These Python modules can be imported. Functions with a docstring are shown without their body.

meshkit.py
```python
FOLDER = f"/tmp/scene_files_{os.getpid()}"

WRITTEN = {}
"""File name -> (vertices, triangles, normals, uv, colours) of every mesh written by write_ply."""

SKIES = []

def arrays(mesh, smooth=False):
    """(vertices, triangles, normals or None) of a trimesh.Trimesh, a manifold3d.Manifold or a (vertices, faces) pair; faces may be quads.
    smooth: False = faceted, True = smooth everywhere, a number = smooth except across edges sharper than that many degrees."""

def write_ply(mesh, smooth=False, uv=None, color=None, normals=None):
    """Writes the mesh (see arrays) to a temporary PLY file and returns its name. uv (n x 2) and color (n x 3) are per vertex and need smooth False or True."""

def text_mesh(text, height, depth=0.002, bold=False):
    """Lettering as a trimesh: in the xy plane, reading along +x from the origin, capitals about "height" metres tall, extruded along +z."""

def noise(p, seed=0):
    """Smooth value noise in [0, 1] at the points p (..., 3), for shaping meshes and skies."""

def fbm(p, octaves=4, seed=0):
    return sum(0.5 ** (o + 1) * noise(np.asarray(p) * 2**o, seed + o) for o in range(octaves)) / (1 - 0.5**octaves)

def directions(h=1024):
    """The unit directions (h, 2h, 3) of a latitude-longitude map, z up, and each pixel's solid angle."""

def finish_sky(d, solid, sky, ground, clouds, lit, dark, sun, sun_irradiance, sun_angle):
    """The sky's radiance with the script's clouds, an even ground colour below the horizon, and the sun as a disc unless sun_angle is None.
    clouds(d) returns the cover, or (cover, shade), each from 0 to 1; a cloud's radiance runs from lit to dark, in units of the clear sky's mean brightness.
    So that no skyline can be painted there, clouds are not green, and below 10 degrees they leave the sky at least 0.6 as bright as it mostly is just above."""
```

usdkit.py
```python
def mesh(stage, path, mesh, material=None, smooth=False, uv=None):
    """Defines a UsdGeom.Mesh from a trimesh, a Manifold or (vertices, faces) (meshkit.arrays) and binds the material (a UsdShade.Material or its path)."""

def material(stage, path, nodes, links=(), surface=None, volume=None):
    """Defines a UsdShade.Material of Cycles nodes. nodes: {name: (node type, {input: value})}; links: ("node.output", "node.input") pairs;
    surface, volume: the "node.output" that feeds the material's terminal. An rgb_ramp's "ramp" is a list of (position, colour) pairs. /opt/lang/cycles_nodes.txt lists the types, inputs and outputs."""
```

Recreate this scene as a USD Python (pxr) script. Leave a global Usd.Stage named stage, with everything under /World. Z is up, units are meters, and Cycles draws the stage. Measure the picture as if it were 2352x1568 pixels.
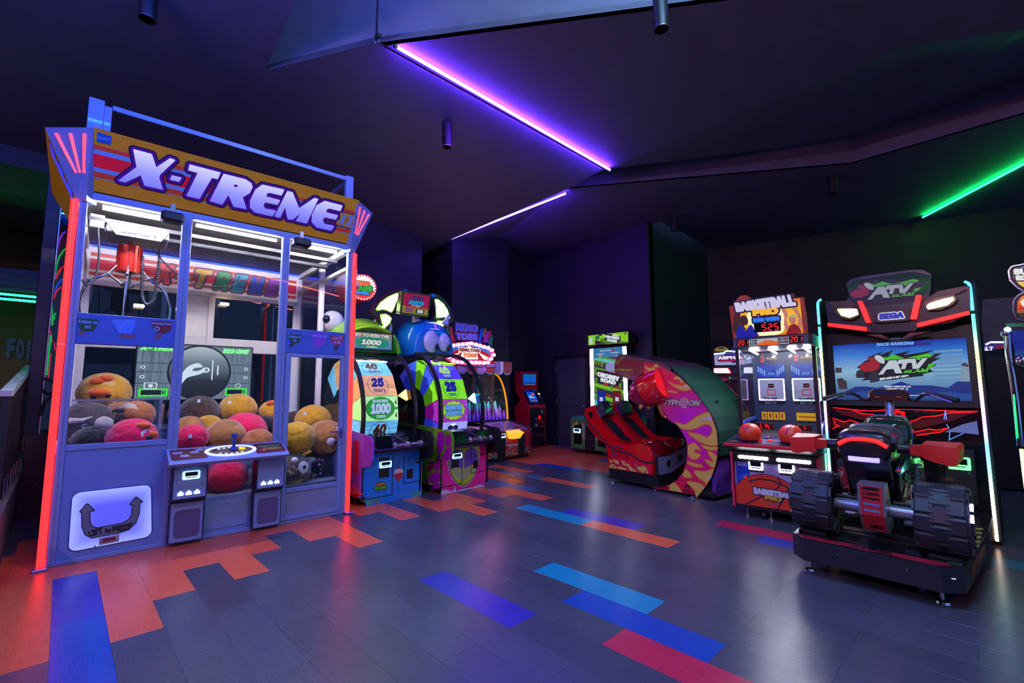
import math, random
import numpy as np, trimesh, shapely, usdkit, meshkit
from shapely import affinity
from shapely.geometry import Polygon, MultiPolygon, Point, LineString, box as sbox
from shapely.ops import unary_union
from scipy.spatial import ConvexHull
from pxr import Usd, UsdGeom, UsdLux, UsdShade, Gf, Sdf

stage = Usd.Stage.CreateInMemory()
UsdGeom.SetStageUpAxis(stage, 'Z'); UsdGeom.SetStageMetersPerUnit(stage, 1.0)
UsdGeom.Xform.Define(stage, '/World'); UsdGeom.Scope.Define(stage, '/World/Looks')
random.seed(7); RNG = np.random.default_rng(7)

# ---------------------------------------------------------------- camera, ambient, exposure
W, H, FPX = 2352, 1568, 1058.23
PITCH, YAW, ROLL, CAMZ = np.radians(5.7735), np.radians(45.8004), np.radians(-0.2645), 1.32735
fw = np.array([math.cos(YAW)*math.cos(PITCH), math.sin(YAW)*math.cos(PITCH), math.sin(PITCH)])
rt0 = np.array([math.sin(YAW), -math.cos(YAW), 0]); up0 = np.cross(rt0, fw)
rt = math.cos(ROLL)*rt0 + math.sin(ROLL)*up0; up = -math.sin(ROLL)*rt0 + math.cos(ROLL)*up0
EYE = np.array([0, 0, CAMZ])
cam = UsdGeom.Camera.Define(stage, '/World/camera')
cam.CreateHorizontalApertureAttr(36.0); cam.CreateVerticalApertureAttr(24.0)
cam.CreateFocalLengthAttr(FPX/W*36.0); cam.CreateFStopAttr(0.0); cam.CreateClippingRangeAttr((0.05, 200.0))
cam.AddTransformOp().Set(Gf.Matrix4d(*[float(x) for x in (*rt, 0, *up, 0, *(-fw), 0, *EYE, 1)]))
cam.CreateExposureAttr(0.0)
dome = UsdLux.DomeLight.Define(stage, '/World/ambient_light')
dome.CreateColorAttr(Gf.Vec3f(0.10, 0.19, 0.50)); dome.CreateIntensityAttr(0.4)

# ---------------------------------------------------------------- helpers
def ray(x, y): return fw*FPX + rt*(x-W/2) - up*(y-H/2)
def hit(x, y, n, d):
    r = ray(x, y); n = np.asarray(n, float)
    return EYE + r*((d - n@EYE)/(n@r))
def fl(x, y, z=0): return hit(x, y, (0, 0, 1), z)
def proj(p):
    d = np.asarray(p, float)-EYE
    return np.array([W/2+FPX*(d@rt)/(d@fw), H/2-FPX*(d@up)/(d@fw)])
def lin(c):
    if isinstance(c, str):
        c = [int(c[i:i+2], 16)/255 for i in (0, 2, 4)]
    return tuple((x/12.92 if x <= 0.04045 else ((x+0.055)/1.055)**2.4) for x in c)
MATS = {}
def mat(name, color, rough=0.45, metal=0.0, coat=0.0, var=0.06, scale=9.0, bump=0.0, bscale=300.0, spec=0.5, sheen=0.0, trans=0.0):
    """Painted / plastic / metal look with a little procedural variation of tone and gloss."""
    if name in MATS: return MATS[name]
    c = np.array(lin(color))
    n = {'g': ('geometry', {}), 'n': ('noise_texture', {'scale': scale, 'detail': 3.0}),
         'r': ('rgb_ramp', {'ramp': [(0.25, tuple(np.clip(c*(1-var), 0, 1))), (0.75, tuple(np.clip(c*(1+var), 0, 1)))]}),
         'm': ('map_range', {'from_min': 0.3, 'from_max': 0.7, 'to_min': max(0.02, rough*0.9), 'to_max': min(1, rough*1.12)}),
         'p': ('principled_bsdf', {'metallic': metal, 'coat_weight': coat, 'specular_ior_level': spec, 'sheen_weight': sheen, 'transmission_weight': trans})}
    l = [('g.position', 'n.vector'), ('n.fac', 'r.fac'), ('r.color', 'p.base_color'), ('n.fac', 'm.value'), ('m.result', 'p.roughness')]
    if bump:
        n['nb'] = ('noise_texture', {'scale': bscale, 'detail': 2.0}); n['b'] = ('bump', {'strength': bump, 'distance': 0.01})
        l += [('g.position', 'nb.vector'), ('nb.fac', 'b.height'), ('b.normal', 'p.normal')]
    MATS[name] = usdkit.material(stage, '/World/Looks/'+name, n, l, surface='p.BSDF')
    return MATS[name]
def glow(name, color, strength=1.0, base=None):
    """A surface that gives off light (lamp, lit screen, backlit print)."""
    if name in MATS: return MATS[name]
    n = {'p': ('principled_bsdf', {'base_color': lin(base or '101014'), 'roughness': 0.35, 'emission_color': lin(color), 'emission_strength': strength})}
    MATS[name] = usdkit.material(stage, '/World/Looks/'+name, n, [], surface='p.BSDF')
    return MATS[name]
def rampglow(name, stops, strength, axis, lo, hi, noise=0.0):
    """Backlit gradient print / RGB strip: emission colour runs along a world axis."""
    if name in MATS: return MATS[name]
    n = {'g': ('geometry', {}), 's': ('separate_xyz', {}), 'm': ('map_range', {'from_min': lo, 'from_max': hi, 'clamp': True}),
         'r': ('rgb_ramp', {'ramp': [(a, lin(b)) for a, b in stops]}), 'p': ('principled_bsdf', {'base_color': (0.01, 0.01, 0.012), 'roughness': 0.55, 'specular_ior_level': 0.25, 'emission_strength': strength})}
    l = [('g.position', 's.vector'), ('s.'+axis, 'm.value'), ('m.result', 'r.fac'), ('r.color', 'p.emission_color')]
    MATS[name] = usdkit.material(stage, '/World/Looks/'+name, n, l, surface='p.BSDF')
    return MATS[name]
def glass(name, tint=(1, 1, 1), gl=(1, 1, 1), ior=1.45, rough=0.0):
    if name in MATS: return MATS[name]
    MATS[name] = usdkit.material(stage, '/World/Looks/'+name, {'f': ('fresnel', {'IOR': ior}), 'ge': ('geometry', {}), 'i': ('math', {'math_type': 'subtract', 'value1': 1.0}), 'x': ('math', {'math_type': 'multiply'}), 't': ('transparent_bsdf', {'color': tint}),
        'g': ('glossy_bsdf', {'color': gl, 'roughness': rough}), 'm': ('mix_closure', {})},
        [('ge.backfacing', 'i.value2'), ('f.fac', 'x.value1'), ('i.value', 'x.value2'), ('x.value', 'm.fac'), ('t.BSDF', 'm.closure1'), ('g.BSDF', 'm.closure2')], surface='m.closure')
    return MATS[name]

NAMES = {}
def numbered(parent, name):
    k = NAMES.get((parent, name), 0); NAMES[(parent, name)] = k+1
    return f'{parent}/{name}' + (f'_{k:03d}' if k else '')
def setdata(prim, **kw):
    for k, v in kw.items():
        if v: prim.SetCustomDataByKey(k, v)
def M2(mesh, T):
    m = mesh.copy(); m.apply_transform(T); return m
def cat(ms):
    ms = [m for m in ms if m is not None and len(m.faces)]
    return trimesh.util.concatenate(ms) if len(ms) > 1 else ms[0] if ms else None

class Thing:
    """An Xform directly under /World standing at o, turned by th degrees; parts are given in its own coordinates
    (front face looks along -y, x to the right as seen from the front)."""
    def __init__(s, name, label, cat_, o=(0, 0, 0), th=0.0, group=None, kind=None):
        s.path = numbered('/World', name); s.o = np.array(o, float) if len(o) == 3 else np.array([*o, 0.0]); s.th = th
        x = UsdGeom.Xform.Define(stage, s.path); x.AddTranslateOp().Set(Gf.Vec3d(*[float(v) for v in s.o]))
        if th: x.AddRotateZOp().Set(float(th))
        t = math.radians(th)
        s.R = np.array([[math.cos(t), -math.sin(t), 0], [math.sin(t), math.cos(t), 0], [0, 0, 1.0]])
        s.prim = x.GetPrim(); setdata(s.prim, label=label, category=cat_, group=group, kind=kind)
    def add(s, name, mesh, m, parent=None, label=None, smooth=False, kind=None):
        if isinstance(mesh, list): mesh = cat(mesh)
        if mesh is None: return parent or s.path
        p = numbered(parent or s.path, name)
        u = usdkit.mesh(stage, p, mesh, m, smooth=smooth)
        setdata(u.GetPrim(), label=label, kind=kind)
        return p
    def w2l(s, p): return s.R.T@(np.asarray(p, float)-s.o)
    def plane(s, o, a=(1, 0, 0), b=(0, 0, 1)): return Plane(s, o, a, b)
    def front(s, v): return Plane(s, (0, v, 0))
    def hitu(s, x, y, u):   # pixel on local plane x=u -> (y,z)
        n = s.R[:, 0]; p = s.w2l(hit(x, y, n, n@s.o+u)); return p[1], p[2]
    def hitz(s, x, y, z): p = s.w2l(fl(x, y, s.o[2]+z)); return p[0], p[1]
def single(name, mesh, m, label=None, cat_=None, group=None, kind=None, smooth=False):
    """A thing that is one mesh."""
    p = numbered('/World', name); u = usdkit.mesh(stage, p, cat(mesh) if isinstance(mesh, list) else mesh, m, smooth=smooth)
    setdata(u.GetPrim(), label=label, category=cat_, group=group, kind=kind); return p
def sub(parent, name, mesh, m, label=None, smooth=False, kind=None):
    p = numbered(parent, name); u = usdkit.mesh(stage, p, cat(mesh) if isinstance(mesh, list) else mesh, m, smooth=smooth)
    setdata(u.GetPrim(), label=label, kind=kind); return p

class Plane:
    def __init__(s, T, o, a=(1, 0, 0), b=(0, 0, 1)):
        s.T, s.o = T, np.array(o, float); s.a = np.array(a, float); s.a /= np.linalg.norm(s.a)
        b = np.array(b, float); b -= s.a*(b@s.a); s.b = b/np.linalg.norm(b); s.n = np.cross(s.a, s.b)
        s.M = np.eye(4); s.M[:3, 0], s.M[:3, 1], s.M[:3, 2], s.M[:3, 3] = s.a, s.b, s.n, s.o
    def px(s, pts):
        n = s.T.R@s.n; d = n@(s.T.o+s.T.R@s.o); out = []
        for x, y in pts:
            p = s.T.w2l(hit(x, y, n, d))-s.o; out.append((p@s.a, p@s.b))
        return out
    def p1(s, x, y): return s.px([(x, y)])[0]
    def poly(s, pts): return Polygon(s.px(pts)).buffer(0)
    def box(s, x0, y0, x1, y1):   # pixel corners -> upright rectangle
        (a, b), (c, d) = s.px([(x0, y0), (x1, y1)]); return sbox(min(a, c), min(b, d), max(a, c), max(b, d))
    def ext(s, g, d0, d1):
        ms = []
        for q in polys(g):
            m = trimesh.creation.extrude_polygon(q, d1-d0, engine='earcut'); m.apply_translation((0, 0, d0)); ms.append(m)
        m = cat(ms)
        if m is not None: m.apply_transform(s.M)
        return m
    def at(s, a, b, d=0.0): return s.o+s.a*a+s.b*b+s.n*d
def polys(g):
    if g.is_empty: return []
    return [q for q in getattr(g, 'geoms', [g]) if q.geom_type == 'Polygon' and q.area > 1e-9]
def rr(x0, y0, x1, y1, r):
    x0, x1 = min(x0, x1), max(x0, x1); y0, y1 = min(y0, y1), max(y0, y1); r = min(r, (x1-x0)/2.01, (y1-y0)/2.01)
    return sbox(x0+r, y0+r, x1-r, y1-r).buffer(r, quad_segs=6)
def ell(cx, cy, rx, ry, n=10): return affinity.scale(Point(cx, cy).buffer(1, quad_segs=n), rx, ry, origin=(cx, cy))
def rnd(g, r): return g.buffer(-r).buffer(r, quad_segs=5)
def line(pts, w, cap='flat'): return LineString(pts).buffer(w/2, cap_style=cap, join_style='mitre')
def blob(pts, r=0.25):
    """Smooth closed outline through pts (Catmull-Rom)."""
    p = np.array(pts, float); n = len(p); out = []
    for i in range(n):
        a, b, c, d = p[i-1], p[i], p[(i+1) % n], p[(i+2) % n]
        for t in np.linspace(0, 1, 6, endpoint=False):
            out.append(0.5*((2*b)+(-a+c)*t+(2*a-5*b+4*c-d)*t*t+(-a+3*b-3*c+d)*t**3))
    return Polygon(out).buffer(0)

TXT = {}
def text(s, bold=0, serif=False):
    """Lettering as a shapely shape, capitals one unit tall, from the origin along +x."""
    k = (s, bold)
    if k not in TXT:
        import glob
        from PIL import Image, ImageDraw, ImageFont
        font = ImageFont.truetype(glob.glob('/opt/blender-*/*/datafiles/fonts/Inter.woff2')[0], 64)
        x0, y0, x1, y1 = font.getbbox(s, anchor='ls', stroke_width=bold)
        im = Image.new('L', (x1-x0+8, y1-y0+8)); ImageDraw.Draw(im).text((4-x0, 4-y0), s, 255, font, anchor='ls', stroke_width=bold)
        on = np.pad(np.asarray(im) > 127, ((0, 0), (1, 1))).astype(np.int8)
        r, st = np.nonzero(np.diff(on, axis=1) == 1); en = np.nonzero(np.diff(on, axis=1) == -1)[1]
        g = shapely.union_all(shapely.box(st, -r-1, en, -r)).buffer(0.7).buffer(-0.7).simplify(0.8)
        TXT[k] = affinity.affine_transform(g, [1/46.6, 0, 0, 1/46.6, -4/46.6, (4-y0)/46.6])
    return TXT[k]
def fit(g, x0, y0, x1, y1, shear=0.0):
    """Scale a shape into a box; shear leans it to the right (italic), staying in the box."""
    if shear: g = affinity.affine_transform(g, [1, shear, 0, 1, 0, 0])
    a, b, c, d = g.bounds
    return affinity.affine_transform(g, [(x1-x0)/(c-a), 0, 0, (y1-y0)/(d-b), x0-a*(x1-x0)/(c-a), y0-b*(y1-y0)/(d-b)])
def quad(g, q):
    """Map a shape's bounding box onto a quad (tl, tr, br, bl) by bilinear blending."""
    a, b, c, d = g.bounds; tl, tr, br, bl = [np.array(p, float) for p in q]
    def f(p):
        u = (p[:, 0:1]-a)/(c-a); v = (p[:, 1:2]-b)/(d-b)
        return (bl*(1-u)+br*u)*(1-v)+(tl*(1-u)+tr*u)*v
    return shapely.transform(g, f).buffer(0)
SEG = {'0': 'abcdef', '1': 'bc', '2': 'abged', '3': 'abgcd', '4': 'fgbc', '5': 'afgcd', '6': 'afgedc', '7': 'abc', '8': 'abcdefg', '9': 'abcdfg', 'P': 'abefg', 't': 'fged', 'S': 'afgcd', 'i': 'c'}
def seg7(s, w=0.16):
    """Seven-segment digits, one unit tall."""
    L = {'a': ((.1, 1), (.5, 1)), 'b': ((.55, .95), (.55, .55)), 'c': ((.55, .45), (.55, .05)), 'd': ((.1, 0), (.5, 0)), 'e': ((.05, .05), (.05, .45)), 'f': ((.05, .55), (.05, .95)), 'g': ((.12, .5), (.48, .5))}
    out = []
    for i, ch in enumerate(s):
        for e in SEG.get(ch, ''): out.append(LineString([(x+i*.85, y) for x, y in L[e]]).buffer(w/2, cap_style='flat'))
    return unary_union(out)

# ---- solids
def hullm(pts):
    pts = np.asarray(pts, float); h = ConvexHull(pts); m = trimesh.Trimesh(pts, h.simplices, process=True)
    m.remove_unreferenced_vertices(); trimesh.repair.fix_normals(m); return m
def bx(x0, y0, z0, x1, y1, z1, c=0.0):
    lo, hi = np.minimum((x0, y0, z0), (x1, y1, z1)), np.maximum((x0, y0, z0), (x1, y1, z1))
    c = min(c, *(0.45*(hi-lo)))
    if c <= 0: return trimesh.creation.box(bounds=[lo, hi])
    P = []
    for i in range(3):
        d = np.full(3, c); d[i] = 0
        for s in np.ndindex(2, 2, 2): P.append([(lo[k]+d[k]) if s[k] == 0 else (hi[k]-d[k]) for k in range(3)])
    return hullm(P)
def frame_of(d):
    d = np.asarray(d, float); d = d/np.linalg.norm(d); h = np.array([0, 0, 1.0]) if abs(d[2]) < 0.9 else np.array([1.0, 0, 0])
    a = np.cross(h, d); a /= np.linalg.norm(a); return a, np.cross(d, a), d
def cyl(p0, p1, r, r2=None, n=20, cap=True):
    return tube([p0, p1], [r, r if r2 is None else r2], n, cap)
def tube(path, r, n=10, cap=True):
    """A round tube along a polyline; r may vary along it."""
    p = np.asarray(path, float); k = len(p); r = np.broadcast_to(r, (k,)).astype(float)
    t = np.gradient(p, axis=0); t /= np.linalg.norm(t, axis=1, keepdims=True)+1e-12
    a, b, _ = frame_of(t[0]); V = []
    for i in range(k):
        a = a-t[i]*(a@t[i]); a /= np.linalg.norm(a); b = np.cross(t[i], a)
        ang = np.arange(n)*2*np.pi/n; V.append(p[i]+r[i]*(np.cos(ang)[:, None]*a+np.sin(ang)[:, None]*b))
    V = np.concatenate(V); F = []
    for i in range(k-1):
        for j in range(n):
            q = [i*n+j, i*n+(j+1) % n, (i+1)*n+(j+1) % n, (i+1)*n+j]; F += [[q[0], q[1], q[2]], [q[0], q[2], q[3]]]
    if cap:
        c0, c1 = len(V), len(V)+1; V = np.vstack([V, p[0], p[-1]])
        for j in range(n): F += [[c0, (j+1) % n, j], [c1, (k-1)*n+j, (k-1)*n+(j+1) % n]]
    return trimesh.Trimesh(V, F, process=False)
def curve(pts, n=8):
    """Catmull-Rom through pts."""
    p = np.asarray(pts, float); p = np.vstack([2*p[0]-p[1], p, 2*p[-1]-p[-2]]); out = []
    for i in range(1, len(p)-2):
        a, b, c, d = p[i-1:i+3]
        for t in np.linspace(0, 1, n, endpoint=False): out.append(0.5*((2*b)+(-a+c)*t+(2*a-5*b+4*c-d)*t*t+(-a+3*b-3*c+d)*t**3))
    return np.array(out+[p[-2]])
def lathe(prof, o=(0, 0, 0), axis=(0, 0, 1), n=28):
    """Profile (radius, height) turned about axis through o."""
    a, b, d = frame_of(axis); V = []; F = []; k = len(prof)
    for r, h in prof:
        ang = np.arange(n)*2*np.pi/n; V.append(np.asarray(o)+d*h+r*(np.cos(ang)[:, None]*a+np.sin(ang)[:, None]*b))
    V = np.concatenate(V)
    for i in range(k-1):
        for j in range(n):
            q = [i*n+j, i*n+(j+1) % n, (i+1)*n+(j+1) % n, (i+1)*n+j]; F += [[q[0], q[1], q[2]], [q[0], q[2], q[3]]]
    m = trimesh.Trimesh(V, F, process=False); m.merge_vertices(); m.update_faces(m.nondegenerate_faces()); return m
def ball(c, r, sub=3, R=None):
    m = trimesh.creation.icosphere(sub, 1.0); v = np.array(m.vertices)*np.broadcast_to(r, (3,))
    if R is not None: v = v@np.asarray(R).T
    return trimesh.Trimesh(v+np.asarray(c), m.faces, process=False)
def prism(poly, o, a, b, d):
    """Extrude a polygon in the plane o,a,b by d along a x b."""
    T = np.eye(4); a = np.array(a, float); b = np.array(b, float); T[:3, 0], T[:3, 1], T[:3, 2], T[:3, 3] = a, b, np.cross(a, b), o
    ms = [M2(trimesh.creation.extrude_polygon(q, d, engine='earcut'), T) for q in polys(poly if hasattr(poly, 'area') else Polygon(poly).buffer(0))]
    return cat(ms)
def sideprism(poly, u0, u1):
    """Profile given as (y,z) swept in local x from u0 to u1."""
    return prism(poly, (u0, 0, 0), (0, 1, 0), (0, 0, 1), u1-u0)
def loft(rings, cap=True, closed=True):
    """Skin a list of equally long point rings."""
    V = np.concatenate([np.asarray(r, float) for r in rings]); n = len(rings[0]); F = []
    for i in range(len(rings)-1):
        for j in range(n if closed else n-1):
            q = [i*n+j, i*n+(j+1) % n, (i+1)*n+(j+1) % n, (i+1)*n+j]; F += [[q[0], q[1], q[2]], [q[0], q[2], q[3]]]
    if cap and closed:
        for i, s in ((0, 1), (len(rings)-1, -1)):
            c = len(V); V = np.vstack([V, V[i*n:(i+1)*n].mean(0)])
            for j in range(n): F.append([c, i*n+(j+1) % n, i*n+j][::s])
    m = trimesh.Trimesh(V, F, process=False); trimesh.repair.fix_normals(m); return m
# ================================================================ THE ROOM
ZC = 4.68
def wallmat(name, c, rough=0.55): return mat(name, c, rough, var=0.12, scale=3.0, bump=0.06, bscale=60.0)
M_CEIL = wallmat('ceiling_paint', '5a5d72', 0.6); M_WALL = wallmat('wall_paint', '17181f', 0.6); M_DOOR = mat('door_paint', '3a3b40', 0.4)
M_BASE = mat('baseboard', '1a1b20', 0.4); M_ORANGEWALL = wallmat('orange_wall_paint', '7a5a30', 0.7)
def slab(pts, t=0.06):
    """A ceiling panel: outline points (x,y,z) of its underside, thickened upward."""
    p = np.asarray(pts, float); g = Polygon(p[:, :2]); 
    tri = trimesh.creation.extrude_polygon(g, 1.0, engine='earcut'); v = np.array(tri.vertices)
    A = np.c_[p[:, :2], np.ones(len(p))]; co = np.linalg.lstsq(A, p[:, 2], rcond=None)[0]
    v[:, 2] = v[:, :2]@co[:2]+co[2]+t*(v[:, 2] > 0.5); return trimesh.Trimesh(v, tri.faces, process=False)
zA = lambda y: 4.68-0.15*(y-3.92)
D0 = np.array([1.96, 3.92]); DD = np.array([3.736, 1.517])-D0; DD /= np.linalg.norm(DD)
P0 = D0-DD*1.18
A_pts = [(*D0, zA(D0[1])), (5.77, 3.92, 4.68), (5.74, 4.6, zA(4.6)), (5.20, 7.25, zA(7.25)), (5.20, 8.9, zA(8.9)), (-5, 8.9, zA(8.9)), (-5, 1.0, zA(1.0)), (1.13, 1.0, zA(1.0)), (*P0, zA(P0[1]))]
ceil = single('ceiling', slab(A_pts), M_CEIL, kind='structure', label='dark faceted ceiling of tilted panels with reveals')
far = D0+DD*9
sub(ceil, 'ceiling_panel', slab([(*(D0+DD*0.05), 4.68), (5.80, 3.86, 4.68), (5.757, 0.324, 4.68), (6.30, -0.49, 4.68), (9, -4.5, 4.68), (*far, 4.68)]), M_CEIL)
sub(ceil, 'ceiling_panel', slab([(5.88, 4.672, 4.68), (6.95, 7.9, 4.68), (8.5, 8.2, 4.68), (8.5, 4.4, 4.68), (13.5, 4.4, 4.68), (13.5, -6, 4.68), (8.28, -6, 4.68), (8.289, 1.186, 4.68)]), M_CEIL)
sub(ceil, 'ceiling_panel', slab([(5.88, 4.66, 4.68), (5.24, 7.3, 4.29), (5.24, 8.6, 4.29-0.19), (6.95, 7.9, 4.68)]), M_CEIL)
# sloping panel between the middle panel and the fascia, and the fascia itself
def tri(pts, t=0.04):
    p = np.asarray(pts, float); n = np.cross(p[1]-p[0], p[2]-p[0]); n /= np.linalg.norm(n); n *= np.sign(n[2]) or 1
    return hullm(np.vstack([p, p+n*t]))
f0, f1, f2 = np.array([5.876, 4.672]), np.array([8.289, 1.186]), np.array([8.282, -6.0])
zt = [4.95, 5.05, 5.3]
sub(ceil, 'ceiling_panel', cat([tri([(5.80, 3.86, 4.68), (5.757, 0.324, 4.68), (*f1, zt[1])]), tri([(5.80, 3.86, 4.68), (*f1, zt[1]), (*f0, zt[0])]), tri([(5.757, 0.324, 4.68), (6.30, -0.49, 4.68), (*f1, zt[1])]), tri([(6.30, -0.49, 4.68), (9, -6, 4.68), (*f2, zt[2])]), tri([(6.3, -0.49, 4.68), (*f2, zt[2]), (*f1, zt[1])])]), M_CEIL)
def vwall(p, q, z0, z1, t=0.05, side=1):
    p, q = np.array(p, float)[:2], np.array(q, float)[:2]; d = (q-p)/np.linalg.norm(q-p); n = np.array([-d[1], d[0]])*side*t
    z0, z1 = np.broadcast_to(z0, 2), np.broadcast_to(z1, 2)
    return hullm([(*p, z0[0]), (*p, z1[0]), (*q, z0[1]), (*q, z1[1]), *[(*(a+n), z) for a, zz in ((p, (z0[0], z1[0])), (q, (z0[1], z1[1]))) for z in zz]])
sub(ceil, 'fascia', cat([vwall(f0, f1, 4.68, zt[:2]), vwall(f1, f2, 4.68, zt[1:])]), M_CEIL)
sub(ceil, 'fascia', vwall(P0, D0, [zA(P0[1]), 4.68], 6.2), M_CEIL); sub(ceil, 'fascia', vwall(D0+DD*0.03, far, 4.68, 6.2), M_CEIL)
sub(ceil, 'fascia', vwall((1.13, 1.0), P0, [zA(1), zA(P0[1])], 6.2), M_CEIL)
sub(ceil, 'ceiling_panel', bx(-6, -8, 6.2, 9, 9, 6.26), M_CEIL)
sub(ceil, 'reveal', bx(1.96, 3.86, 4.72, 5.8, 3.93, 4.76), M_BASE)
# walls
WALL_H = 5.2
single('wall_far', bx(8.36, 4.58, 0, 8.5, 7.9, WALL_H), M_WALL, kind='structure', label='dark far wall with the door')
single('wall_pillar', bx(8.30, 4.58, 0, 11.35, 4.76, WALL_H), M_WALL, kind='structure', label='dark side wall beside the alcove')
w0, w1 = np.array([11.12, 4.62]), np.array([12.37, 0.68]); wd = w1-w0; w2 = w0+wd*2.6
single('wall_right', vwall(w0, w2, 0, WALL_H, 0.12, 1), M_WALL, kind='structure', label='dark right wall behind the racing machines')
single('wall_back', [bx(7.03, 7.72, 0, 8.5, 7.86, WALL_H)], M_WALL, kind='structure', label='dark recessed wall behind the red kiosk')
single('wall_left', [bx(5.48, 7.35, 0, 7.05, 8.6, WALL_H)], M_WALL, kind='structure', label='dark wall block behind the ring game')
single('wall_middle', [bx(2.2, 7.2, 0, 4.66, 7.36, 4.60)], M_WALL, kind='structure', label='dark wall behind the wheel games')
single('wall_recess', [bx(4.5, 8.5, 0, 5.6, 8.62, WALL_H)], M_WALL, kind='structure', label='dark wall at the end of the narrow recess')
single('wall_behind_claw', [bx(0.95, 7.60, 0, 2.25, 7.70, 4.60), bx(0.15, 7.60, 3.7, 0.95, 7.70, 4.60)], M_WALL, kind='structure', label='dark wall behind the claw machine')
single('wall_upper', [bx(-2.4, 7.62, 3.9, 0.15, 7.7, 4.60)], M_WALL, kind='structure', label='dark wall above the glazed side window')
single('wall_side', [bx(-6, -8, 0, -5.9, 14, 6.2)], M_WALL, kind='structure', label='dark wall out of frame on the left')
single('baseboard_far', [bx(8.34, 4.76, 0, 8.36, 6.18, 0.1), bx(8.34, 7.2, 0, 8.36, 7.72, 0.1)], M_BASE, kind='structure')
# door in the far wall
d = Thing('door_1', 'dark flush door with lever handle in the far wall', 'door', (8.36, 7.09, 0), -90, kind='structure')
d.add('door_leaf', bx(0.03, -0.012, 0.01, 0.85, 0.02, 2.0, 0.004), M_DOOR)
d.add('door_frame', [bx(-0.05, -0.03, 0, 0.025, 0.02, 2.08, 0.004), bx(0.855, -0.03, 0, 0.93, 0.02, 2.08, 0.004), bx(-0.05, -0.03, 2.01, 0.93, 0.02, 2.08, 0.004)], M_BASE)
M_STEEL = mat('steel', 'b8bac4', 0.25, 1.0); M_CHROME = mat('chrome', 'd8dae0', 0.08, 1.0, var=0.02); M_DSTEEL = mat('dark_steel', '50525a', 0.35, 0.9)
hd = d.add('door_handle', cyl((0.78, -0.012, 0.93), (0.78, -0.02, 0.93), 0.035), M_STEEL)
sub(hd, 'lever', tube([(0.78, -0.02, 0.93), (0.78, -0.065, 0.93), (0.66, -0.07, 0.93)], 0.011), M_STEEL)
for z in (0.28, 1.02, 1.76): d.add('hinge', cyl((0.02, -0.035, z-0.055), (0.02, -0.035, z+0.055), 0.012), M_STEEL)

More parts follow.
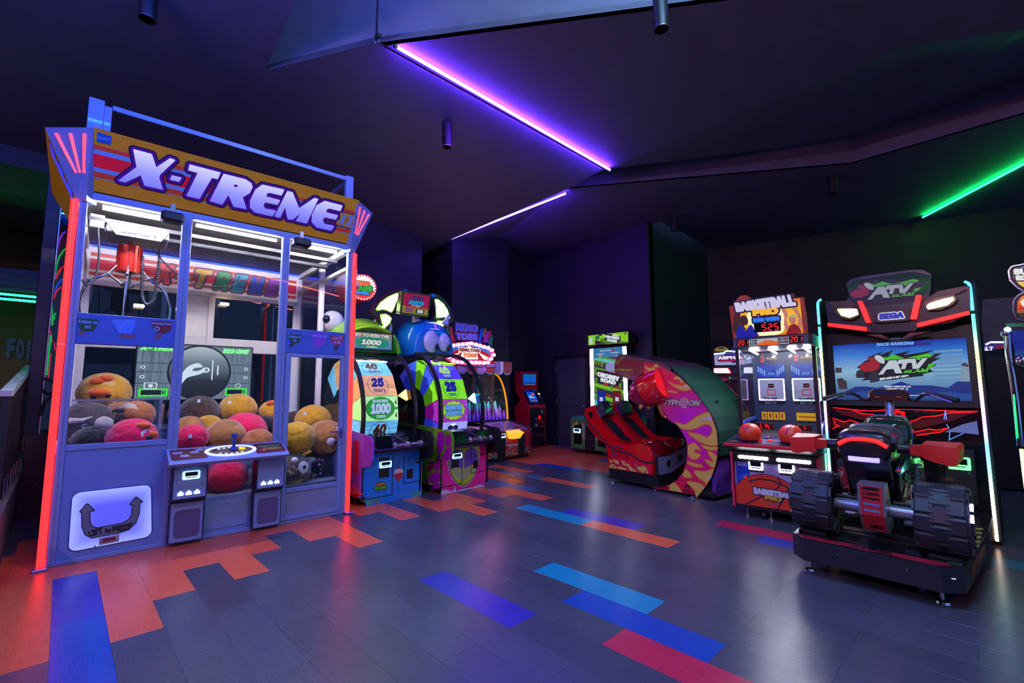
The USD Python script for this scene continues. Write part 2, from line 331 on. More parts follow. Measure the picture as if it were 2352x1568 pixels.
# ---- floor of planks: half-bond rows running along y
PW, PL, X0 = 0.2286, 0.912, 0.0434
def plank_of(x, y):
    i = math.floor((x-X0)/PW); base = 1.048 if i % 2 == 0 else 1.504
    return i, math.floor((y-base)/PL)
def plank_rect(i, k):
    b = (1.048 if i % 2 == 0 else 1.504)+k*PL; return X0+i*PW, b, X0+(i+1)*PW, b+PL
def plankmat(name, c, rough=0.24):
    if name in MATS: return MATS[name]
    c = np.array(lin(c))
    n = {'g': ('geometry', {}), 'mp': ('mapping', {'scale': (60.0, 3.0, 1.0)}), 'n': ('noise_texture', {'scale': 2.0, 'detail': 5.0, 'roughness': 0.65}),
         'mp2': ('mapping', {'scale': (260.0, 6.0, 1.0)}), 'n2': ('noise_texture', {'scale': 1.5, 'detail': 3.0}),
         'r': ('rgb_ramp', {'ramp': [(0.25, tuple(c*0.80)), (0.5, tuple(c)), (0.78, tuple(np.clip(c*1.18, 0, 1)))]}),
         'm': ('map_range', {'from_min': 0.3, 'from_max': 0.7, 'to_min': rough*0.85, 'to_max': rough*1.2}),
         'b': ('bump', {'strength': 0.12, 'distance': 0.004}), 'p': ('principled_bsdf', {'specular_ior_level': 0.5})}
    MATS[name] = usdkit.material(stage, '/World/Looks/'+name, n, [('g.position', 'mp.vector'), ('mp.vector', 'n.vector'), ('g.position', 'mp2.vector'), ('mp2.vector', 'n2.vector'),
        ('n.fac', 'r.fac'), ('r.color', 'p.base_color'), ('n2.fac', 'm.value'), ('m.result', 'p.roughness'), ('n2.fac', 'b.height'), ('b.normal', 'p.normal')], surface='p.BSDF')
    return MATS[name]
PC = {'d': ('charcoal_plank', '464a55'), 'e': ('charcoal_plank_b', '434751'), 'h': ('charcoal_plank_c', '494d58'), 'o': ('orange_plank', 'd8603c'), 'p': ('orange_plank_b', 'cc5634'), 'r': ('red_plank', 'c02c48'), 'c': ('cyan_plank', '0a8ca8'), 'b': ('blue_plank', '0a48a0'), 'v': ('violet_plank', '34349c'), 't': ('teal_plank', '2c6c80')}
COL = {}
def put(c, *pts):
    for x, y in pts: COL[plank_of(*fl(x, y)[:2])] = c
put('v', (1086, 1368), (1392, 1188)); put('c', (1273, 1181), (1385, 1341)); put('o', (1451, 1226), (1308, 1109)); put('r', (1734, 1212), (1542, 1509)); put('b', (1787, 1244), (1472, 1432), (1280, 1071)); put('t', (2310, 1290), (1175, 1083), (1131, 1106), (1325, 1032), (1404, 1056))
for i, y in ((1, 3.6), (2, 4.0), (3, 4.5), (4, 4.0), (5, 4.5), (6, 4.9), (7, 4.5), (8, 4.0)): COL[plank_of(X0+(i+.5)*PW, y)] = 'o'
for i in range(-6, 9):
    for y in (4.9, 5.6): COL[plank_of(X0+(i+.5)*PW, y+0.0)] = 'o' if (i+int(y)) % 3 else 'p'
for i in (2, 1, 3, 4): COL[plank_of(X0+(i+.5)*PW, 4.6)] = 'o'
COL[plank_of(X0+8.5*PW, 4.6)] = 'o'; COL[plank_of(X0+7.5*PW, 4.6)] = 'o'
for y in (3.4, 3.9, 4.3): COL[plank_of(X0-0.5*PW, y)] = 'o'; COL[plank_of(X0-1.5*PW, y+0.1)] = 'o'; COL[plank_of(X0-2.5*PW, y+.4)] = 'p'
COL[plank_of(X0+0.5*PW, 4.1)] = 'v'; COL[plank_of(X0+0.5*PW, 3.3)] = 'b'; COL[plank_of(X0+0.5*PW, 5.0)] = 'o'
put('o', (830, 1179), (923, 1187), (1009, 1169), (1113, 1181), (1080, 1148), (967, 1148), (1146, 1130), (1250, 1142), (1185, 1106), (1170, 1090), (1220, 1081))
OR_FAR = Polygon([(1120, 1040), (1255, 1010), (1420, 1035), (1420, 1075), (1475, 1085), (1455, 1096), (1330, 1072), (1235, 1060), (1150, 1062)])
fthing = single('floor', bx(-6, -8, -0.06, 13.5, 14, -0.004), M_BASE, kind='structure', label='dark plank floor with scattered coloured planks')
planks = []
for i in range(-28, 54):
    for k in range(-4, 14):
        x0, y0, x1, y1 = plank_rect(i, k)
        if y1 > 12.5 or x1 > 12.4 or x0 < -5.8: continue
        c = np.array([(x0+x1)/2, (y0+y1)/2, 0]); dd = c-EYE
        if dd@fw < 0.7: continue
        u, v = proj(c)
        if not (-420 < u < 2780 and 880 < v < 2100): continue
        vis = -30 < u < W+30 and v < H+60
        key = (i, k); col = COL.get(key)
        if col is None: col = ('o' if (i*7+k*3) % 4 else 'p') if OR_FAR.contains(Point(u, v)) else 'deh'[(i*5+k*11) % 3]
        area = 1/(dd@fw)**3*(dd[2]**2)**.5
        planks.append((0 if vis else 1, -area, i, k, col))
planks.sort()
rest = []
for n_, (_, _, i, k, col) in enumerate(planks):
    x0, y0, x1, y1 = plank_rect(i, k); g = 0.0004
    m = bx(x0+g, y0+g, -0.004, x1-g, y1-g, 0.0, 0.0003)
    if n_ < 300: sub(fthing, 'plank', m, plankmat(*PC[col]))
    else: rest.append((col, m))
for col in sorted({c for c, _ in rest}):
    sub(fthing, 'plank_field', cat([m for c, m in rest if c == col]), plankmat(*PC[col]), kind='stuff')

# ---- ceiling strips and downlights
def strip(name, p, q, gm, r, label, grp=None):
    t = Thing(name, label, 'light strip', ((p[0]+q[0])/2, (p[1]+q[1])/2, (p[2]+q[2])/2), 0, group=grp)
    p, q = np.array(p)-t.o, np.array(q)-t.o; d_ = (q-p)/np.linalg.norm(q-p)
    t.add('tube', tube([p, q], r, 10), gm); t.add('end_cap', cyl(p-d_*0.03, p, r*1.25, n=12), M_STEEL); t.add('end_cap', cyl(q, q+d_*0.03, r*1.25, n=12), M_STEEL)
    return t
G_PURPLE = glow('purple_neon', (0.40, 0.18, 1.0), 150.0, 'ffffff'); G_GREEN = glow('green_neon', (0.05, 1.0, 0.42), 26.0, 'ffffff')
strip('neon_strip', (2.122, 3.775, 4.645), (5.79, 3.79, 4.645), G_PURPLE, 0.016, 'long purple neon strip crossing the middle of the ceiling')
strip('neon_strip', (5.93, 4.76, 4.62), (5.30, 7.2, 4.26), G_PURPLE, 0.016, 'shorter purple neon strip on the ceiling above the wheel games')
strip('neon_strip', (11.95, 0.65, 4.64), (8.6, -1.7, 4.64), G_GREEN, 0.016, 'green neon strip on the ceiling at the right wall')
strip('neon_strip', (1.25, 3.6, 6.1), (3.2, 3.6, 6.1), G_PURPLE, 0.016, 'purple neon strip inside the raised ceiling coffer')
# strips out of view; all but the red one are added fill light
strip('neon_strip', (0.5, 1.0, 5.7), (3.2, -0.8, 5.7), glow('lavender_neon', (0.58, 0.80, 1.0), 560.0, 'ffffff'), 0.016, 'added cool white fill strip, unseen high in the raised coffer above the viewpoint')  # fill lamp put in to brighten the floor and the right-hand machines
strip('neon_strip', (-2.2, 2.7, 4.6), (1.0, 2.7, 4.6), glow('blue_neon', (0.06, 0.34, 1.0), 420.0, 'ffffff'), 0.016, 'added blue fill strip, unseen on the ceiling in front of the claw machine')  # added close to the claw machine so that its front turns blue
strip('neon_strip', (-3.6, -1.5, 4.0), (-3.6, 2.2, 4.0), glow('warm_white_neon', (0.95, 0.72, 0.85), 380.0, 'ffffff'), 0.016, 'added pale white fill strip, unseen left behind the viewpoint')  # added lamp that lifts the motion ride and its neighbours
strip('neon_strip', (2.2, -2.5, 4.2), (5.2, -4.3, 4.2), glow('red_neon', (1.0, 0.35, 0.25), 90.0, 'ffffff'), 0.016, 'red neon strip of the hall behind the viewpoint at the right')
M_BLACK = mat('black_satin', '17181c', 0.4); M_BLACKG = mat('black_gloss', '101014', 0.12, coat=0.5); M_MATTE = mat('black_matte', '15161a', 0.7)
for j, (px, py, lab) in enumerate(((1027, 338, 'black cylinder downlight on the ceiling left of the long purple strip'), (1519, 68, 'black cylinder downlight at the top edge of the photo above the middle ceiling panel'), (1914, 445, 'black cylinder downlight on the right soffit nearest the green strip'), (1549, 530, 'small black cylinder downlight beside the dark pillar corner'), (338, 45, 'black cylinder downlight above the claw machine at the upper left'))):
    p = fl(px, py, 4.38); z = 4.68 if j in (1, 2, 3) else zA(p[1])
    if j in (0, 4): p = fl(px, py, z-0.3)
    t = Thing('downlight', lab, 'ceiling light', (p[0], p[1], z), 0); L = 0.3
    t.add('housing', lathe([(0.0, 0), (0.062, 0), (0.062, -L), (0.056, -L), (0.054, -L+0.06), (0, -L+0.07)]), M_BLACK, smooth=40)
    t.add('reflector_ring', lathe([(0.0575, -L-0.001), (0.0625, -L-0.001), (0.0625, -L+0.004), (0.0575, -L+0.004), (0.0575, -L-0.001)]), M_STEEL)
    t.add('lamp', lathe([(0, -L+0.075), (0.045, -L+0.075), (0.045, -L+0.068), (0, -L+0.066)]), M_DSTEEL)
# ================================================================ THE BIG CLAW MACHINE
M_PAINT = mat('claw_white_paint', '7486b4', 0.35, coat=0.2, var=0.03); M_PAINT2 = mat('claw_panel_paint', '687eb4', 0.5, var=0.03, bump=0.05, bscale=700)
M_ALU = mat('aluminium', 'aab0bc', 0.3, 0.8); M_NAVY = mat('navy_print', '14183a', 0.4); M_GREY = mat('grey_print', '6a6f7a', 0.5)
M_YEL = glow('sign_amber', (0.62, 0.34, 0.0), 0.24, 'b8861c'); M_ORG = glow('sign_orange', (0.75, 0.16, 0.08), 0.22, 'b04030'); M_RED = glow('sign_red', (0.9, 0.02, 0.1), 0.25, 'c02030'); M_LBL = glow('sign_blue', (0.3, 0.45, 0.85), 0.25, '6080b0')
M_PURP = glow('letter_edge', (0.3, 0.05, 0.6), 0.35, '40106a'); M_MAROON = mat('letter_rim', '6a3040', 0.4)
M_GLASS = glass('clear_glass', (0.97, 0.98, 1.0), (1, 1, 1), 1.33); M_ACRYL = glass('acrylic', (0.90, 0.91, 0.96), (1, 1, 1), 1.45)
G_RED = glow('red_led_tube', (1.0, 0.11, 0.12), 4.6, '301010'); G_PINK = glow('pink_neon', (1.0, 0.22, 0.32), 3.2, '301010')
G_WHITE = glow('white_lamp', (0.95, 0.93, 0.98), 260.0, 'ffffff'); G_COOL = glow('cool_white_led', (0.85, 0.9, 1.0), 40.0, 'ffffff'); G_WARM = glow('warm_lamp', (1.0, 0.86, 0.6), 9.0, 'ffffff')
M_WHITE = mat('white_paint', 'd8d4cc', 0.45); M_RUBBER = mat('rubber', '1c1d22', 0.6)
G_LET = rampglow('xtreme_letters', [(0, (0.36, 0.36, 1.0)), (0.45, (0.60, 0.60, 1.0)), (1, (0.92, 0.92, 1.0))], 0.95, 'z', 3.0, 3.38)
def edgeglow(name, edge, mid, strength, cen, dim):
    """Edge-lit panel: LEDs round the rim, so the rim gives off more light than the middle."""
    n = {'t': ('texture_coordinate', {}), 'a': ('vector_math', {'math_type': 'subtract', 'vector2': tuple(cen)}), 'd': ('vector_math', {'math_type': 'multiply', 'vector2': (1/dim[0], 0, 1/dim[1])}), 'b': ('vector_math', {'math_type': 'absolute'}), 's': ('separate_xyz', {}),
         'x': ('math', {'math_type': 'smoothmax', 'value3': 0.12}), 'm': ('map_range', {'from_min': 0.22, 'from_max': 0.5, 'clamp': True}), 'r': ('rgb_ramp', {'ramp': [(0, lin(mid)), (0.5, tuple(0.6*np.array(lin(mid))+0.4*np.array(lin(edge)))), (1, lin(edge))]}),
         'p': ('principled_bsdf', {'base_color': (0.3, 0.3, 0.4), 'emission_strength': strength})}
    MATS[name] = usdkit.material(stage, '/World/Looks/'+name, n, [('t.object', 'a.vector1'), ('a.vector', 'd.vector1'), ('d.vector', 'b.vector1'), ('b.vector', 's.vector'), ('s.x', 'x.value1'), ('s.z', 'x.value2'), ('x.value', 'm.value'), ('m.result', 'r.fac'), ('r.color', 'p.emission_color')], surface='p.BSDF')
    return MATS[name]

C = Thing('claw_machine', 'huge white claw machine with glowing X-TREME sign and red light posts full of plush balls', 'claw machine', (0.0, 5.03), -2.5)
CW, CD = 2.27, 1.9
F0 = C.front(0.0)
def zz(s, ox, oy, pts): return [(ox+s*a, oy+s*b) for a, b in pts]
# body panels and frame
C.add('lower_panel', bx(0.03, 0.0, 0.02, 0.69, 0.04, 0.86, 0.004), M_PAINT2)
C.add('lower_panel', bx(0.76, 0.0, 0.03, 1.55, 0.04, 0.36, 0.004), M_PAINT2)
C.add('access_panel', bx(0.99, -0.006, 0.07, 1.34, 0.0, 0.31, 0.003), M_PAINT)
for u, z in ((1.165, 0.285), (1.01, 0.085), (1.165, 0.085), (1.32, 0.085)): C.add('lock', cyl((u, -0.006, z), (u, -0.011, z), 0.012 if z > .2 else 0.006, n=12), M_GREY)
for u0, u1 in ((0.0, 0.05), (0.685, 0.76), (1.535, 1.605), (2.22, 2.27)):
    fr_ = C.add('frame_post', bx(u0, -0.012, 0.0, u1, 0.05, 2.95, 0.004), M_PAINT)
    sub(fr_, 'groove', bx((u0+u1)/2-0.002, -0.0135, 0.0, (u0+u1)/2+0.002, -0.011, 2.9), M_GREY)
C.add('frame_rail', bx(0.04, -0.01, 0.0, 2.23, 0.05, 0.035, 0.004), M_PAINT)
C.add('frame_rail', bx(0.04, -0.01, 2.89, 2.23, 0.05, 2.95, 0.004), M_PAINT)
C.add('frame_rail', bx(0.05, -0.009, 0.855, 0.685, 0.05, 0.90, 0.004), M_PAINT)
for a, b in ((0.05, 0.685), (1.605, 2.22)): C.add('info_band', bx(a, -0.008, 1.695, b, 0.04, 1.945, 0.004), mat('band_blue_vinyl', '3c5cae', 0.45))
C.add('glass_pane', bx(0.05, 0.012, 1.945, 0.685, 0.018, 2.89), M_GLASS); C.add('glass_pane', bx(0.05, 0.012, 0.90, 0.685, 0.018, 1.695), M_GLASS)
C.add('glass_pane', bx(0.76, 0.012, 0.36, 1.535, 0.018, 2.89), M_GLASS); C.add('glass_pane', bx(1.605, 0.012, 1.945, 2.22, 0.018, 2.89), M_GLASS)
# door on the right
dr = C.add('door', [bx(1.61, -0.02, 0.035, 1.66, 0.01, 1.69, 0.004), bx(2.17, -0.02, 0.035, 2.215, 0.01, 1.69, 0.004), bx(1.66, -0.02, 1.655, 2.17, 0.01, 1.69, 0.004), bx(1.66, -0.02, 0.30, 2.17, 0.01, 0.345, 0.004), bx(1.66, -0.02, 0.035, 2.17, 0.01, 0.07, 0.004)], M_PAINT)
sub(dr, 'glass_pane', bx(1.655, -0.006, 0.34, 2.175, 0.0, 1.66), M_GLASS)
sub(dr, 'grille_panel', bx(1.655, -0.010, 0.065, 2.175, 0.0, 0.305), mat('perforated_panel', '8288a6', 0.5, bump=0.5, bscale=900))
sub(dr, 'handle', [bx(2.185, -0.035, 0.80, 2.205, -0.02, 0.90, 0.004), tube([(2.195, -0.035, 0.87), (2.195, -0.06, 0.87), (2.06, -0.065, 0.875)], 0.008)], mat('handle_blue_steel', '5a66a0', 0.3, 0.7))
sub(dr, 'lock', cyl((2.195, -0.02, 0.74), (2.195, -0.026, 0.74), 0.012), M_STEEL)
# side and back walls, floor and roof of the case
for u in (0.0, CW):
    s_ = C.add('side_frame', [bx(u-0.03, 0.0, z0, u+0.03, CD, z1, 0.004) for z0, z1 in ((0.0, 0.06), (0.84, 0.9), (2.68, 2.72), (2.89, 2.95))]+[bx(u-0.03, v-0.03, 0, u+0.03, v+0.03, 2.95, 0.004) for v in (0.95, CD-0.03)], M_WHITE)
    sub(s_, 'glass_pane', bx(u-0.003, 0.05, 0.9, u+0.003, CD-0.05, 2.89), M_GLASS); sub(s_, 'side_panel', bx(u-0.012, 0.03, 0.02, u+0.012, CD-0.02, 0.86), M_PAINT2)
C.add('play_floor', [bx(0.03, 0.06, 0.34, CW-0.03, CD-0.06, 0.36)], M_GREY)
C.add('prize_tray', [bx(0.03, 0.06, 0.80, 0.66, 0.62, 0.82), bx(0.66, 0.06, 0.36, 0.675, 0.62, 0.86)], M_GREY)
C.add('acrylic_guard', [bx(0.05, 0.40, 0.82, 0.655, 0.408, 1.235), bx(0.655, 0.08, 0.82, 0.663, 0.408, 1.235)], M_ACRYL)
C.add('guard_rail', [bx(0.05, 0.396, 1.233, 0.66, 0.412, 1.248), bx(0.645, 0.39, 0.83, 0.67, 0.415, 1.25)], M_ALU)
C.add('back_frame', [bx(0.0, CD-0.03, 0.86, CW, CD, 0.92), bx(0.0, CD-0.04, 1.80, CW, CD+0.01, 1.98, 0.01), bx(0.0, CD-0.05, 2.50, CW, CD, 2.56, 0.006)]+[bx(u-.035, CD-0.05, 0.36, u+.035, CD, 2.95, 0.005) for u in (0.035, 1.22, CW-0.035)], M_WHITE)
C.add('back_panel', bx(0.93, CD-0.03, 1.98, 1.2, CD-0.012, 2.52, 0.004), M_WHITE)
C.add('back_wall', bx(0.03, CD-0.01, 0.02, CW-0.03, CD, 0.88), M_PAINT2)
C.add('back_glass', bx(0.03, CD-0.02, 0.9, CW-0.03, CD-0.014, 2.5), glass('smoked_glass', (0.35, 0.33, 0.33), (1, 1, 1), 1.5))
C.add('roof', bx(0.0, 0.0, 2.95, CW, CD, 2.98), mat('roof_board', '33302f', 0.6))
bs = C.front(CD-0.06)
bk = C.add('back_sign', bx(0.03, CD-0.055, 2.56, CW-0.03, CD-0.03, 2.93), glow('back_sign_white', (0.75, 0.68, 0.68), 0.30, 'c8c0c0'))
for z0, z1, m in ((2.60, 2.64, M_ORG), (2.67, 2.79, M_RED), (2.82, 2.86, M_ORG)): sub(bk, 'stripe', bs.ext(sbox(0.05, z0, CW-0.05, z1), 0.0, 0.003), m)
for i, (ch, col) in enumerate(zip('X-TREME', ('d02030', 'd07020', 'b89020', '208840', '2090a8', '2038b0', '9030a0'))):
    g = fit(text(ch, 5), 0.62+i*0.2, 2.6 if ch != '-' else 2.69, 0.62+i*0.2+0.19, 2.84 if ch != '-' else 2.74, 0.3)
    sub(bk, 'letter_rim', bs.ext(g.buffer(0.022), 0.003, 0.006), M_MAROON); sub(bk, 'letter', bs.ext(g, 0.006, 0.009), glow('back_letter_'+col, lin(col), 0.25, col))
sub(bk, 'badge', bs.ext(sbox(0.38, 2.69, 0.52, 2.8), 0.003, 0.006), glow('badge_blue', (0.05, 0.2, 0.6), 0.4, '1848a0'))
sub(bk, 'badge_lettering', bs.ext(fit(text('ELAUT', 2), 0.39, 2.73, 0.51, 2.765), 0.006, 0.008), M_WHITE)
bl = C.add('led_row', tube([(0.05, CD-0.1, 2.93), (CW-0.05, CD-0.1, 2.93)], 0.008), glow('blue_led', (0.1, 0.2, 1.0), 8.0))
# screen at the back
sp = C.front(CD-0.34); TS = Thing('display_screen', 'wide screen with a coin hand graphic inside the claw machine', 'screen', tuple(C.o+C.R@np.array([0.0, CD-0.34, 0])), -2.5)
q0, q1 = sp.p1(317, 790), sp.p1(573, 915); sx0, sx1, sz0, sz1 = q0[0], q1[0], 1.215, 1.845
P2 = Plane(TS, (0, 0, 0))
TS.add('housing', bx(sx0-0.015, 0.0, sz0-0.015, sx1+0.015, 0.06, sz1+0.015, 0.006), M_BLACK)
TS.add('mount', bx(sx0+.3, 0.06, 1.0, sx1-.3, 0.34-0.06, 1.06), M_BLACK)
SW, SH = sx1-sx0, sz1-sz0
def S(x, y): return sx0+SW*x, sz0+SH*y
def SB(x0, y0, x1, y1): return sbox(*S(x0, y0), *S(x1, y1))
def brushed(name, a, b, st):
    n = {'g': ('geometry', {}), 'mp': ('mapping', {'rotation': (0, 0.8, 0), 'scale': (140.0, 4.0, 4.0)}), 'n': ('noise_texture', {'scale': 1.0, 'detail': 2.0}), 'r': ('rgb_ramp', {'ramp': [(0.3, lin(a)), (0.7, lin(b))]}), 'p': ('principled_bsdf', {'base_color': (0.02, 0.02, 0.02), 'roughness': 0.2, 'emission_strength': st})}
    MATS[name] = usdkit.material(stage, '/World/Looks/'+name, n, [('g.position', 'mp.vector'), ('mp.vector', 'n.vector'), ('n.fac', 'r.fac'), ('r.color', 'p.emission_color')], surface='p.BSDF'); return MATS[name]
G_BR = brushed('brushed_screen', (0.26, 0.33, 0.38), (0.52, 0.60, 0.66), 0.8); G_DK = glow('screen_dark', (0.03, 0.04, 0.05), 0.5); G_SW = glow('screen_white', (0.85, 0.92, 0.97), 0.9); G_SG = glow('screen_lime', (0.2, 1.0, 0.1), 0.9)
scr = TS.add('screen', P2.ext(sbox(sx0, sz0, sx1, sz1), 0.0, 0.004), G_BR)
for y in (0.66, 0.50, 0.30): sub(scr, 'groove', [P2.ext(SB(0.0, y-0.008, 0.26, y), 0.004, 0.006), P2.ext(SB(0.79, y-0.008, 1.0, y), 0.004, 0.006)], G_DK)
for x, y in ((0.05, .58), (.05, .41), (.95, .58), (.95, .41)): sub(scr, 'screw', P2.ext(ell(*S(x, y), .022, .018), 0.004, 0.007), G_SW); sub(scr, 'screw_slot', P2.ext(ell(*S(x, y), .010, .008), 0.007, 0.009), G_DK)
cc = S(0.525, 0.5); sub(scr, 'dial_rim', P2.ext(ell(*cc, 0.318, 0.325, 16), 0.004, 0.006), G_DK); sub(scr, 'dial', P2.ext(ell(*cc, 0.30, 0.305, 16), 0.006, 0.008), rampglow('dial_ramp', [(0, (0.02, 0.03, 0.03)), (0.35, (0.12, 0.15, 0.17)), (0.7, (0.45, 0.52, 0.56)), (1, (0.75, 0.8, 0.84))], 0.8, 'z', 1.23, 1.83))
hand = blob([cc + np.array(p) for p in ((-.24, -.10), (-.17, .0), (-.12, .07), (-.03, .11), (.02, .07), (-.02, .055), (-.05, .055), (-.08, .02), (-.02, .02), (.03, .045), (.05, .02), (-.0, -.02), (-.06, -.04), (-.13, -.07), (-.2, -.17))])
sub(scr, 'hand_graphic', P2.ext(hand, 0.008, 0.010), G_SW); sub(scr, 'coin_graphic', P2.ext(ell(cc[0]+.055, cc[1]+.03, .04, .032).difference(ell(cc[0]+.055, cc[1]+.03, .02, .016)), 0.008, 0.011), G_SW)
sub(scr, 'slot_graphic', [P2.ext(rr(cc[0]+.115, cc[1]-.09, cc[0]+.128, cc[1]+.15, .004), 0.008, 0.010), P2.ext(rr(cc[0]+.17, cc[1]-.03, cc[0]+.185, cc[1]+.09, .004), 0.008, 0.010)], G_SW)
for s_, x0, x1 in (('X-TREME', 0.02, 0.36), ('BIG ONE', 0.72, 0.97)): sub(scr, 'lettering', [P2.ext(fit(text(s_, 4), *S(x0, 0.885), *S(x1, 0.965), 0.25).buffer(0.006), 0.004, 0.006), ], G_SG); sub(scr, 'lettering_fill', P2.ext(fit(text(s_, 1), *S(x0, 0.888), *S(x1, 0.962), 0.25), 0.006, 0.012), G_SW)
for x0, x1 in ((0.03, 0.26), (0.76, 0.97)):
    sub(scr, 'counter_frame', P2.ext(SB(x0, 0.06, x1, 0.2).difference(SB(x0+.015, .085, x1-.015, .175)), 0.004, 0.007), G_SG); sub(scr, 'counter', P2.ext(SB(x0+.02, .09, x1-.02, .17), 0.004, 0.006), G_DK)
    a, b = S(x1-.05, .095); sub(scr, 'digit', P2.ext(affinity.translate(affinity.scale(seg7('0', .2), .045, .045, origin=(0, 0)), a, b), 0.006, 0.008), G_SG)
a, b = S(.12, .25); sub(scr, 'banknote_icon', P2.ext(rr(a-.06, b-.035, a+.06, b+.035, .01).difference(rr(a-.05, b-.027, a+.05, b+.027, .008)).union(ell(a, b, .022, .02)), 0.004, 0.007), G_SW)
a, b = S(.88, .25); sub(scr, 'timer_icon', P2.ext(ell(a, b, .03, .03).difference(ell(a, b, .024, .024)), 0.004, 0.007), G_SW)

# flared sign box
bz, tz, fo = 2.955, 3.40, -0.235
FS = C.plane((0, -0.02, bz), (1, 0, 0), (0, fo+0.02, tz-bz)); HS = math.hypot(fo+0.02, tz-bz)
sg = C.add('front_sign', FS.ext(Polygon([(0.045, 0), (2.225, 0), (2.235, HS), (0.055, HS)]), -0.03, 0.0), M_YEL, label='amber striped sign panel lettered X-TREME II')
for f0_, f1_, m in ((.257, .324, M_ORG), (.324, .397, M_LBL), (.397, .608, M_RED), (.608, .676, M_LBL), (.676, .757, M_ORG), (.775, .785, M_LBL)):
    sub(sg, 'stripe', FS.ext(sbox(0.05, HS*(1-f1_), 2.225, HS*(1-f0_)), 0.0, 0.003), m)
z1 = lambda pts: FS.poly(zz(.34438, 60, 180, pts))
LET = [z1(p) for p in ([(718, 474), (836, 506), (866, 597), (962, 534), (990, 545), (890, 640), (884, 660), (908, 738), (792, 712), (766, 640), (660, 690), (622, 680), (740, 592)],
    [(975, 648), (1032, 662), (1018, 686), (962, 673)], [(1092, 576), (1292, 628), (1276, 668), (1236, 660), (1152, 800), (1072, 781), (1148, 628), (1084, 610)])]
R_ = z1([(1318, 638), (1462, 674), (1500, 700), (1506, 725), (1488, 762), (1440, 790), (1466, 868), (1385, 853), (1348, 772), (1305, 838), (1228, 815)]).difference(z1([(1388, 702), (1416, 709), (1408, 728), (1378, 722)]))
E_ = [(1575, 710), (1718, 742), (1700, 778), (1622, 759), (1604, 764), (1596, 788), (1690, 812), (1674, 840), (1590, 822), (1578, 845), (1590, 868), (1664, 882), (1640, 916), (1524, 890), (1494, 858), (1496, 812), (1530, 742)]
M_ = [(1742, 752), (1774, 760), (1818, 868), (1922, 798), (1944, 804), (1868, 964), (1800, 948), (1838, 890), (1772, 940), (1745, 935), (1726, 850), (1690, 926), (1658, 918)]
E2 = [(1990, 818), (2106, 848), (2092, 882), (2020, 864), (2002, 869), (1996, 893), (2076, 913), (2062, 938), (1986, 922), (1974, 946), (1986, 970), (2050, 984), (2032, 1012), (1936, 990), (1906, 958), (1906, 910), (1938, 846)]
for g in LET+[R_, rnd(z1(E_), .004), z1(M_), rnd(z1(E2), .004)]:
    g = g.buffer(0.004); sub(sg, 'letter_outline', FS.ext(g.buffer(0.030), 0.003, 0.006), M_NAVY); sub(sg, 'letter_rim', FS.ext(g.buffer(0.020), 0.006, 0.008), M_PURP); sub(sg, 'letter', FS.ext(g, 0.008, 0.012), G_LET)
two = quad(unary_union([sbox(0, 0, .45, .15), sbox(0, .85, .45, 1), sbox(.12, 0, .33, 1), sbox(.55, 0, 1, .15), sbox(.55, .85, 1, 1), sbox(.67, 0, .88, 1)]), FS.px(zz(.34438, 60, 180, [(2106, 903), (2192, 925), (2160, 988), (2078, 965)])))
sub(sg, 'letter_outline', FS.ext(two.buffer(.028), .003, .006), M_NAVY); sub(sg, 'letter_rim', FS.ext(two.buffer(.02), .006, .008), glow('amber_rim', (.7, .4, .15), .25, 'a07030')); sub(sg, 'letter', FS.ext(two, .008, .011), M_LBL)
bd = sub(sg, 'badge', FS.ext(FS.poly([(223, 303), (256, 313), (254, 333), (222, 325)]), 0.0, 0.004), glow('badge_blue2', (0.03, 0.14, 0.5), 0.5, '1848a0'))
sub(sg, 'badge_lettering', FS.ext(quad(text('ELAUT', 2), FS.px([(225, 311), (254, 318), (254, 325), (225, 319)])), 0.004, 0.006), M_LBL)
# corner wedges with neon fingers
def wedge(u0, sgn):
    A = np.array([u0+sgn*0.055, fo, tz]); B = np.array([u0-sgn*0.237, 0.015, tz]); T_ = np.array([u0+sgn*0.04, -0.03, 2.86]); T2 = np.array([u0-sgn*0.02, 0.0, 2.85]); A2 = np.array([u0+sgn*0.045, -0.02, bz])
    back = np.array([0.06*sgn, 0.08, 0.0])
    w = C.add('corner_wedge', hullm(np.vstack([[A, B, T_, T2, A2], np.array([A, B, T_, T2, A2])+back])), M_PAINT)
    n = np.cross(A-B, T_-B); n /= np.linalg.norm(n); n *= -np.sign(n[1])or 1
    for t0, t1 in ((0.20, 0.36), (0.50, 0.56), (0.80, 0.76)):
        top = B+(A-B)*t0-np.array([0, 0, 0.03]); top = top+n*(-((top-B)@n)+0.004); lo_ = B+(A-B)*t1; bot = lo_+(T_-lo_)*0.62; bot = bot+n*(-((bot-B)@n)+0.004)
        top = top+(bot-top)*0.06
        sub(w, 'neon_finger', tube([top, bot], 0.0125, 10), G_PINK)
wedge(0.0, 1); wedge(CW, -1)
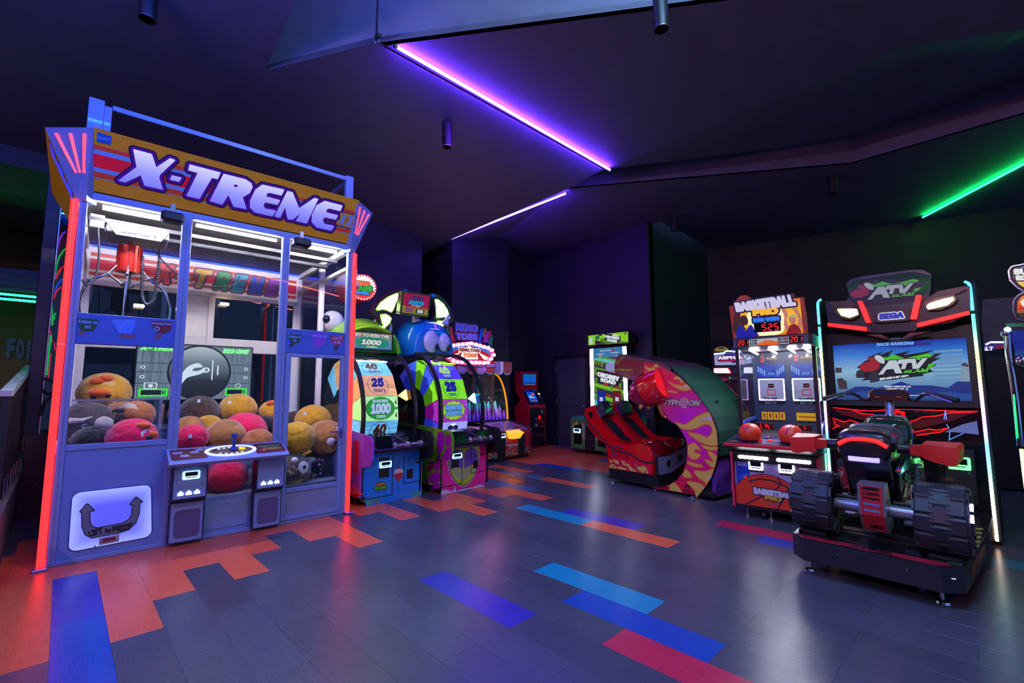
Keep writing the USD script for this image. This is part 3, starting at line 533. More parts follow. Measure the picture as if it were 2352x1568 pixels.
# side signs
for u0, sgn in ((0.0, -1), (CW, 1)):
    a = (0, -sgn, 0) if sgn > 0 else (0, -1, 0)
    p = [(u0+sgn*0.02, 0.03, 2.9), (u0+sgn*0.237, 0.015, tz), (u0+sgn*0.29, 1.7, tz), (u0+sgn*0.03, 1.62, 2.9)]
    q = np.array(p); ss = C.add('side_sign', hullm(np.vstack([q, q-np.array([sgn*0.04, 0, 0])])), M_YEL)
    if sgn < 0:
        PS = C.plane(p[0], np.array(p[0])-np.array(p[3]), np.array(p[1])-np.array(p[0])); h_ = np.linalg.norm(np.array(p[1])-p[0]); l_ = 1.6
        g = fit(text('X-TREME', 3), -1.5, 0.08, -0.08, h_-0.08, 0.3)
        sub(ss, 'lettering_outline', PS.ext(g.buffer(0.012), 0.003, 0.006), M_NAVY); sub(ss, 'lettering', PS.ext(g, 0.006, 0.009), glow('side_letters', (0.26, 0.24, 1.0), 0.9))
# roof frame of white tubes
C.add('roof_frame', [bx(0.0, 0.0, 2.98, 0.10, 0.06, 3.76, 0.004), bx(0.10, 0.0, 2.98, 0.15, 0.04, 3.72, 0.004), bx(2.17, 0.0, 2.98, 2.26, 0.06, 3.76, 0.004), bx(0.15, 0.005, 3.70, 2.18, 0.045, 3.745, 0.004), bx(0.0, CD-.06, 2.98, 0.08, CD, 3.76, .004), bx(2.19, CD-.06, 2.98, CW, CD, 3.76, .004), bx(2.2, .05, 3.70, 2.24, CD, 3.745, .004), bx(0.02, .05, 3.70, 0.06, CD, 3.745, .004), hullm([(2.17, .02, 3.5), (2.17, .04, 3.5), (1.98, .02, 3.30), (1.98, .04, 3.30), (2.17, .02, 3.46), (2.17, .04, 3.46), (2.02, .02, 3.30), (2.02, .04, 3.30)])], M_PAINT)
# red light posts
for u in (-0.028, CW+0.028):
    lp = C.add('light_post', tube([(u, -0.006, 0.02), (u, -0.006, 1.68), (u, -0.006, 2.86)], 0.024, 14), G_RED)
    sub(lp, 'joint', tube([(u, -0.006, 1.68), (u, -0.006, 1.69)], 0.0255, 14), G_PINK); sub(lp, 'foot', bx(u-0.045, -0.085, 0.0, u+0.045, 0.0, 0.018, 0.006), M_ALU)
# stickers on the bands
def sticker(pts, base, words, tm, arm, armm):
    g = rnd(F0.poly(pts), .012); s_ = C.add('sticker', F0.ext(g, 0.009, 0.011), base)
    sub(s_, 'sticker_arm', F0.ext(F0.poly(arm), 0.009, 0.0105), armm)
    for w_, q in words: sub(s_, 'sticker_text', F0.ext(quad(text(w_, 2), F0.px(q)), 0.011, 0.0125), tm)
k = .408
S2 = lambda pts: zz(k, 60, 700, pts)
M_DGREEN = mat('sticker_green', '1c4a2c', .5); M_SBLUE = mat('sticker_blue', '4a78e0', .5); M_SRED = mat('sticker_red', 'b02030', .5); M_SPUR = mat('sticker_purple', '8a40b8', .5); M_SKIN = mat('sticker_skin', '7a4a60', .5); M_SKIN2 = mat('sticker_dark_skin', '42304a', .5)
M_LETB = mat('sticker_lettering', '7aa0f0', .5)
sticker(S2([(285, 75), (412, 82), (395, 125), (375, 148), (310, 145), (298, 120)]), M_DGREEN, [('Follow us', S2([(295, 84), (402, 90), (402, 108), (295, 103)])), ('on:', S2([(330, 116), (365, 118), (365, 134), (330, 132)]))], M_LETB, S2([(302, 148), (330, 146), (325, 170), (290, 172)]), M_SKIN)
sticker(S2([(475, 82), (620, 82), (612, 130), (590, 165), (520, 160), (500, 125)]), M_SBLUE, [('ELAUT GROUP', S2([(485, 88), (612, 92), (612, 106), (485, 102)])), ('f', S2([(522, 116), (540, 117), (540, 150), (522, 150)]))], M_LBL, S2([(530, 165), (610, 170), (612, 188), (530, 185)]), M_SKIN)
sticker(S2([(700, 90), (826, 97), (815, 140), (790, 162), (735, 158), (715, 130)]), mat('sticker_maroon', '6a1c2c', .5), [('elautgroup', S2([(708, 97), (818, 103), (818, 118), (708, 112)])), ('O', S2([(722, 122), (752, 123), (752, 148), (722, 147)]))], M_LETB, S2([(730, 170), (755, 160), (770, 170), (750, 195), (720, 195)]), M_SKIN)
sticker(S2([(1472, 165), (1552, 168), (1545, 195), (1528, 215), (1490, 212), (1480, 195)]), M_DGREEN, [('Follow us', S2([(1478, 172), (1545, 175), (1545, 188), (1478, 186)])), ('on:', S2([(1502, 195), (1522, 196), (1522, 207), (1502, 206)]))], M_LETB, S2([(1482, 222), (1500, 212), (1512, 216), (1498, 238), (1480, 240)]), M_SKIN2)
sticker(S2([(1605, 158), (1695, 166), (1685, 205), (1665, 235), (1625, 230), (1612, 195)]), M_SPUR, [('www.elaut.com', S2([(1610, 166), (1690, 174), (1690, 186), (1610, 178)]))], M_LETB, S2([(1605, 240), (1625, 228), (1640, 236), (1635, 248), (1605, 247)]), M_SPUR)
sticker(S2([(1708, 175), (1788, 174), (1782, 200), (1765, 228), (1730, 228), (1718, 205)]), M_SRED, [('HAVE', S2([(1722, 180), (1776, 178), (1776, 196), (1722, 198)])), ('FUN!', S2([(1728, 204), (1770, 203), (1768, 220), (1730, 221)]))], M_LETB, S2([(1730, 238), (1748, 230), (1758, 236), (1752, 254), (1732, 252)]), M_SKIN2)
# prize door
pd = F0.poly(S2([(262, 1058), (702, 1010), (706, 1300), (238, 1390)])); pd = pd.buffer(-.05).buffer(.05, quad_segs=8)
pb_ = pd.bounds; G_PRIZE = edgeglow('prize_panel_glow', (0.62, 0.70, 1.0), (0.07, 0.20, 0.90), 0.85, ((pb_[0]+pb_[2])/2, 0, (pb_[1]+pb_[3])/2), (pb_[2]-pb_[0], pb_[3]-pb_[1]))
pz = C.add('prize_door', F0.ext(pd.buffer(0.006), 0.0, 0.006), mat('prize_rim', '2038a0', .4)); sub(pz, 'lit_panel', F0.ext(pd, 0.006, 0.010), G_PRIZE)
ar = rnd(F0.poly(S2([(343, 1118), (385, 1156), (357, 1160), (357, 1215), (368, 1245), (400, 1255), (540, 1228), (580, 1205), (597, 1175), (600, 1122), (585, 1122), (618, 1080), (655, 1108), (637, 1112), (635, 1170), (615, 1225), (575, 1262), (520, 1282), (370, 1308), (335, 1290), (318, 1250), (315, 1165), (304, 1162)])), .003)
sub(pz, 'arrow_outline', F0.ext(ar.buffer(.006), .010, .012), M_NAVY); sub(pz, 'arrow', F0.ext(ar, .012, .014), M_GREY)
for w_, q in (('LIFT', [(345, 1272), (425, 1250), (432, 1282), (362, 1300)]), ('for', [(442, 1256), (478, 1252), (480, 1280), (444, 1285)]), ('PRIZE', [(485, 1246), (606, 1222), (580, 1262), (488, 1280)])): sub(pz, 'lettering', F0.ext(quad(text(w_, 4), F0.px(S2(q))), .014, .016), mat('letter_navy_deep', '06081c', .5))
hp = sub(pz, 'latch_plate', F0.ext(F0.poly(S2([(412, 1312), (524, 1290), (522, 1328), (410, 1350)])), .010, .014), M_ALU); sub(pz, 'latch_button', F0.ext(F0.poly(S2([(432, 1315), (503, 1301), (502, 1320), (431, 1335)])), .014, .018), mat('latch_red', '7a2838', .4))
for q in ((388, 1356), (541, 1331), (418, 1330), (517, 1310)): a, b = F0.p1(*S2([q])[0]); sub(pz, 'screw', F0.ext(ell(a, b, .006, .006), .010, .018), M_STEEL)
# control console and the two coin units
cons = C.add('console', sideprism([(-0.02, 0.815), (-0.28, 0.735), (-0.30, 0.715), (-0.28, 0.69), (-0.02, 0.70)], 0.68, 1.60), M_PAINT)
PT = C.plane((0, -0.02, 0.815), (1, 0, 0), (0, 0.26, 0.08)); 
for x0, x1, words in ((0.70, 0.955, 'X-TREME'), (1.335, 1.585, 'X-TREME')):
    pl_ = sub(cons, 'instruction_plate', PT.ext(rr(x0, -.245, x1, -.03, .02), 0.0, 0.003), mat('plate_red', '5c1826', .3)); 
    sub(cons, 'plate_lettering', PT.ext(fit(text(words, 3), x0+.06, -.062, x1-.05, -.042, .3), .003, .005), M_MAROON)
for x, y, w_ in ((.715, -.13, .07), (.765, -.2, .06), (.84, -.14, .06), (.88, -.09, .06)): sub(cons, 'plate_sticker', PT.ext(sbox(x, y, x+w_, y+.05), .003, .0045), mat('sticker_grey', '8a90a8', .5))
sub(cons, 'plate_graphic', PT.ext(fit(text('WINNER', 3), 1.37, -.13, 1.56, -.08), .003, .005), mat('green_print', '2c7a4a', .5)); sub(cons, 'plate_graphic', PT.ext(fit(text('EVERY', 3), 1.40, -.19, 1.56, -.145), .003, .005), mat('gold_print', 'a08030', .5)); sub(cons, 'plate_graphic', PT.ext(ell(1.39, -.20, .03, .018), .003, .005), mat('red_print', 'b02838', .5))
sub(cons, 'control_ring', PT.ext(ell(1.145, -.138, .205, .115, 16).difference(ell(1.145, -.138, .175, .09, 16)), 0.0, .008), glow('console_ring', (.55, .62, 1.0), 1.6, 'ffffff'))
cp = sub(cons, 'control_plate', PT.ext(ell(1.145, -.138, .172, .088, 16), 0.0, .004), mat('plate_tan', '7a6450', .3))
for k_ in range(5):
    for y in (-.072, -.205): x = 1.055+k_*.042; yy = y+(0.008 if y < -.1 else -.008)*abs(k_-2); sub(cons, 'indicator_light', PT.ext(ell(x, yy, .011, .006), .004, .007), glow('indicator', (.8, .9, 1.0), 2.0))
o_ = PT.at(1.165, -.13, .004); js = sub(cons, 'joystick', [lathe([(0, 0), (.035, 0), (.03, .012), (.012, .03), (.012, .07), (.018, .085), (.012, .10), (0, .10)], o_), ball(o_+np.array([0, 0, .125]), .026)], mat('joystick_blue', '1c2a80', .25, coat=.5), smooth=40)
o_ = PT.at(1.235, -.128, .004); sub(cons, 'push_button', lathe([(0, .018), (.02, .016), (.024, .006), (.026, 0), (0, 0)], o_), glow('button_yellow', (1.0, .85, .1), 1.2), smooth=40)
sub(cons, 'card_slot', PT.ext(sbox(1.005, -.125, 1.035, -.105), .004, .007), M_NAVY)
for u0, u1 in ((0.725, 0.975), (1.36, 1.605)):
    un = C.add('coin_unit', sideprism([(0.0, 0.03), (-0.09, 0.03), (-0.09, 0.365), (-0.165, 0.40), (-0.165, 0.70), (0.0, 0.70)], u0, u1), M_NAVY)
    sub(un, 'coin_door', bx(u0+.008, -.172, .405, u1-.008, -.16, .695, .004), M_PAINT); sub(un, 'speaker_panel', bx(u0+.008, -.097, .035, u1-.008, -.085, .36, .004), M_PAINT)
    FU = C.front(-.0975); sub(un, 'speaker_grille', FU.ext(rr(u0+.035, .07, u1-.03, .30, .035), 0, .003), mat('speaker_cloth', '5c4c72', .8, bump=.3, bscale=900))
    FC = C.front(-.172)
    for k_ in range(3):
        x = u0+.06+k_*.058; sub(un, 'coin_return', FC.ext(unary_union([Polygon([(x-.024, .452), (x, .475), (x+.024, .452)]), rr(x-.022, .436, x+.022, .447, .003)]), 0, .006), glow('coin_light', (.85, .9, 1.0), 2.2, 'ffffff'))
    sub(un, 'lock', cyl((u1-.04, -.172, .52), (u1-.04, -.18, .52), .010), M_STEEL)
def bill(T_, PL, x0, z0, x1, z1, parent=None, g=None, gname='bill_glow', d=0.0, col=(.62, .85, 1.0), st=1.5):
    """Lit bezel of a bill reader: bright frame with a dark screen."""
    r_ = T_.add('bill_acceptor', PL.ext(rr(x0, z0, x1, z1, .012), d, d+.016), glow(gname, col, st, 'ffffff'), parent=parent)
    p_ = parent or r_
    w_, h_ = x1-x0, z1-z0
    T_.add('reader_screen', PL.ext(rr(x0+w_*.14, z0+h_*.42, x1-w_*.14, z1-h_*.12, .004), d+.016, d+.018), M_BLACKG, parent=p_)
    T_.add('bill_slot', PL.ext(sbox(x0+w_*.2, z0+h_*.22, x1-w_*.2, z0+h_*.3), d+.016, d+.0175), M_GREY, parent=p_)
    return r_
bill(C, C.front(-.172), .79, .565, .915, .635)
# speakers clipped on the sign
for u in (0.60, 1.68):
    s_ = C.add('speaker', bx(u-.085, -.19, 2.78, u+.085, -.06, 2.87, .02), mat('speaker_blue_black', '0f1226', .3, coat=.3)); sub(s_, 'bracket', [bx(u-.02, -.13, 2.86, u+.02, -.10, 2.95, .003)], M_STEEL); sub(s_, 'speaker_grille', bx(u-.06, -.196, 2.795, u+.06, -.188, 2.85, .01), M_BLACK)
# lamps inside, gantry, claw
for u0, u1 in ((.14, .58), (1.68, 2.12)):
    C.add('lamp_tube', tube([(u0, .10, 2.87), (u1, .10, 2.87)], .022, 12), G_WHITE)
C.add('lamp_tube', tube([(.8, .10, 2.87), (1.5, .10, 2.87)], .016, 10), G_WHITE)
C.add('gantry_rail', [bx(.05, .30, 2.80, CW-.05, .36, 2.84, .004), bx(.05, .62, 2.80, CW-.05, .68, 2.84, .004)], mat('rail_grey', '2c2c32', .5))
gy = .48
cr = C.add('carriage', [bx(.17, .28, 2.72, .62, .70, 2.80, .01), hullm([(.17, .27, 2.80), (.62, .27, 2.80), (.56, .27, 2.70), (.24, .27, 2.70), (.17, .29, 2.80), (.62, .29, 2.80), (.56, .29, 2.70), (.24, .29, 2.70)])], mat('carriage_white', '66666c', .4), label='white gantry carriage lettered ELAUT')
PG = C.front(.27); sub(cr, 'lettering', PG.ext(fit(text('ELAUT', 4), .27, 2.725, .54, 2.785), 0, .003), M_NAVY)
sub(cr, 'circuit_board', bx(.06, .30, 2.74, .16, .45, 2.86, .005), M_GREY)
cx = .35; cl = C.add('claw_motor', [cyl((cx, gy, 2.70), (cx, gy, 2.66), .02)]+[lathe([(0, 2.66), (.085, 2.66), (.085, 2.41), (0, 2.41)], (cx, gy, 0), n=32)]+[bx(-.004, -.094, 2.42, .004, -.08, 2.65).apply_transform(trimesh.transformations.rotation_matrix(k_*np.pi/8, (0, 0, 1))).apply_translation((cx, gy, 0)) for k_ in range(16)], mat('motor_red', 'b82818', .3, .5))
sub(cl, 'claw_hub', [cyl((cx, gy, 2.41), (cx, gy, 2.28), .022), cyl((cx, gy, 2.30), (cx, gy, 2.275), .05)], M_DSTEEL)
for k_, a_ in enumerate((200, 350, 265)):
    r_ = np.array([math.cos(math.radians(a_)), math.sin(math.radians(a_)), 0]); o_ = np.array([cx, gy, 0])
    P_ = lambda r, z: o_+r_*r+np.array([0, 0, z])
    pr = sub(cl, 'claw_prong', tube(curve([P_(.15, 2.37), P_(.27, 2.27), P_(.33, 2.12), P_(.32, 1.98), P_(.27, 1.90)] if k_ < 2 else [P_(.10, 2.42), P_(.14, 2.3), P_(.17, 2.1), P_(.18, 1.96)]), .012, 8), M_CHROME)
    sub(cl, 'claw_link', [tube([P_(.15, 2.37), P_(.04, 2.29)], .010, 8), tube([P_(.09, 2.46), P_(.15, 2.37)], .008, 8), ball(P_(.15, 2.37), .016, 2)], M_STEEL)
co = curve([(.44, .45, 2.58), (.45, .44, 2.40), (.46, .43, 2.2), (.50, .43, 2.12), (.55, .43, 2.2), (.565, .43, 2.45), (.57, .44, 2.66)], 14)
hx = []; 
d_ = np.gradient(co, axis=0); d_ /= np.linalg.norm(d_, axis=1)[:, None]
dense = np.array([co[min(int(t), len(co)-2)]+(co[min(int(t), len(co)-2)+1]-co[min(int(t), len(co)-2)])*(t-int(min(t, len(co)-2))) for t in np.linspace(0, len(co)-1.001, 700)])
dd_ = np.gradient(dense, axis=0); dd_ /= np.linalg.norm(dd_, axis=1)[:, None]; n1 = np.cross(dd_, (0, 1, 0)); n1 /= np.linalg.norm(n1, axis=1)[:, None]; n2 = np.cross(dd_, n1)
th_ = np.arange(700)*2*np.pi/8
C.add('coil_cable', tube(dense+.011*(np.cos(th_)[:, None]*n1+np.sin(th_)[:, None]*n2), .005, 5), M_DSTEEL, smooth=True)
C.add('cable', [tube(curve([(.12, .3, 2.74), (.14, .3, 2.5), (.13, .28, 2.3), (.08, .25, 2.22), (.05, .22, 2.25)], 8), .008, 8), tube(curve([(.5, .45, 2.7), (.62, .5, 2.55), (.8, .6, 2.44), (1.0, .7, 2.42), (1.25, .8, 2.48), (1.32, .8, 2.6)], 8), .006, 8)], M_RUBBER, smooth=True)
# work lamps seen through the back glass
for u, z in ((1.35, 2.42), (.5, 2.3)):
    C.add('work_lamp', bx(u-.05, CD-.12, z-.018, u+.05, CD-.08, z+.018, .006), G_WARM)
# ================================================================ ROUND PLUSH TOYS IN THE CLAW MACHINE
def fur(name, c, c2=None):
    if name in MATS: return MATS[name]
    c = np.array(lin(c)); d_ = np.array(lin(c2)) if c2 else c*0.72
    n = {'t': ('texture_coordinate', {}), 'g': ('geometry', {}), 'n1': ('noise_texture', {'scale': 5.0, 'detail': 4.0, 'distortion': 0.8}), 'n2': ('noise_texture', {'scale': 240.0, 'detail': 3.0}),
         'r': ('rgb_ramp', {'ramp': [(0.28, tuple(d_)), (0.55, tuple(c)), (0.8, tuple(np.clip(c*1.15, 0, 1)))]}), 'b': ('bump', {'strength': 0.6, 'distance': 0.01}),
         'p': ('principled_bsdf', {'roughness': 0.85, 'sheen_weight': 0.5, 'sheen_roughness': 0.4, 'specular_ior_level': 0.15})}
    MATS[name] = usdkit.material(stage, '/World/Looks/'+name, n, [('g.position', 'n1.vector'), ('g.position', 'n2.vector'), ('n1.fac', 'r.fac'), ('r.color', 'p.base_color'), ('n2.fac', 'b.height'), ('b.normal', 'p.normal')], surface='p.BSDF')
    return MATS[name]
FUR = {'pink': fur('fur_pink', 'e8184c', 'b81038'), 'yellow': fur('fur_yellow', 'd8a020', 'b07c10'), 'tan': fur('fur_tan', 'b87c3c', '8a5626'), 'brown': fur('fur_dark_brown', '4c3826', '2c2018'), 'grey': fur('fur_grey', '5a4e44', '3a322c'), 'white': fur('fur_white', 'd8d0c4', 'b0a89c'), 'black': fur('fur_black', '242024', '141216'), 'orange': fur('fur_orange', 'c8783a', '9a5424'), 'felt_orange': fur('felt_orange', 'e0601c', 'c04a10'), 'cream': fur('fur_cream', 'e0b060', 'c89848')}
M_EYE = mat('toy_eye', '08080a', .08, coat=1.0); M_TAGW = mat('cloth_tag', 'd8d8d8', .7); M_BEAK = FUR['felt_orange']
BASE = trimesh.creation.icosphere(4, 1.0); BV = np.array(BASE.vertices)
def plush_body(r, seed):
    v = BV.copy(); n = meshkit.fbm(v*2.2+seed*3.1, 4, seed)-.5; cr_ = np.abs(meshkit.noise(v*3.0+seed*7, seed)-.5); fine = meshkit.noise(v*22, seed)-.5
    k = 1+.07*n-.05*np.exp(-(cr_/.03)**2)+.018*fine
    a = np.arctan2(v[:, 1], v[:, 0]); k -= .02*np.exp(-(np.minimum.reduce([np.abs(np.angle(np.exp(1j*(a-t)))) for t in np.arange(4)*np.pi/2+.3])/.05)**2)
    v = v*k[:, None]*r*np.array([1.04, 1.04, .96]); return trimesh.Trimesh(v, BASE.faces, process=False)
def patch(r, d_, ang, lift=1.012, flat=1.0):
    """A cap of the ball around direction d_ as a felt or fur patch."""
    d_ = np.asarray(d_, float); d_ /= np.linalg.norm(d_); a, b, _ = frame_of(d_); rings = []
    for t in np.linspace(0.02, math.radians(ang), 6):
        ph = np.arange(24)*2*np.pi/24; rings.append(r*lift*(math.cos(t)*d_+math.sin(t)*(np.cos(ph)[:, None]*a+flat*np.sin(ph)[:, None]*b)))
    m = loft(rings[::-1], cap=False); V = np.array(m.vertices); return trimesh.Trimesh(np.vstack([V, V*.97]), np.vstack([m.faces, m.faces[:, ::-1]+len(V)]), process=False)
PL = [ # px, py, r px, depth v, kind, feature, label
 (303.6, 1005, 46, .17, 'pink', 'owl', 'pink owl plush with white eye patch at the lower left window'),
 (200, 966, 46, .70, 'grey', 'bull', 'grey brown bull plush with a pale horn lying in the left window'),
 (440.8, 1006, 33, .30, 'pink', '', 'pink round plush behind the left end of the console'),
 (516.6, 1002, 41, .27, 'tan', '', 'tan shaggy round plush right behind the joystick'),
 (591, 1018, 35, .25, 'orange', '', 'light brown round plush behind the right end of the console'),
 (520.7, 1094, 42, .25, 'pink', '', 'magenta plush squeezed in the low window between the coin units'),
 (680.8, 1006, 40, .30, 'yellow', '', 'yellow round plush against the left edge of the door glass'),
 (747.4, 1004, 41, .30, 'tan', 'face', 'brown fox plush with a pale muzzle at the door glass'),
 (672, 1078, 38, .22, 'grey', 'hedge', 'grey hedgehog plush with pale face at the bottom left of the door'),
 (726, 1076, 40, .28, 'black', 'calico', 'black white and orange cat plush showing its pink paw at the bottom of the door'),
 (313, 953, 35, .75, 'orange', 'calicob', 'orange and white cat plush with black ear behind the acrylic guard'),
 (277, 957, 36, .95, 'tan', '', 'tan plush under the upside down chick'),
 (561, 992, 46, .62, 'pink', 'tag', 'wide pink plush with a small white tag in the middle of the heap'),
 (240.5, 902, 48, 1.0, 'yellow', 'chick', 'upside down yellow chick plush with orange beak and feet'),
 (434, 984, 30, .75, 'tan', '', 'tan plush half hidden by the left window post'),
 (479, 981, 29, .72, 'yellow', 'band', 'yellow plush with a black and white band in the second row'),
 (719, 966, 38, .75, 'yellow', 'tag', 'bright yellow plush topmost behind the door glass'),
 (612, 980, 26, .72, 'black', '', 'black plush beside the right window post'),
 (459, 945, 38, 1.15, 'brown', 'tag2', 'dark brown plush with a white tag below the screen'),
 (546.5, 940, 38, 1.15, 'yellow', 'tag', 'large yellow plush below the right corner of the screen'),
 (627, 948, 30, 1.15, 'yellow', 'beak', 'yellow chick plush with orange comb beside the right post'),
 (410, 948, 20, 1.2, 'pink', '', 'small visible piece of a pink plush beside the left post'),
 (506, 972, 18, 1.1, 'white', 'eye', 'small white plush with a black eye between brown and yellow'),
 (700, 1046, 26, .62, 'yellow', '', 'deep yellow plush below the two at the door'),
 (676, 963, 20, 1.1, 'brown', '', 'small dark brown plush beside the door post'),
 (768, 1058, 20, .62, 'yellow', '', 'yellow plush at the lower right of the door'),
 (214, 1016, 40, .22, 'black', '', 'dark grey plush lying flat on the prize tray'),
]
placed = []
def tocam(p): d_ = EYE-p; return d_/np.linalg.norm(d_)
for n_, (x, y, rp, v, kind, feat, lab) in enumerate(PL):
    nn = C.R[:, 1]
    for _ in range(40):
        p = hit(x, y, nn, nn@C.o+v); r = rp*((p-EYE)@fw)/FPX; v_in = v
        bad = v-r < .035 and _ < 12
        if bad: v += .02; continue
        if all(np.linalg.norm(p-q) > .90*(r+s_) for q, s_ in placed) or v > 1.55: break
        v += .03
    placed.append((p, r))
    t = Thing('plush_ball', lab, 'plush toy', p, 0); k_ = tocam(p); a, b, _ = frame_of(k_)   # a: sideways, b: up-ish
    if b[2] < 0: a, b = -a, -b
    D = lambda x_, y_: k_+a*x_+b*y_
    body = t.add('body', plush_body(r, n_+1), FUR[kind], smooth=True)
    def eye(x_, y_, s_=.05): d_ = D(x_, y_); d_ /= np.linalg.norm(d_); t.add('eye', ball(d_*r*1.0, s_, 2), M_EYE, smooth=True)
    def tag_(x_, y_): d_ = D(x_, y_); d_ /= np.linalg.norm(d_); t.add('tag', hullm([d_*r*.99+a*i_+b*j_+d_*k2 for i_ in (-.014, .014) for j_ in (-.022, .012) for k2 in (0, .02)]), M_TAGW)
    if feat == 'chick':
        for x_, y_ in ((-.10, .66), (.26, .86)): d_ = D(x_-.25, y_); d_ /= np.linalg.norm(d_); t.add('foot', ball(d_*r*1.03, (.06, .045, .035), 2), FUR['felt_orange'], smooth=True)
        t.add('foot_patch', patch(r, D(-.45, .38), 12, 1.03), FUR['cream']); t.add('foot_patch', patch(r, D(.12, .50), 15, 1.03, .7), FUR['cream'])
        d_ = D(-.18, .02); d_ /= np.linalg.norm(d_); t.add('beak', ball(d_*r*1.03, (.085, .05, .04), 2), M_BEAK, smooth=True); eye(.12, -.12, .026); eye(-.42, -.24, .026)
    elif feat == 'bull':
        d_ = D(-.18, .02); d_ /= np.linalg.norm(d_); t.add('horn', tube([d_*r*.95-a*.08, d_*r*1.06, d_*r*1.05+a*.07+b*.03], [.03, .02, .004], 8), FUR['white'])
        d_ = D(.78, -.22); d_ /= np.linalg.norm(d_); t.add('muzzle', ball(d_*r*.96, (.075, .075, .065), 3), FUR['white'], smooth=True); d_ = D(1.2, .12); d_ /= np.linalg.norm(d_); t.add('ear', ball(d_*r*1.02, (.04, .03, .06), 2), FUR['grey'], smooth=True); t.add('tag', patch(r, D(-.05, -.25), 7, 1.03), M_TAGW)
    elif feat == 'owl':
        t.add('eye_patch', patch(r, D(.75, -.05), 24, 1.02), FUR['white']); eye(.78, -.05, .026); d_ = D(1.2, .18); d_ /= np.linalg.norm(d_); t.add('beak', ball(d_*r, (.04, .03, .03), 2), M_BEAK, smooth=True); d_ = D(.55, .8); d_ /= np.linalg.norm(d_); t.add('ear', ball(d_*r, (.055, .04, .03), 2), M_BEAK, smooth=True)
    elif feat == 'face':
        t.add('muzzle_patch', patch(r, D(.55, -.55), 30, 1.02), FUR['cream']); eye(.62, -.36, .020); d_ = D(.3, -.25); d_ /= np.linalg.norm(d_); t.add('ear', ball(d_*r*1.02, (.045, .03, .045), 2), FUR['white'], smooth=True)
    elif feat == 'hedge':
        t.add('face_patch', patch(r, D(.25, -.4), 36, 1.02), FUR['cream']); t.add('eye_patch', patch(r, D(.75, .12), 20, 1.04), FUR['white']); eye(.8, .12, .022); eye(.1, -.35, .022); d_ = D(.1, .6); d_ /= np.linalg.norm(d_); t.add('ear', ball(d_*r, (.035, .03, .035), 2), FUR['white'], smooth=True)
    elif feat == 'calico':
        t.add('belly_patch', patch(r, D(-.55, -.1), 46, 1.02), FUR['white']); t.add('side_patch', patch(r, D(-.75, -.6), 30, 1.035), FUR['orange']); d_ = D(.12, .25); d_ /= np.linalg.norm(d_); t.add('paw', ball(d_*r*1.0, (.07, .05, .06), 2), FUR['black'], smooth=True)
        for i_, (dx, dy) in enumerate(((0, -.02), (-.03, .02), (0, .032), (.03, .025))): t.add('paw_pad', ball(d_*(r+.05)+a*dx+b*dy, .016 if i_ == 0 else .009, 2), mat('pad_pink', 'd070a0', .7), smooth=True)
    elif feat == 'calicob':
        t.add('belly_patch', patch(r, D(-.7, .25), 38, 1.02), FUR['white']); t.add('side_patch', patch(r, D(-.6, -.7), 36, 1.03), FUR['black']); d_ = D(-1.2, .5); d_ /= np.linalg.norm(d_); t.add('ear', ball(d_*r*1.05, (.07, .03, .02), 2), FUR['black'], smooth=True)
    elif feat == 'band':
        t.add('band', patch(r, D(.3, -.5), 40, 1.02), FUR['black']); t.add('belly_patch', patch(r, D(.3, -.8), 36, 1.04), FUR['white'])
    elif feat == 'beak':
        d_ = D(-.35, 1.0); d_ /= np.linalg.norm(d_); t.add('comb', [ball(d_*r*1.03, .035, 2), ball(d_*r*1.08+a*.03, .025, 2)], M_BEAK, smooth=True)
    elif feat == 'eye': eye(-.2, .3, .03)
    elif feat == 'tag': tag_(-.5, .5)
    elif feat == 'tag2': tag_(-.1, .75)
    if kind == 'pink' and n_ == 2: tag_(-.1, .15)
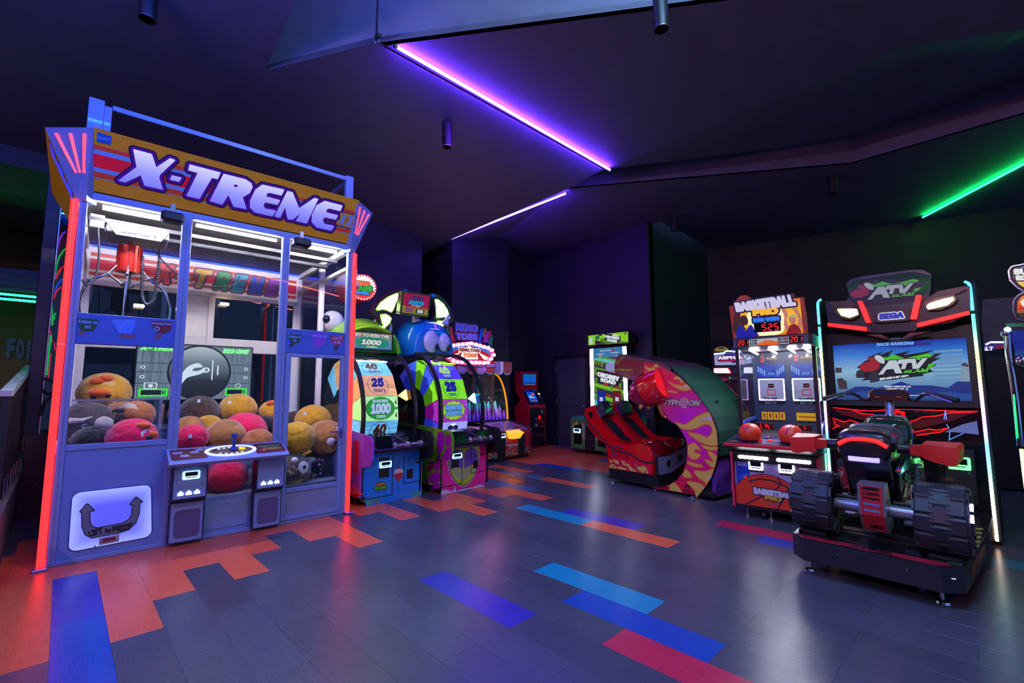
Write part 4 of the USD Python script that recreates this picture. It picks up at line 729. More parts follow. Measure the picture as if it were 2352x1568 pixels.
# ================================================================ TWO GIANT WHEEL TICKET GAMES
def art(name, c, e=0.0, rough=0.4, coat=0.3):
    """Printed vinyl artwork; e > 0 for translucent prints lit from behind."""
    return glow(name, lin(c) if isinstance(c, str) else c, e, c) if e else mat(name, c, rough, coat=coat, var=0.03)
def casters(T_, us, vs, r=.035, z=.09):
    for u in us:
        for v in vs: T_.add('caster', [cyl((u-.014, v, r), (u+.014, v, r), r, n=16), bx(u-.02, v-.015, r, u+.02, v+.02, z, .003)], M_DSTEEL)
def wheel_game(T_, A):
    W_, ZCc, R, NF, SV = .77, 1.0, .72, 15, .80; VC = .08+.72*SV
    d0, d1 = .03, .50
    stp = 360/NF; sd = 2*R*math.sin(math.pi/NF); Ra = R*math.cos(math.pi/NF)
    # base cabinet
    T_.add('cabinet', bx(.012, .006, .10, W_-.012, 1.25, .60, .004), A['body'])
    T_.add('plinth', bx(.03, .05, .065, W_-.03, 1.2, .10), M_BLACK)
    for u in (-.004, W_-.012): T_.add('edge_trim', bx(u, -.012, .06, u+.016, .02, .60, .003), M_BLACK)
    casters(T_, (.08, W_-.08), (.12, 1.1))
    # side panels reaching forward past the front, and the sides of the case
    pr = [(-.22, .80), (-.27, .74), (-.27, .56), (-.22, .48), (.0, .44), (.0, .10), (1.25, .10), (1.25, 1.0), (1.2, .86), (.3, .84)]
    sl = T_.add('side_panel', sideprism(pr, -.018, .0), A['side']); sr = T_.add('side_panel', sideprism(pr, W_, W_+.018), M_BLACK)
    for s_, u in ((sl, -.020), (sr, W_+.016)):
        for v, z in ((-.2, .76), (-.2, .55), (.02, .76)): T_.add('screw', cyl((u, v, z), (u+.004, v, z), .007, n=8), M_STEEL, parent=s_)
    # black control shelf with lever
    T_.add('control_shelf', sideprism([(-.005, .575), (-.16, .60), (-.17, .63), (-.02, .78), (.3, .80), (.3, .575)], .0, W_), M_BLACK)
    for a0_, a1_ in ((.10, .30), (.52, W_-.01)): T_.add('lever_housing', hullm([(a, v, z) for a in (a0_, a1_) for v, z in ((-.165, .62), (-.10, .78), (.05, .805), (.05, .62))]), M_BLACKG)
    lv = T_.add('lever', [tube([(.40, -.02, .76), (.43, -.26, .69)], .016, 12), cyl((.30, -.02, .765), (.52, -.02, .765), .03)], M_DSTEEL)
    T_.add('lever_grip', [tube([(.26, -.27, .685), (.60, -.27, .69)], .018, 12), ball((.26, -.27, .685), .032, 3), ball((.60, -.27, .69), .032, 3), ball((.43, -.265, .687), .034, 3)], M_CHROME, parent=lv, smooth=40)
    # drum
    T_.add('drum', lathe([(0, d0+.004), (Ra-.014, d0+.004), (Ra-.014, d1-.004), (0, d1-.004)], (0, 0, 0), (1, 0, 0), 30).apply_transform(np.diag([1, SV, 1, 1])).apply_translation((0, VC, ZCc)), M_BLACK)
    for k_ in range(-3, 5):
        ph0, ph1 = math.radians(A['phi']+stp*(k_-.5)), math.radians(A['phi']+stp*(k_+.5)); e0 = np.array([0, VC-SV*R*math.cos(ph0), ZCc+R*math.sin(ph0)]); e1 = np.array([0, VC-SV*R*math.cos(ph1), ZCc+R*math.sin(ph1)])
        PF = T_.plane((e0+e1)/2, (1, 0, 0), e1-e0); sd = np.linalg.norm(e1-e0)
        kind = A['faces'].get(k_, A['faces'][0])
        f_ = T_.add('wheel_segment', PF.ext(sbox(d0, -sd/2+.003, d1, sd/2-.003), -.010, 0), kind['bg'])
        kind['draw'](T_, PF, f_, d0, d1, sd)
    # coloured sectors on the left flank of the wheel
    PLf = T_.plane((.022, VC, ZCc), (0, -1, 0), (0, 0, 1))
    for k_ in range(-3, 6):
        a0, a1 = math.radians(A['phi']+stp*(k_-.5)+.4), math.radians(A['phi']+stp*(k_+.5)-.4)
        q = Polygon([(SV*r*math.cos(t), r*math.sin(t)) for r, t in ((.34, a0), (R-.01, a0), (R-.01, a1), (.34, a1))])
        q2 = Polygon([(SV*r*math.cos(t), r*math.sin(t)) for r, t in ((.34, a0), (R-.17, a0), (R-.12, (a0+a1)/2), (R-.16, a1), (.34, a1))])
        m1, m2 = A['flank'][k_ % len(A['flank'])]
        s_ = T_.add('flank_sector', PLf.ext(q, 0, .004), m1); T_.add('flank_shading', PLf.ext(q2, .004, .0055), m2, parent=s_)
    T_.add('flank_disc', PLf.ext(ell(0, 0, SV*R-.005, R-.005, 16), -.004, 0), M_BLACK)
    # arches, clear cover, side guards
    RA = R+.075
    def arc(r, a, b, n=22): return [(VC-(SV*R+r-R)*math.cos(t), ZCc+r*math.sin(t)) for t in np.radians(np.linspace(a, b, n))]
    for u in (-.012, W_-.088):
        g = Polygon(arc(RA+.018, -18, 82)+arc(RA-.026, -18, 82)[::-1]).buffer(0)
        a_ = T_.add('arch', sideprism(g, u, u+.035), M_BLACK)
        for t in (0, 22, 44, 64): v, z = arc(RA-.004, t, t+1, 2)[0]; T_.add('bolt', cyl((u-.003, v, z), (u, v, z), .006, n=8), M_STEEL, parent=a_)
    g = Polygon(arc(RA+.004, -15, 80)+arc(RA-.0, -15, 80)[::-1]).buffer(0); T_.add('clear_cover', sideprism(g, .023, W_-.088), M_GLASS)
    g = Polygon(arc(RA, -15, 90)+[(VC+.3, ZCc+.78), (VC+.3, .8)]).buffer(0); T_.add('clear_side', sideprism(g, W_-.075, W_-.071), glass('tinted_side', (.75, .85, .9)))
    T_.add('top_bar', bx(-.012, VC-.08, ZCc+RA-.01, W_-.053, VC-.02, ZCc+RA+.03, .004), M_BLACK)
    T_.add('case_back', bx(.0, 1.22, .60, W_, 1.25, 1.75), M_BLACK)
    # pointer
    ph = math.radians(A['phi']+12); PP = T_.plane((0, VC-(SV*R+.02)*math.cos(ph), ZCc+(R+.02)*math.sin(ph)), (1, 0, 0), (0, math.sin(ph), math.cos(ph)))
    p_ = T_.add('pointer', PP.ext(rnd(Polygon([(d1+.0, .0), (d1+.115, .075), (d1+.115, -.075)]), .004), -.02, .02), A['ptr']); T_.add('pointer_mount', PP.ext(sbox(d1+.115, -.06, d1+.17, .06), -.025, .015), A['ptr2'], parent=p_)
    # lamps under the top bar that light the wheel
    T_.add('lamp_bar', tube([(.05, VC-.30, ZCc+RA-.125), (.48, VC-.30, ZCc+RA-.125)], .010, 8), A['lamp'])
    return W_, VC, ZCc, R

# ---- the fishing wheel
B = Thing('fishing_wheel_game', 'blue ticket wheel game with green fish head and red and white bobber sign', 'arcade game', (2.50, 5.02))
A_W1, A_W2, A_GR, A_BL = art('wood_print', (.62, .36, .16), .55), art('blue_wood_print', (.12, .42, .58), .6), art('green_print_lit', (.45, .85, .35), .6), art('pale_blue_print', (.35, .62, .75), .6)
def woodlit(name, a, b, st):
    n = {'g': ('geometry', {}), 'mp': ('mapping', {'scale': (1.5, 40.0, 40.0)}), 'n': ('noise_texture', {'scale': 1.4, 'detail': 4.0, 'distortion': .6}), 'r': ('rgb_ramp', {'ramp': [(.3, lin(a)), (.55, lin(b)), (.75, lin(tuple(np.clip(np.array(b)*1.25, 0, 1))))]}), 'p': ('principled_bsdf', {'base_color': lin(b), 'roughness': .3, 'emission_strength': st})}
    MATS[name] = usdkit.material(stage, '/World/Looks/'+name, n, [('g.position', 'mp.vector'), ('mp.vector', 'n.vector'), ('n.fac', 'r.fac'), ('r.color', 'p.emission_color')], surface='p.BSDF'); return MATS[name]
WD_T, WD_B, WD_G = woodlit('wood_tan_lit', (.55, .30, .12), (.85, .62, .38), .75), woodlit('wood_blue_lit', (.08, .45, .60), (.45, .75, .85), .75), woodlit('wood_green_lit', (.35, .75, .35), (.70, .92, .55), .8)
M_BRN, M_NB = mat('brown_print', '7a4020', .4), mat('navy_blue_print', '1c3c80', .4); M_K = mat('black_print', '0c0c10', .4)
def numface(num, col, rim):
    def draw(T_, PF, f_, a, b, s):
        c_ = (a+b)/2
        T_.add('ring_print', PF.ext(ell(c_, 0, .135, s*.47).difference(ell(c_, 0, .130, s*.455)), 0, .002), rim, parent=f_)
        T_.add('number', PF.ext(fit(text(num, 5), c_-.085, -.02, c_+.085, s*.36, .12), 0, .003), col, parent=f_)
        T_.add('caption', PF.ext(fit(text('TICKETS', 2), c_-.075, -s*.32, c_+.085, -s*.17), 0, .003), col, parent=f_)
    return draw
def jackface(T_, PF, f_, a, b, s):
    c_ = (a+b)/2
    T_.add('oval', PF.ext(ell(c_, 0, .185, s*.44, 14), 0, .002), art('fish_scale_green', (.03, .62, .10), .5), parent=f_); T_.add('oval_rim', PF.ext(ell(c_, 0, .19, s*.46, 14).difference(ell(c_, 0, .185, s*.445, 14)), .001, .003), M_K, parent=f_)
    g = fit(text('1000', 6), c_-.13, -s*.22, c_+.135, s*.20, .1); T_.add('number_shadow', PF.ext(affinity.translate(g, .006, -.006), .002, .004), M_K, parent=f_); T_.add('number', PF.ext(g, .004, .006), art('silver_print', (.65, .72, .74), .7), parent=f_)
    T_.add('caption', PF.ext(fit(text('BIG BASS BONUS', 3), c_-.10, s*.24, c_+.10, s*.36), .002, .005), art('silver_print', 1), parent=f_); T_.add('caption', PF.ext(fit(text('TICKETS', 3), c_-.06, -s*.38, c_+.06, -s*.27), .002, .005), art('silver_print', 1), parent=f_)
    for x in (a+.03, b-.03):
        for y in (-s*.3, s*.24): T_.add('number', PF.ext(fit(text('4', 2), x-.013, y-.03, x+.013, y+.04, .15), 0, .003), M_K, parent=f_)
    for x in (a+.022, b-.022): T_.add('bar_print', PF.ext(sbox(x-.016, -.018, x+.016, .012), 0, .002), art('fish_scale_green', 1), parent=f_)
A_bass = dict(body=art('bass_front_blue', '0878d8'), side=art('bass_side_violet', '8a58c0', coat=.4), phi=7.5, ptr=glow('pointer_orange', (1.0, .75, .35), 1.6, 'ffe0a0'), ptr2=mat('pointer_amber', 'c88a10', .4), lamp=glow('soft_white_led', (.78, .88, 1.0), 5.0, 'ffffff'),
    faces={0: dict(bg=WD_G, draw=jackface), 1: dict(bg=WD_T, draw=numface('25', M_NB, M_NB)), 2: dict(bg=WD_B, draw=numface('40', M_BRN, M_NB)), 3: dict(bg=WD_T, draw=numface('15', M_NB, M_NB)), 4: dict(bg=WD_B, draw=numface('40', M_BRN, M_NB)), -1: dict(bg=WD_B, draw=numface('40', M_BRN, M_NB)), -2: dict(bg=WD_T, draw=numface('25', M_NB, M_NB)), -3: dict(bg=WD_B, draw=numface('40', M_BRN, M_NB))},
    flank=[(WD_G, WD_G), (WD_T, WD_T), (WD_B, WD_B)])
Wd, VC, ZCc, RD = wheel_game(B, A_bass)
FB = B.front(0.004); S3 = lambda pts: zz(.12758, 790, 990, pts)
fp = B.add('front_panel', FB.ext(FB.poly(S3([(388, 470), (1405, 372), (1395, 1190), (388, 1385)])), 0, .004), A_bass['body'])
FB = B.front(0.0)
B.add('door_line', [FB.ext(LineString(FB.px(S3(p))).buffer(.004, cap_style='flat'), 0, .002) for p in ([(880, 425), (862, 1150), (390, 1228)], [(1085, 405), (1075, 940), (1400, 885)])], M_K, parent=fp)
B.add('reader_plate', FB.ext(FB.poly(S3([(638, 480), (815, 462), (808, 820), (628, 845)])), 0, .004), M_BLACK, parent=fp)
a_, b_ = FB.px(S3([(632, 668), (848, 525)])); bill(B, FB, a_[0], a_[1]+.0, b_[0], b_[1], parent=fp, d=.004)
B.add('ticket_slot', FB.ext(FB.poly(S3([(1130, 688), (1240, 672), (1235, 838), (1125, 855)])), 0, .004), M_K, parent=fp)
B.add('coin_slot', FB.ext(FB.poly(S3([(1300, 548), (1370, 540), (1368, 574), (1300, 580)])), 0, .004), M_K, parent=fp)
B.add('lettering', FB.ext(quad(text('1', 2), FB.px(S3([(1148, 460), (1175, 458), (1175, 522), (1148, 525)]))), 0, .003), M_NAVY, parent=fp); B.add('lettering', FB.ext(quad(text('TICKETS', 3), FB.px(S3([(1282, 495), (1382, 485), (1382, 525), (1282, 535)]))), 0, .003), mat('olive_print', '4a7a3a', .4), parent=fp)
M_BRED = mat('bobber_red_print', 'c02c38', .4); M_BWH = mat('bobber_white_print', 'd0d4e0', .4)
bo = FB.poly(S3([(900, 760), (915, 700), (960, 675), (1010, 670), (1050, 690), (1068, 740), (1055, 810), (1010, 870), (975, 880), (930, 860), (905, 810)]))
bb_ = B.add('bobber_print', FB.ext(bo, 0, .003), M_BRED, parent=fp); B.add('bobber_cap', FB.ext(unary_union([FB.poly(S3([(960, 645), (1012, 638), (1010, 685), (960, 690)])), FB.poly(S3([(948, 880), (1005, 870), (1000, 898), (950, 902)]))]), .001, .004), M_BRED, parent=fp)
B.add('bobber_white', FB.ext(bo.intersection(FB.poly(S3([(880, 770), (1080, 745), (1080, 640), (880, 650)]))), .003, .005), M_BWH, parent=fp)
for w_, q in (('LIFT HANDLE', [(918, 738), (1050, 722), (1050, 742), (918, 760)]), ('TO START', [(930, 768), (1035, 752), (1035, 768), (930, 786)])): B.add('lettering', FB.ext(quad(text(w_, 2), FB.px(S3(q))), .005, .0065), M_BRED, parent=fp)
B.add('fishing_line', FB.ext(unary_union([LineString(FB.px(S3([(990, 415), (985, 640)]))).buffer(.0012), LineString(FB.px(S3([(975, 900), (970, 1160)]))).buffer(.0012)]), 0, .002), M_K, parent=fp)
def logo3(T_, PL_, S_, rows, parent, back=None):
    for w_, q, m in rows:
        g = quad(text(w_, 6), PL_.px(S_(q))); T_.add('logo_outline', PL_.ext(g.buffer(.006), .0, .0025), M_NAVY, parent=parent); T_.add('logo_lettering', PL_.ext(g, .0025, .004), m, parent=parent)
O1, G1, B1 = mat('logo_orange', 'e07820', .4), mat('logo_green', '4ab030', .4), mat('logo_blue', '3a90e8', .4)
logo3(B, FB, S3, [('BIG', [(592, 935), (738, 918), (738, 965), (590, 985)], O1), ('BASS', [(552, 995), (775, 972), (770, 1032), (545, 1060)], G1), ('WHEEL', [(580, 1068), (750, 1045), (748, 1072), (580, 1095)], B1)], fp)
reed = []
for bx_, n_ in ((470, 9), (620, 5), (1290, 7), (1370, 4)):
    for j in range(n_): x = bx_+(j-n_/2)*26; reed.append(FB.ext(LineString(FB.px(S3([(bx_+(j-n_/2)*8, 1330-(bx_-400)*.17), (x, 1240-(bx_-400)*.17+abs(j-n_/2)*8), (x+(j-n_/2)*14, 1190-(bx_-400)*.16+abs(j-n_/2)*14)]))).buffer(.003), 0, .002))
B.add('reed_print', reed, mat('reed_green', '5aa850', .5), parent=fp)
for x, y in ((1005, 1188), (1140, 1162), (1272, 1138), (434, 1172)): a, b = FB.p1(*S3([(x, y)])[0]); B.add('lock', FB.ext(ell(a, b, .010, .010), 0, .006), M_STEEL, parent=fp)
LS = B.plane((-.018, 0, 0), (0, -1, 0), (0, 0, 1)); rd2 = []
for j in range(13): x = 200+(j-6)*7; rd2.append(LS.ext(LineString(LS.px(S3([(200, 1290), (x, 1150), (200+(j-6)*22, 960+abs(j-6)*28)]))).buffer(.006), 0, .002))
B.add('reed_print', rd2, mat('reed_red', 'e05030', .5))
B.add('side_pole_print', LS.ext(LS.poly(S3([(192, 170), (270, 180), (258, 740), (180, 745)])), 0, .003), mat('pole_red', 'c01838', .35))
# fish head, screen, bobber
M_LIME = mat('fish_lime', '8cc81c', .15, coat=.8, var=.03); M_FGREEN = mat('fish_dark_green', '1c8a28', .2, coat=.6)
def arch_ring(u0, u1, zb, zt, v, n=20):
    return [(u0+(u1-u0)*(.5-.5*math.cos(t)), v, zb+(zt-zb)*math.sin(t)**.8) for t in np.linspace(0, math.pi, n)]
hv = VC-.05
hd_ = B.add('fish_head', loft([arch_ring(-.06, .74, 1.80, 2.17, hv-.05), arch_ring(-.13, .81, 1.79, 2.26, hv+.12), arch_ring(-.16, .84, 1.79, 2.27, hv+.4), arch_ring(-.08, .76, 1.79, 2.15, hv+.7), arch_ring(.1, .58, 1.79, 1.95, hv+.85)]), M_LIME, smooth=50)
B.add('fish_mouth', loft([arch_ring(-.04, .72, 1.80, 2.10, hv-.07), arch_ring(.0, .68, 1.80, 2.06, hv-.052)]), M_FGREEN, parent=hd_, smooth=40)
B.add('fish_cheek', [loft([[(c_+x*.16, hv-.08+.04*abs(y), 1.80+.30*y) for x, y in ((-.6, 0), (-.4, .55), (0, 1-.35*abs(c_-.34)), (.4, .55), (.6, 0))], [(c_+x*.12, hv-.11+.04*abs(y), 1.80+.26*y) for x, y in ((-.6, 0), (-.4, .55), (0, 1-.35*abs(c_-.34)), (.4, .55), (.6, 0))]]) for c_ in (.02, .62, .70)], mat('fish_gill_green', '28a01c', .25, coat=.5), parent=hd_)
B.add('fish_lip', loft([arch_ring(-.07, .75, 1.79, 2.15, hv-.10), arch_ring(-.05, .73, 1.79, 2.12, hv-.12), arch_ring(-.03, .71, 1.79, 2.09, hv-.10), arch_ring(-.03, .71, 1.79, 2.09, hv-.06), arch_ring(-.07, .75, 1.79, 2.15, hv-.06), arch_ring(-.07, .75, 1.79, 2.15, hv-.10)], cap=False), M_LIME, parent=hd_, smooth=50)
for u in (-.02, .70):
    e_ = B.add('fish_eye', ball((u, hv+.30, 2.20), .15, 3), mat('toy_white', 'd4d4d0', .12, coat=.8), parent=hd_, smooth=True)
    d_ = np.array([-.75 if u < .3 else .75, -.55, .1]); d_ /= np.linalg.norm(d_); B.add('fish_pupil', ball(np.array([u, hv+.30, 2.20])+d_*.132, .055, 3), M_EYE, parent=hd_, smooth=True)
PS_ = B.front(hv-.125); sc_ = B.add('screen', PS_.ext(sbox(.03, 1.835, .60, 2.04), 0, .02), rampglow('bass_screen', [(0, (.30, .50, .75)), (.6, (.45, .60, .62)), (1, (.75, .55, .40))], .7, 'z', 1.83, 2.05)); PS_ = B.front(hv-.145)
B.add('screen_bezel', PS_.ext(sbox(.015, 1.82, .615, 2.055).difference(sbox(.03, 1.835, .60, 2.04)), -.02, .004), M_BLACK, parent=sc_)
B.add('oval', PS_.ext(ell(.315, 1.915, .24, .072, 14), 0, .002), art('screen_oval_green', (.04, .45, .30), .8), parent=sc_)
g = fit(text('1000', 6), .17, 1.885, .45, 1.955, .15); B.add('number_shadow', PS_.ext(g.buffer(.006), .002, .003), M_K, parent=sc_); B.add('number', PS_.ext(g, .003, .005), glow('screen_silver', (.85, .9, .85), .8), parent=sc_)
g = fit(text('TRY TO WIN THE', 4), .05, 1.985, .56, 2.028); B.add('caption', PS_.ext(g.buffer(.004), 0, .002), M_K, parent=sc_); B.add('caption', PS_.ext(g, .002, .004), glow('screen_silver', 1), parent=sc_); B.add('caption', PS_.ext(fit(text('TICKETS', 3), .24, 1.85, .39, 1.872), .002, .004), glow('screen_silver', 1), parent=sc_)
bc = np.array([.31, 1.10, 2.72]); rb = .235
B.add('bobber_pole', cyl((bc[0], bc[1], 2.2), (bc[0], bc[1], 2.55), .028), mat('pole_white', 'd8d4d0', .3))
bob = B.add('bobber', [lathe([(.0, -.30), (.05, -.30), (.05, -.225), (.08, -.22)]+[(rb*math.cos(t), rb*math.sin(t)) for t in np.radians(np.linspace(-68, 0, 9))], bc)], mat('bobber_red', 'd03020', .2, coat=.7), smooth=40)
B.add('bobber_top', [lathe([(rb*math.cos(t), rb*math.sin(t)) for t in np.radians(np.linspace(0, 75, 9))]+[(.085, .235), (.085, .275), (.04, .28), (.04, .40), (.0, .40)], bc)], mat('bobber_white', 'c4bcc8', .2, coat=.7), parent=bob, smooth=40)
B.add('bobber_tip', cyl(bc+np.array([0, 0, .40]), bc+np.array([0, 0, .455]), .042), mat('tip_navy', '1c2060', .3), parent=bob)
PD = B.plane((bc[0]+.06, bc[1]-.24, bc[2]-.01), (.96, -.28, 0), (0, 0, 1)); rs_ = .185
ds = B.add('round_sign', PD.ext(ell(0, 0, rs_, rs_, 16), -.06, 0), mat('sign_red_rim', 'd02838', .3), parent=None)
B.add('sign_face', PD.ext(ell(0, 0, rs_-.012, rs_-.012, 16), 0, .003), glow('sign_face_red', (1.0, .12, .08), .9), parent=ds); B.add('sign_face_top', PD.ext(ell(0, 0, rs_-.03, rs_-.03, 16).intersection(sbox(-1, -.03, 1, 1)), .003, .005), glow('sign_face_white', (1, .92, .9), 1.1), parent=ds)
for k_ in range(26): t = k_*2*math.pi/26; B.add('bulb', PD.ext(ell((rs_-.022)*math.cos(t), (rs_-.022)*math.sin(t), .009, .009, 4), .004, .010), glow('bulb_warm', (1.0, .75, .65), 4.0, 'ffffff'), parent=ds)
for w_, x0, y0, x1, y1, m in (('BIG', -.09, .025, .09, .085, glow('sign_orange_letters', (1.0, .42, .04), .9)), ('BASS', -.13, -.055, .13, .03, glow('sign_green_letters', (.12, .75, .1), .7)), ('WHEEL', -.09, -.10, .09, -.055, glow('sign_blue_letters', (.2, .6, 1.0), .8))):
    g = fit(text(w_, 6), x0, y0, x1, y1, .1); B.add('logo_outline', PD.ext(g.buffer(.008), .005, .007), M_K, parent=ds); B.add('logo_lettering', PD.ext(g, .007, .009), m, parent=ds)

# ---- the monster wheel
Mo = Thing('monster_wheel_game', 'magenta ticket wheel game with big eyed blue monster head and lit bat wings', 'arcade game', (3.47, 4.86))
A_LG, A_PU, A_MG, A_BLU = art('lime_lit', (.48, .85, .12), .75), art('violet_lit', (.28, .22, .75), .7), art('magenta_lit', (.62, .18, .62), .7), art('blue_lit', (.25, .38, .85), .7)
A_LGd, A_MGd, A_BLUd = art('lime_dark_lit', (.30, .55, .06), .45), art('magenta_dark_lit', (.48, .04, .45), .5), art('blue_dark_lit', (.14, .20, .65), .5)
M_VIO = mat('violet_print', '3c3498', .4); M_LIMP = art('lime_print_lit', (.62, .82, .15), .6)
def mface(num, col, disc):
    def draw(T_, PF, f_, a, b, s):
        c_ = (a+b)/2; T_.add('ring_print', PF.ext(ell(c_, 0, .125, s*.47), 0, .0015), M_K, parent=f_); T_.add('disc_print', PF.ext(ell(c_, 0, .120, s*.45), .0015, .0025), disc, parent=f_)
        T_.add('number', PF.ext(fit(text(num, 7), c_-.09, -.04, c_+.09, s*.36), .0025, .005), col, parent=f_); T_.add('caption', PF.ext(fit(text('TICKETS', 3), c_-.06, -s*.34, c_+.06, -s*.22), .0025, .005), col, parent=f_)
    return draw
def mjack(T_, PF, f_, a, b, s):
    c_ = (a+b)/2; pts = []
    for i in range(48): t = i*2*math.pi/48; k_ = 1.0+(.10 if i % 2 else -.04)+.05*math.sin(i*1.7); pts.append((c_+.175*k_*math.cos(t), s*.39*k_*math.sin(t)))
    T_.add('splat_outline', PF.ext(Polygon(pts).buffer(.004), 0, .0015), M_K, parent=f_); T_.add('splat', PF.ext(Polygon(pts), .0015, .003), M_LIMP, parent=f_)
    for w_, y0, y1 in (('MONSTER', .005, s*.24), ('JACKPOT!', -s*.24, -.005)):
        g = fit(text(w_, 7), c_-.135, y0, c_+.135, y1); T_.add('caption_outline', PF.ext(g.buffer(.005), .003, .0045), M_VIO, parent=f_); T_.add('caption', PF.ext(g, .0045, .006), art('pale_blue_print', 1), parent=f_)
    for x in (a+.028, b-.028):
        for y in (-s*.3, s*.26): T_.add('number', PF.ext(fit(text('4', 3), x-.015, y-.03, x+.015, y+.03), 0, .003), M_BWH, parent=f_)
A_mon = dict(body=art('monster_front_pink', 'e0208a'), side=art('monster_side_lime', '6aa01c'), phi=3.0, ptr=glow('pointer_ice', (.75, .92, 1.0), 1.3, 'ffffff'), ptr2=mat('pointer_blue', '1890c8', .3), lamp=glow('lime_lamp', (.62, 1.0, .10), 3.0),
    faces={0: dict(bg=A_MG, draw=mjack), 1: dict(bg=A_LG, draw=mface('25', M_VIO, A_LG)), 2: dict(bg=A_PU, draw=mface('40', M_LIMP, A_PU)), 3: dict(bg=A_LG, draw=mface('15', M_VIO, A_LG)), 4: dict(bg=A_PU, draw=mface('40', M_LIMP, A_PU)), -1: dict(bg=art('white_violet_lit', (.62, .62, .95), .9), draw=mface('20', M_VIO, art('white_lit', (.9, .92, 1.0), 1.0))), -2: dict(bg=A_LG, draw=mface('25', M_VIO, A_LG)), -3: dict(bg=A_PU, draw=mface('40', M_LIMP, A_PU))},
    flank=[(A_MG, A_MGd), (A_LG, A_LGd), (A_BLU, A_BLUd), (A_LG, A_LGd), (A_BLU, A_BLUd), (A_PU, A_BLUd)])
wheel_game(Mo, A_mon)
FM = Mo.front(0.004); S6 = lambda pts: zz(.11482, 960, 980, pts)
fp = Mo.add('front_panel', FM.ext(FM.poly(S6([(462, 425), (1338, 362), (1335, 1185), (462, 1360)])), 0, .004), A_mon['body']); FM = Mo.front(0.0)
M_LAV = mat('slime_lavender', 'b8b0d0', .4); M_TEETH = mat('teeth_violet', '6848b8', .4); M_MLIME = mat('tongue_lime', 'a8b828', .4); M_TONG = mat('tongue_grey', '98a078', .4)
mo_ = FM.poly(S6([(585, 420), (1215, 380), (1220, 560), (1195, 760), (1150, 900), (1080, 1050), (980, 1150), (900, 1185), (800, 1140), (700, 1030), (630, 880), (595, 700)]))
Mo.add('slime_print', FM.ext(unary_union([mo_.buffer(.012), FM.poly(S6([(462, 1270), (560, 1250), (700, 1300), (740, 1180), (760, 1290), (900, 1240), (1090, 1210), (1220, 1150), (1335, 1170), (1335, 1190), (462, 1365)]))]), 0, .002), M_LAV, parent=fp)
Mo.add('mouth_outline', FM.ext(mo_, .002, .0035), M_NAVY, parent=fp)
mi = mo_.buffer(-.008); Mo.add('lip_print', FM.ext(mi, .0035, .0045), M_MLIME, parent=fp)
for q in ([(640, 860), (625, 600), (640, 480), (720, 440), (840, 450), (890, 520), (895, 830), (760, 800)], [(925, 830), (920, 560), (960, 460), (1060, 420), (1160, 440), (1190, 520), (1185, 700), (1170, 770), (1060, 750)]): Mo.add('tooth_print', FM.ext(rnd(FM.poly(S6(q)), .01).intersection(mi), .0045, .006), M_TEETH, parent=fp)
Mo.add('tongue_print', FM.ext(FM.poly(S6([(680, 860), (760, 820), (860, 830), (905, 880), (960, 820), (1060, 780), (1130, 800), (1110, 900), (1020, 960), (960, 1040), (900, 1090), (840, 1060), (760, 1000)])).intersection(mi), .0045, .0055), M_TONG, parent=fp)
Mo.add('door_line', [FM.ext(LineString(FM.px(S6(p))).buffer(.003, cap_style='flat'), .006, .008) for p in ([(876, 420), (876, 1130), (465, 1208)], [(1055, 400), (1055, 925), (1340, 872)])], M_K, parent=fp)
Mo.add('reader_plate', FM.ext(FM.poly(S6([(668, 480), (815, 460), (812, 800), (665, 825)])), .006, .009), M_BLACK, parent=fp)
a_, b_ = FM.px(S6([(675, 645), (862, 515)])); bill(Mo, FM, a_[0], a_[1], b_[0], b_[1], parent=fp, d=.009)
Mo.add('ticket_slot', FM.ext(FM.poly(S6([(1100, 675), (1192, 660), (1192, 822), (1100, 835)])), .006, .009), M_K, parent=fp); Mo.add('coin_slot', FM.ext(FM.poly(S6([(1245, 535), (1308, 525), (1308, 562), (1245, 570)])), .003, .006), M_K, parent=fp)
Mo.add('lettering', FM.ext(quad(text('1', 2), FM.px(S6([(1112, 535), (1140, 530), (1140, 590), (1112, 595)]))), .006, .009), M_K, parent=fp)
for x, y in ((500, 1150), (1112, 1148), (1228, 1122)): a, b = FM.p1(*S6([(x, y)])[0]); Mo.add('lock', FM.ext(ell(a, b, .010, .010), 0, .006), M_STEEL, parent=fp)
LM = Mo.plane((-.018, 0, 0), (0, -1, 0), (0, 0, 1)); M_SPOT = mat('spot_magenta', 'b0109a', .35, coat=.3); M_SPOT2 = mat('spot_dark_magenta', '780c68', .35)
for q, m in (([(390, 140), (520, 140), (530, 300), (490, 480), (395, 530)], M_SPOT), ([(590, 150), (655, 200), (660, 340), (610, 395), (560, 360), (550, 270)], M_SPOT), ([(600, 430), (660, 400), (660, 620), (580, 665), (490, 650), (500, 560), (540, 520), (545, 450)], M_SPOT), ([(380, 600), (460, 560), (440, 620), (390, 640)], M_SPOT2), ([(340, 700), (420, 630), (470, 630), (460, 690)], M_SPOT2), ([(225, 700), (330, 700), (310, 820), (250, 850), (220, 760)], M_SPOT2), ([(345, 730), (438, 710), (436, 850), (370, 880), (330, 820)], M_SPOT), ([(180, 810), (240, 810), (260, 900), (200, 890)], M_SPOT2), ([(220, 1000), (300, 920), (436, 920), (436, 1080), (330, 1115), (240, 1080)], M_SPOT), ([(155, 1040), (200, 1030), (235, 1160), (200, 1170), (160, 1100)], M_SPOT2), ([(300, 1140), (430, 1130), (430, 1220), (350, 1240), (300, 1190)], M_SPOT), ([(245, 1215), (300, 1220), (325, 1275), (270, 1260)], M_SPOT2)):
    Mo.add('spot_print', LM.ext(blob(LM.px(S6(q))), 0, .002), m)
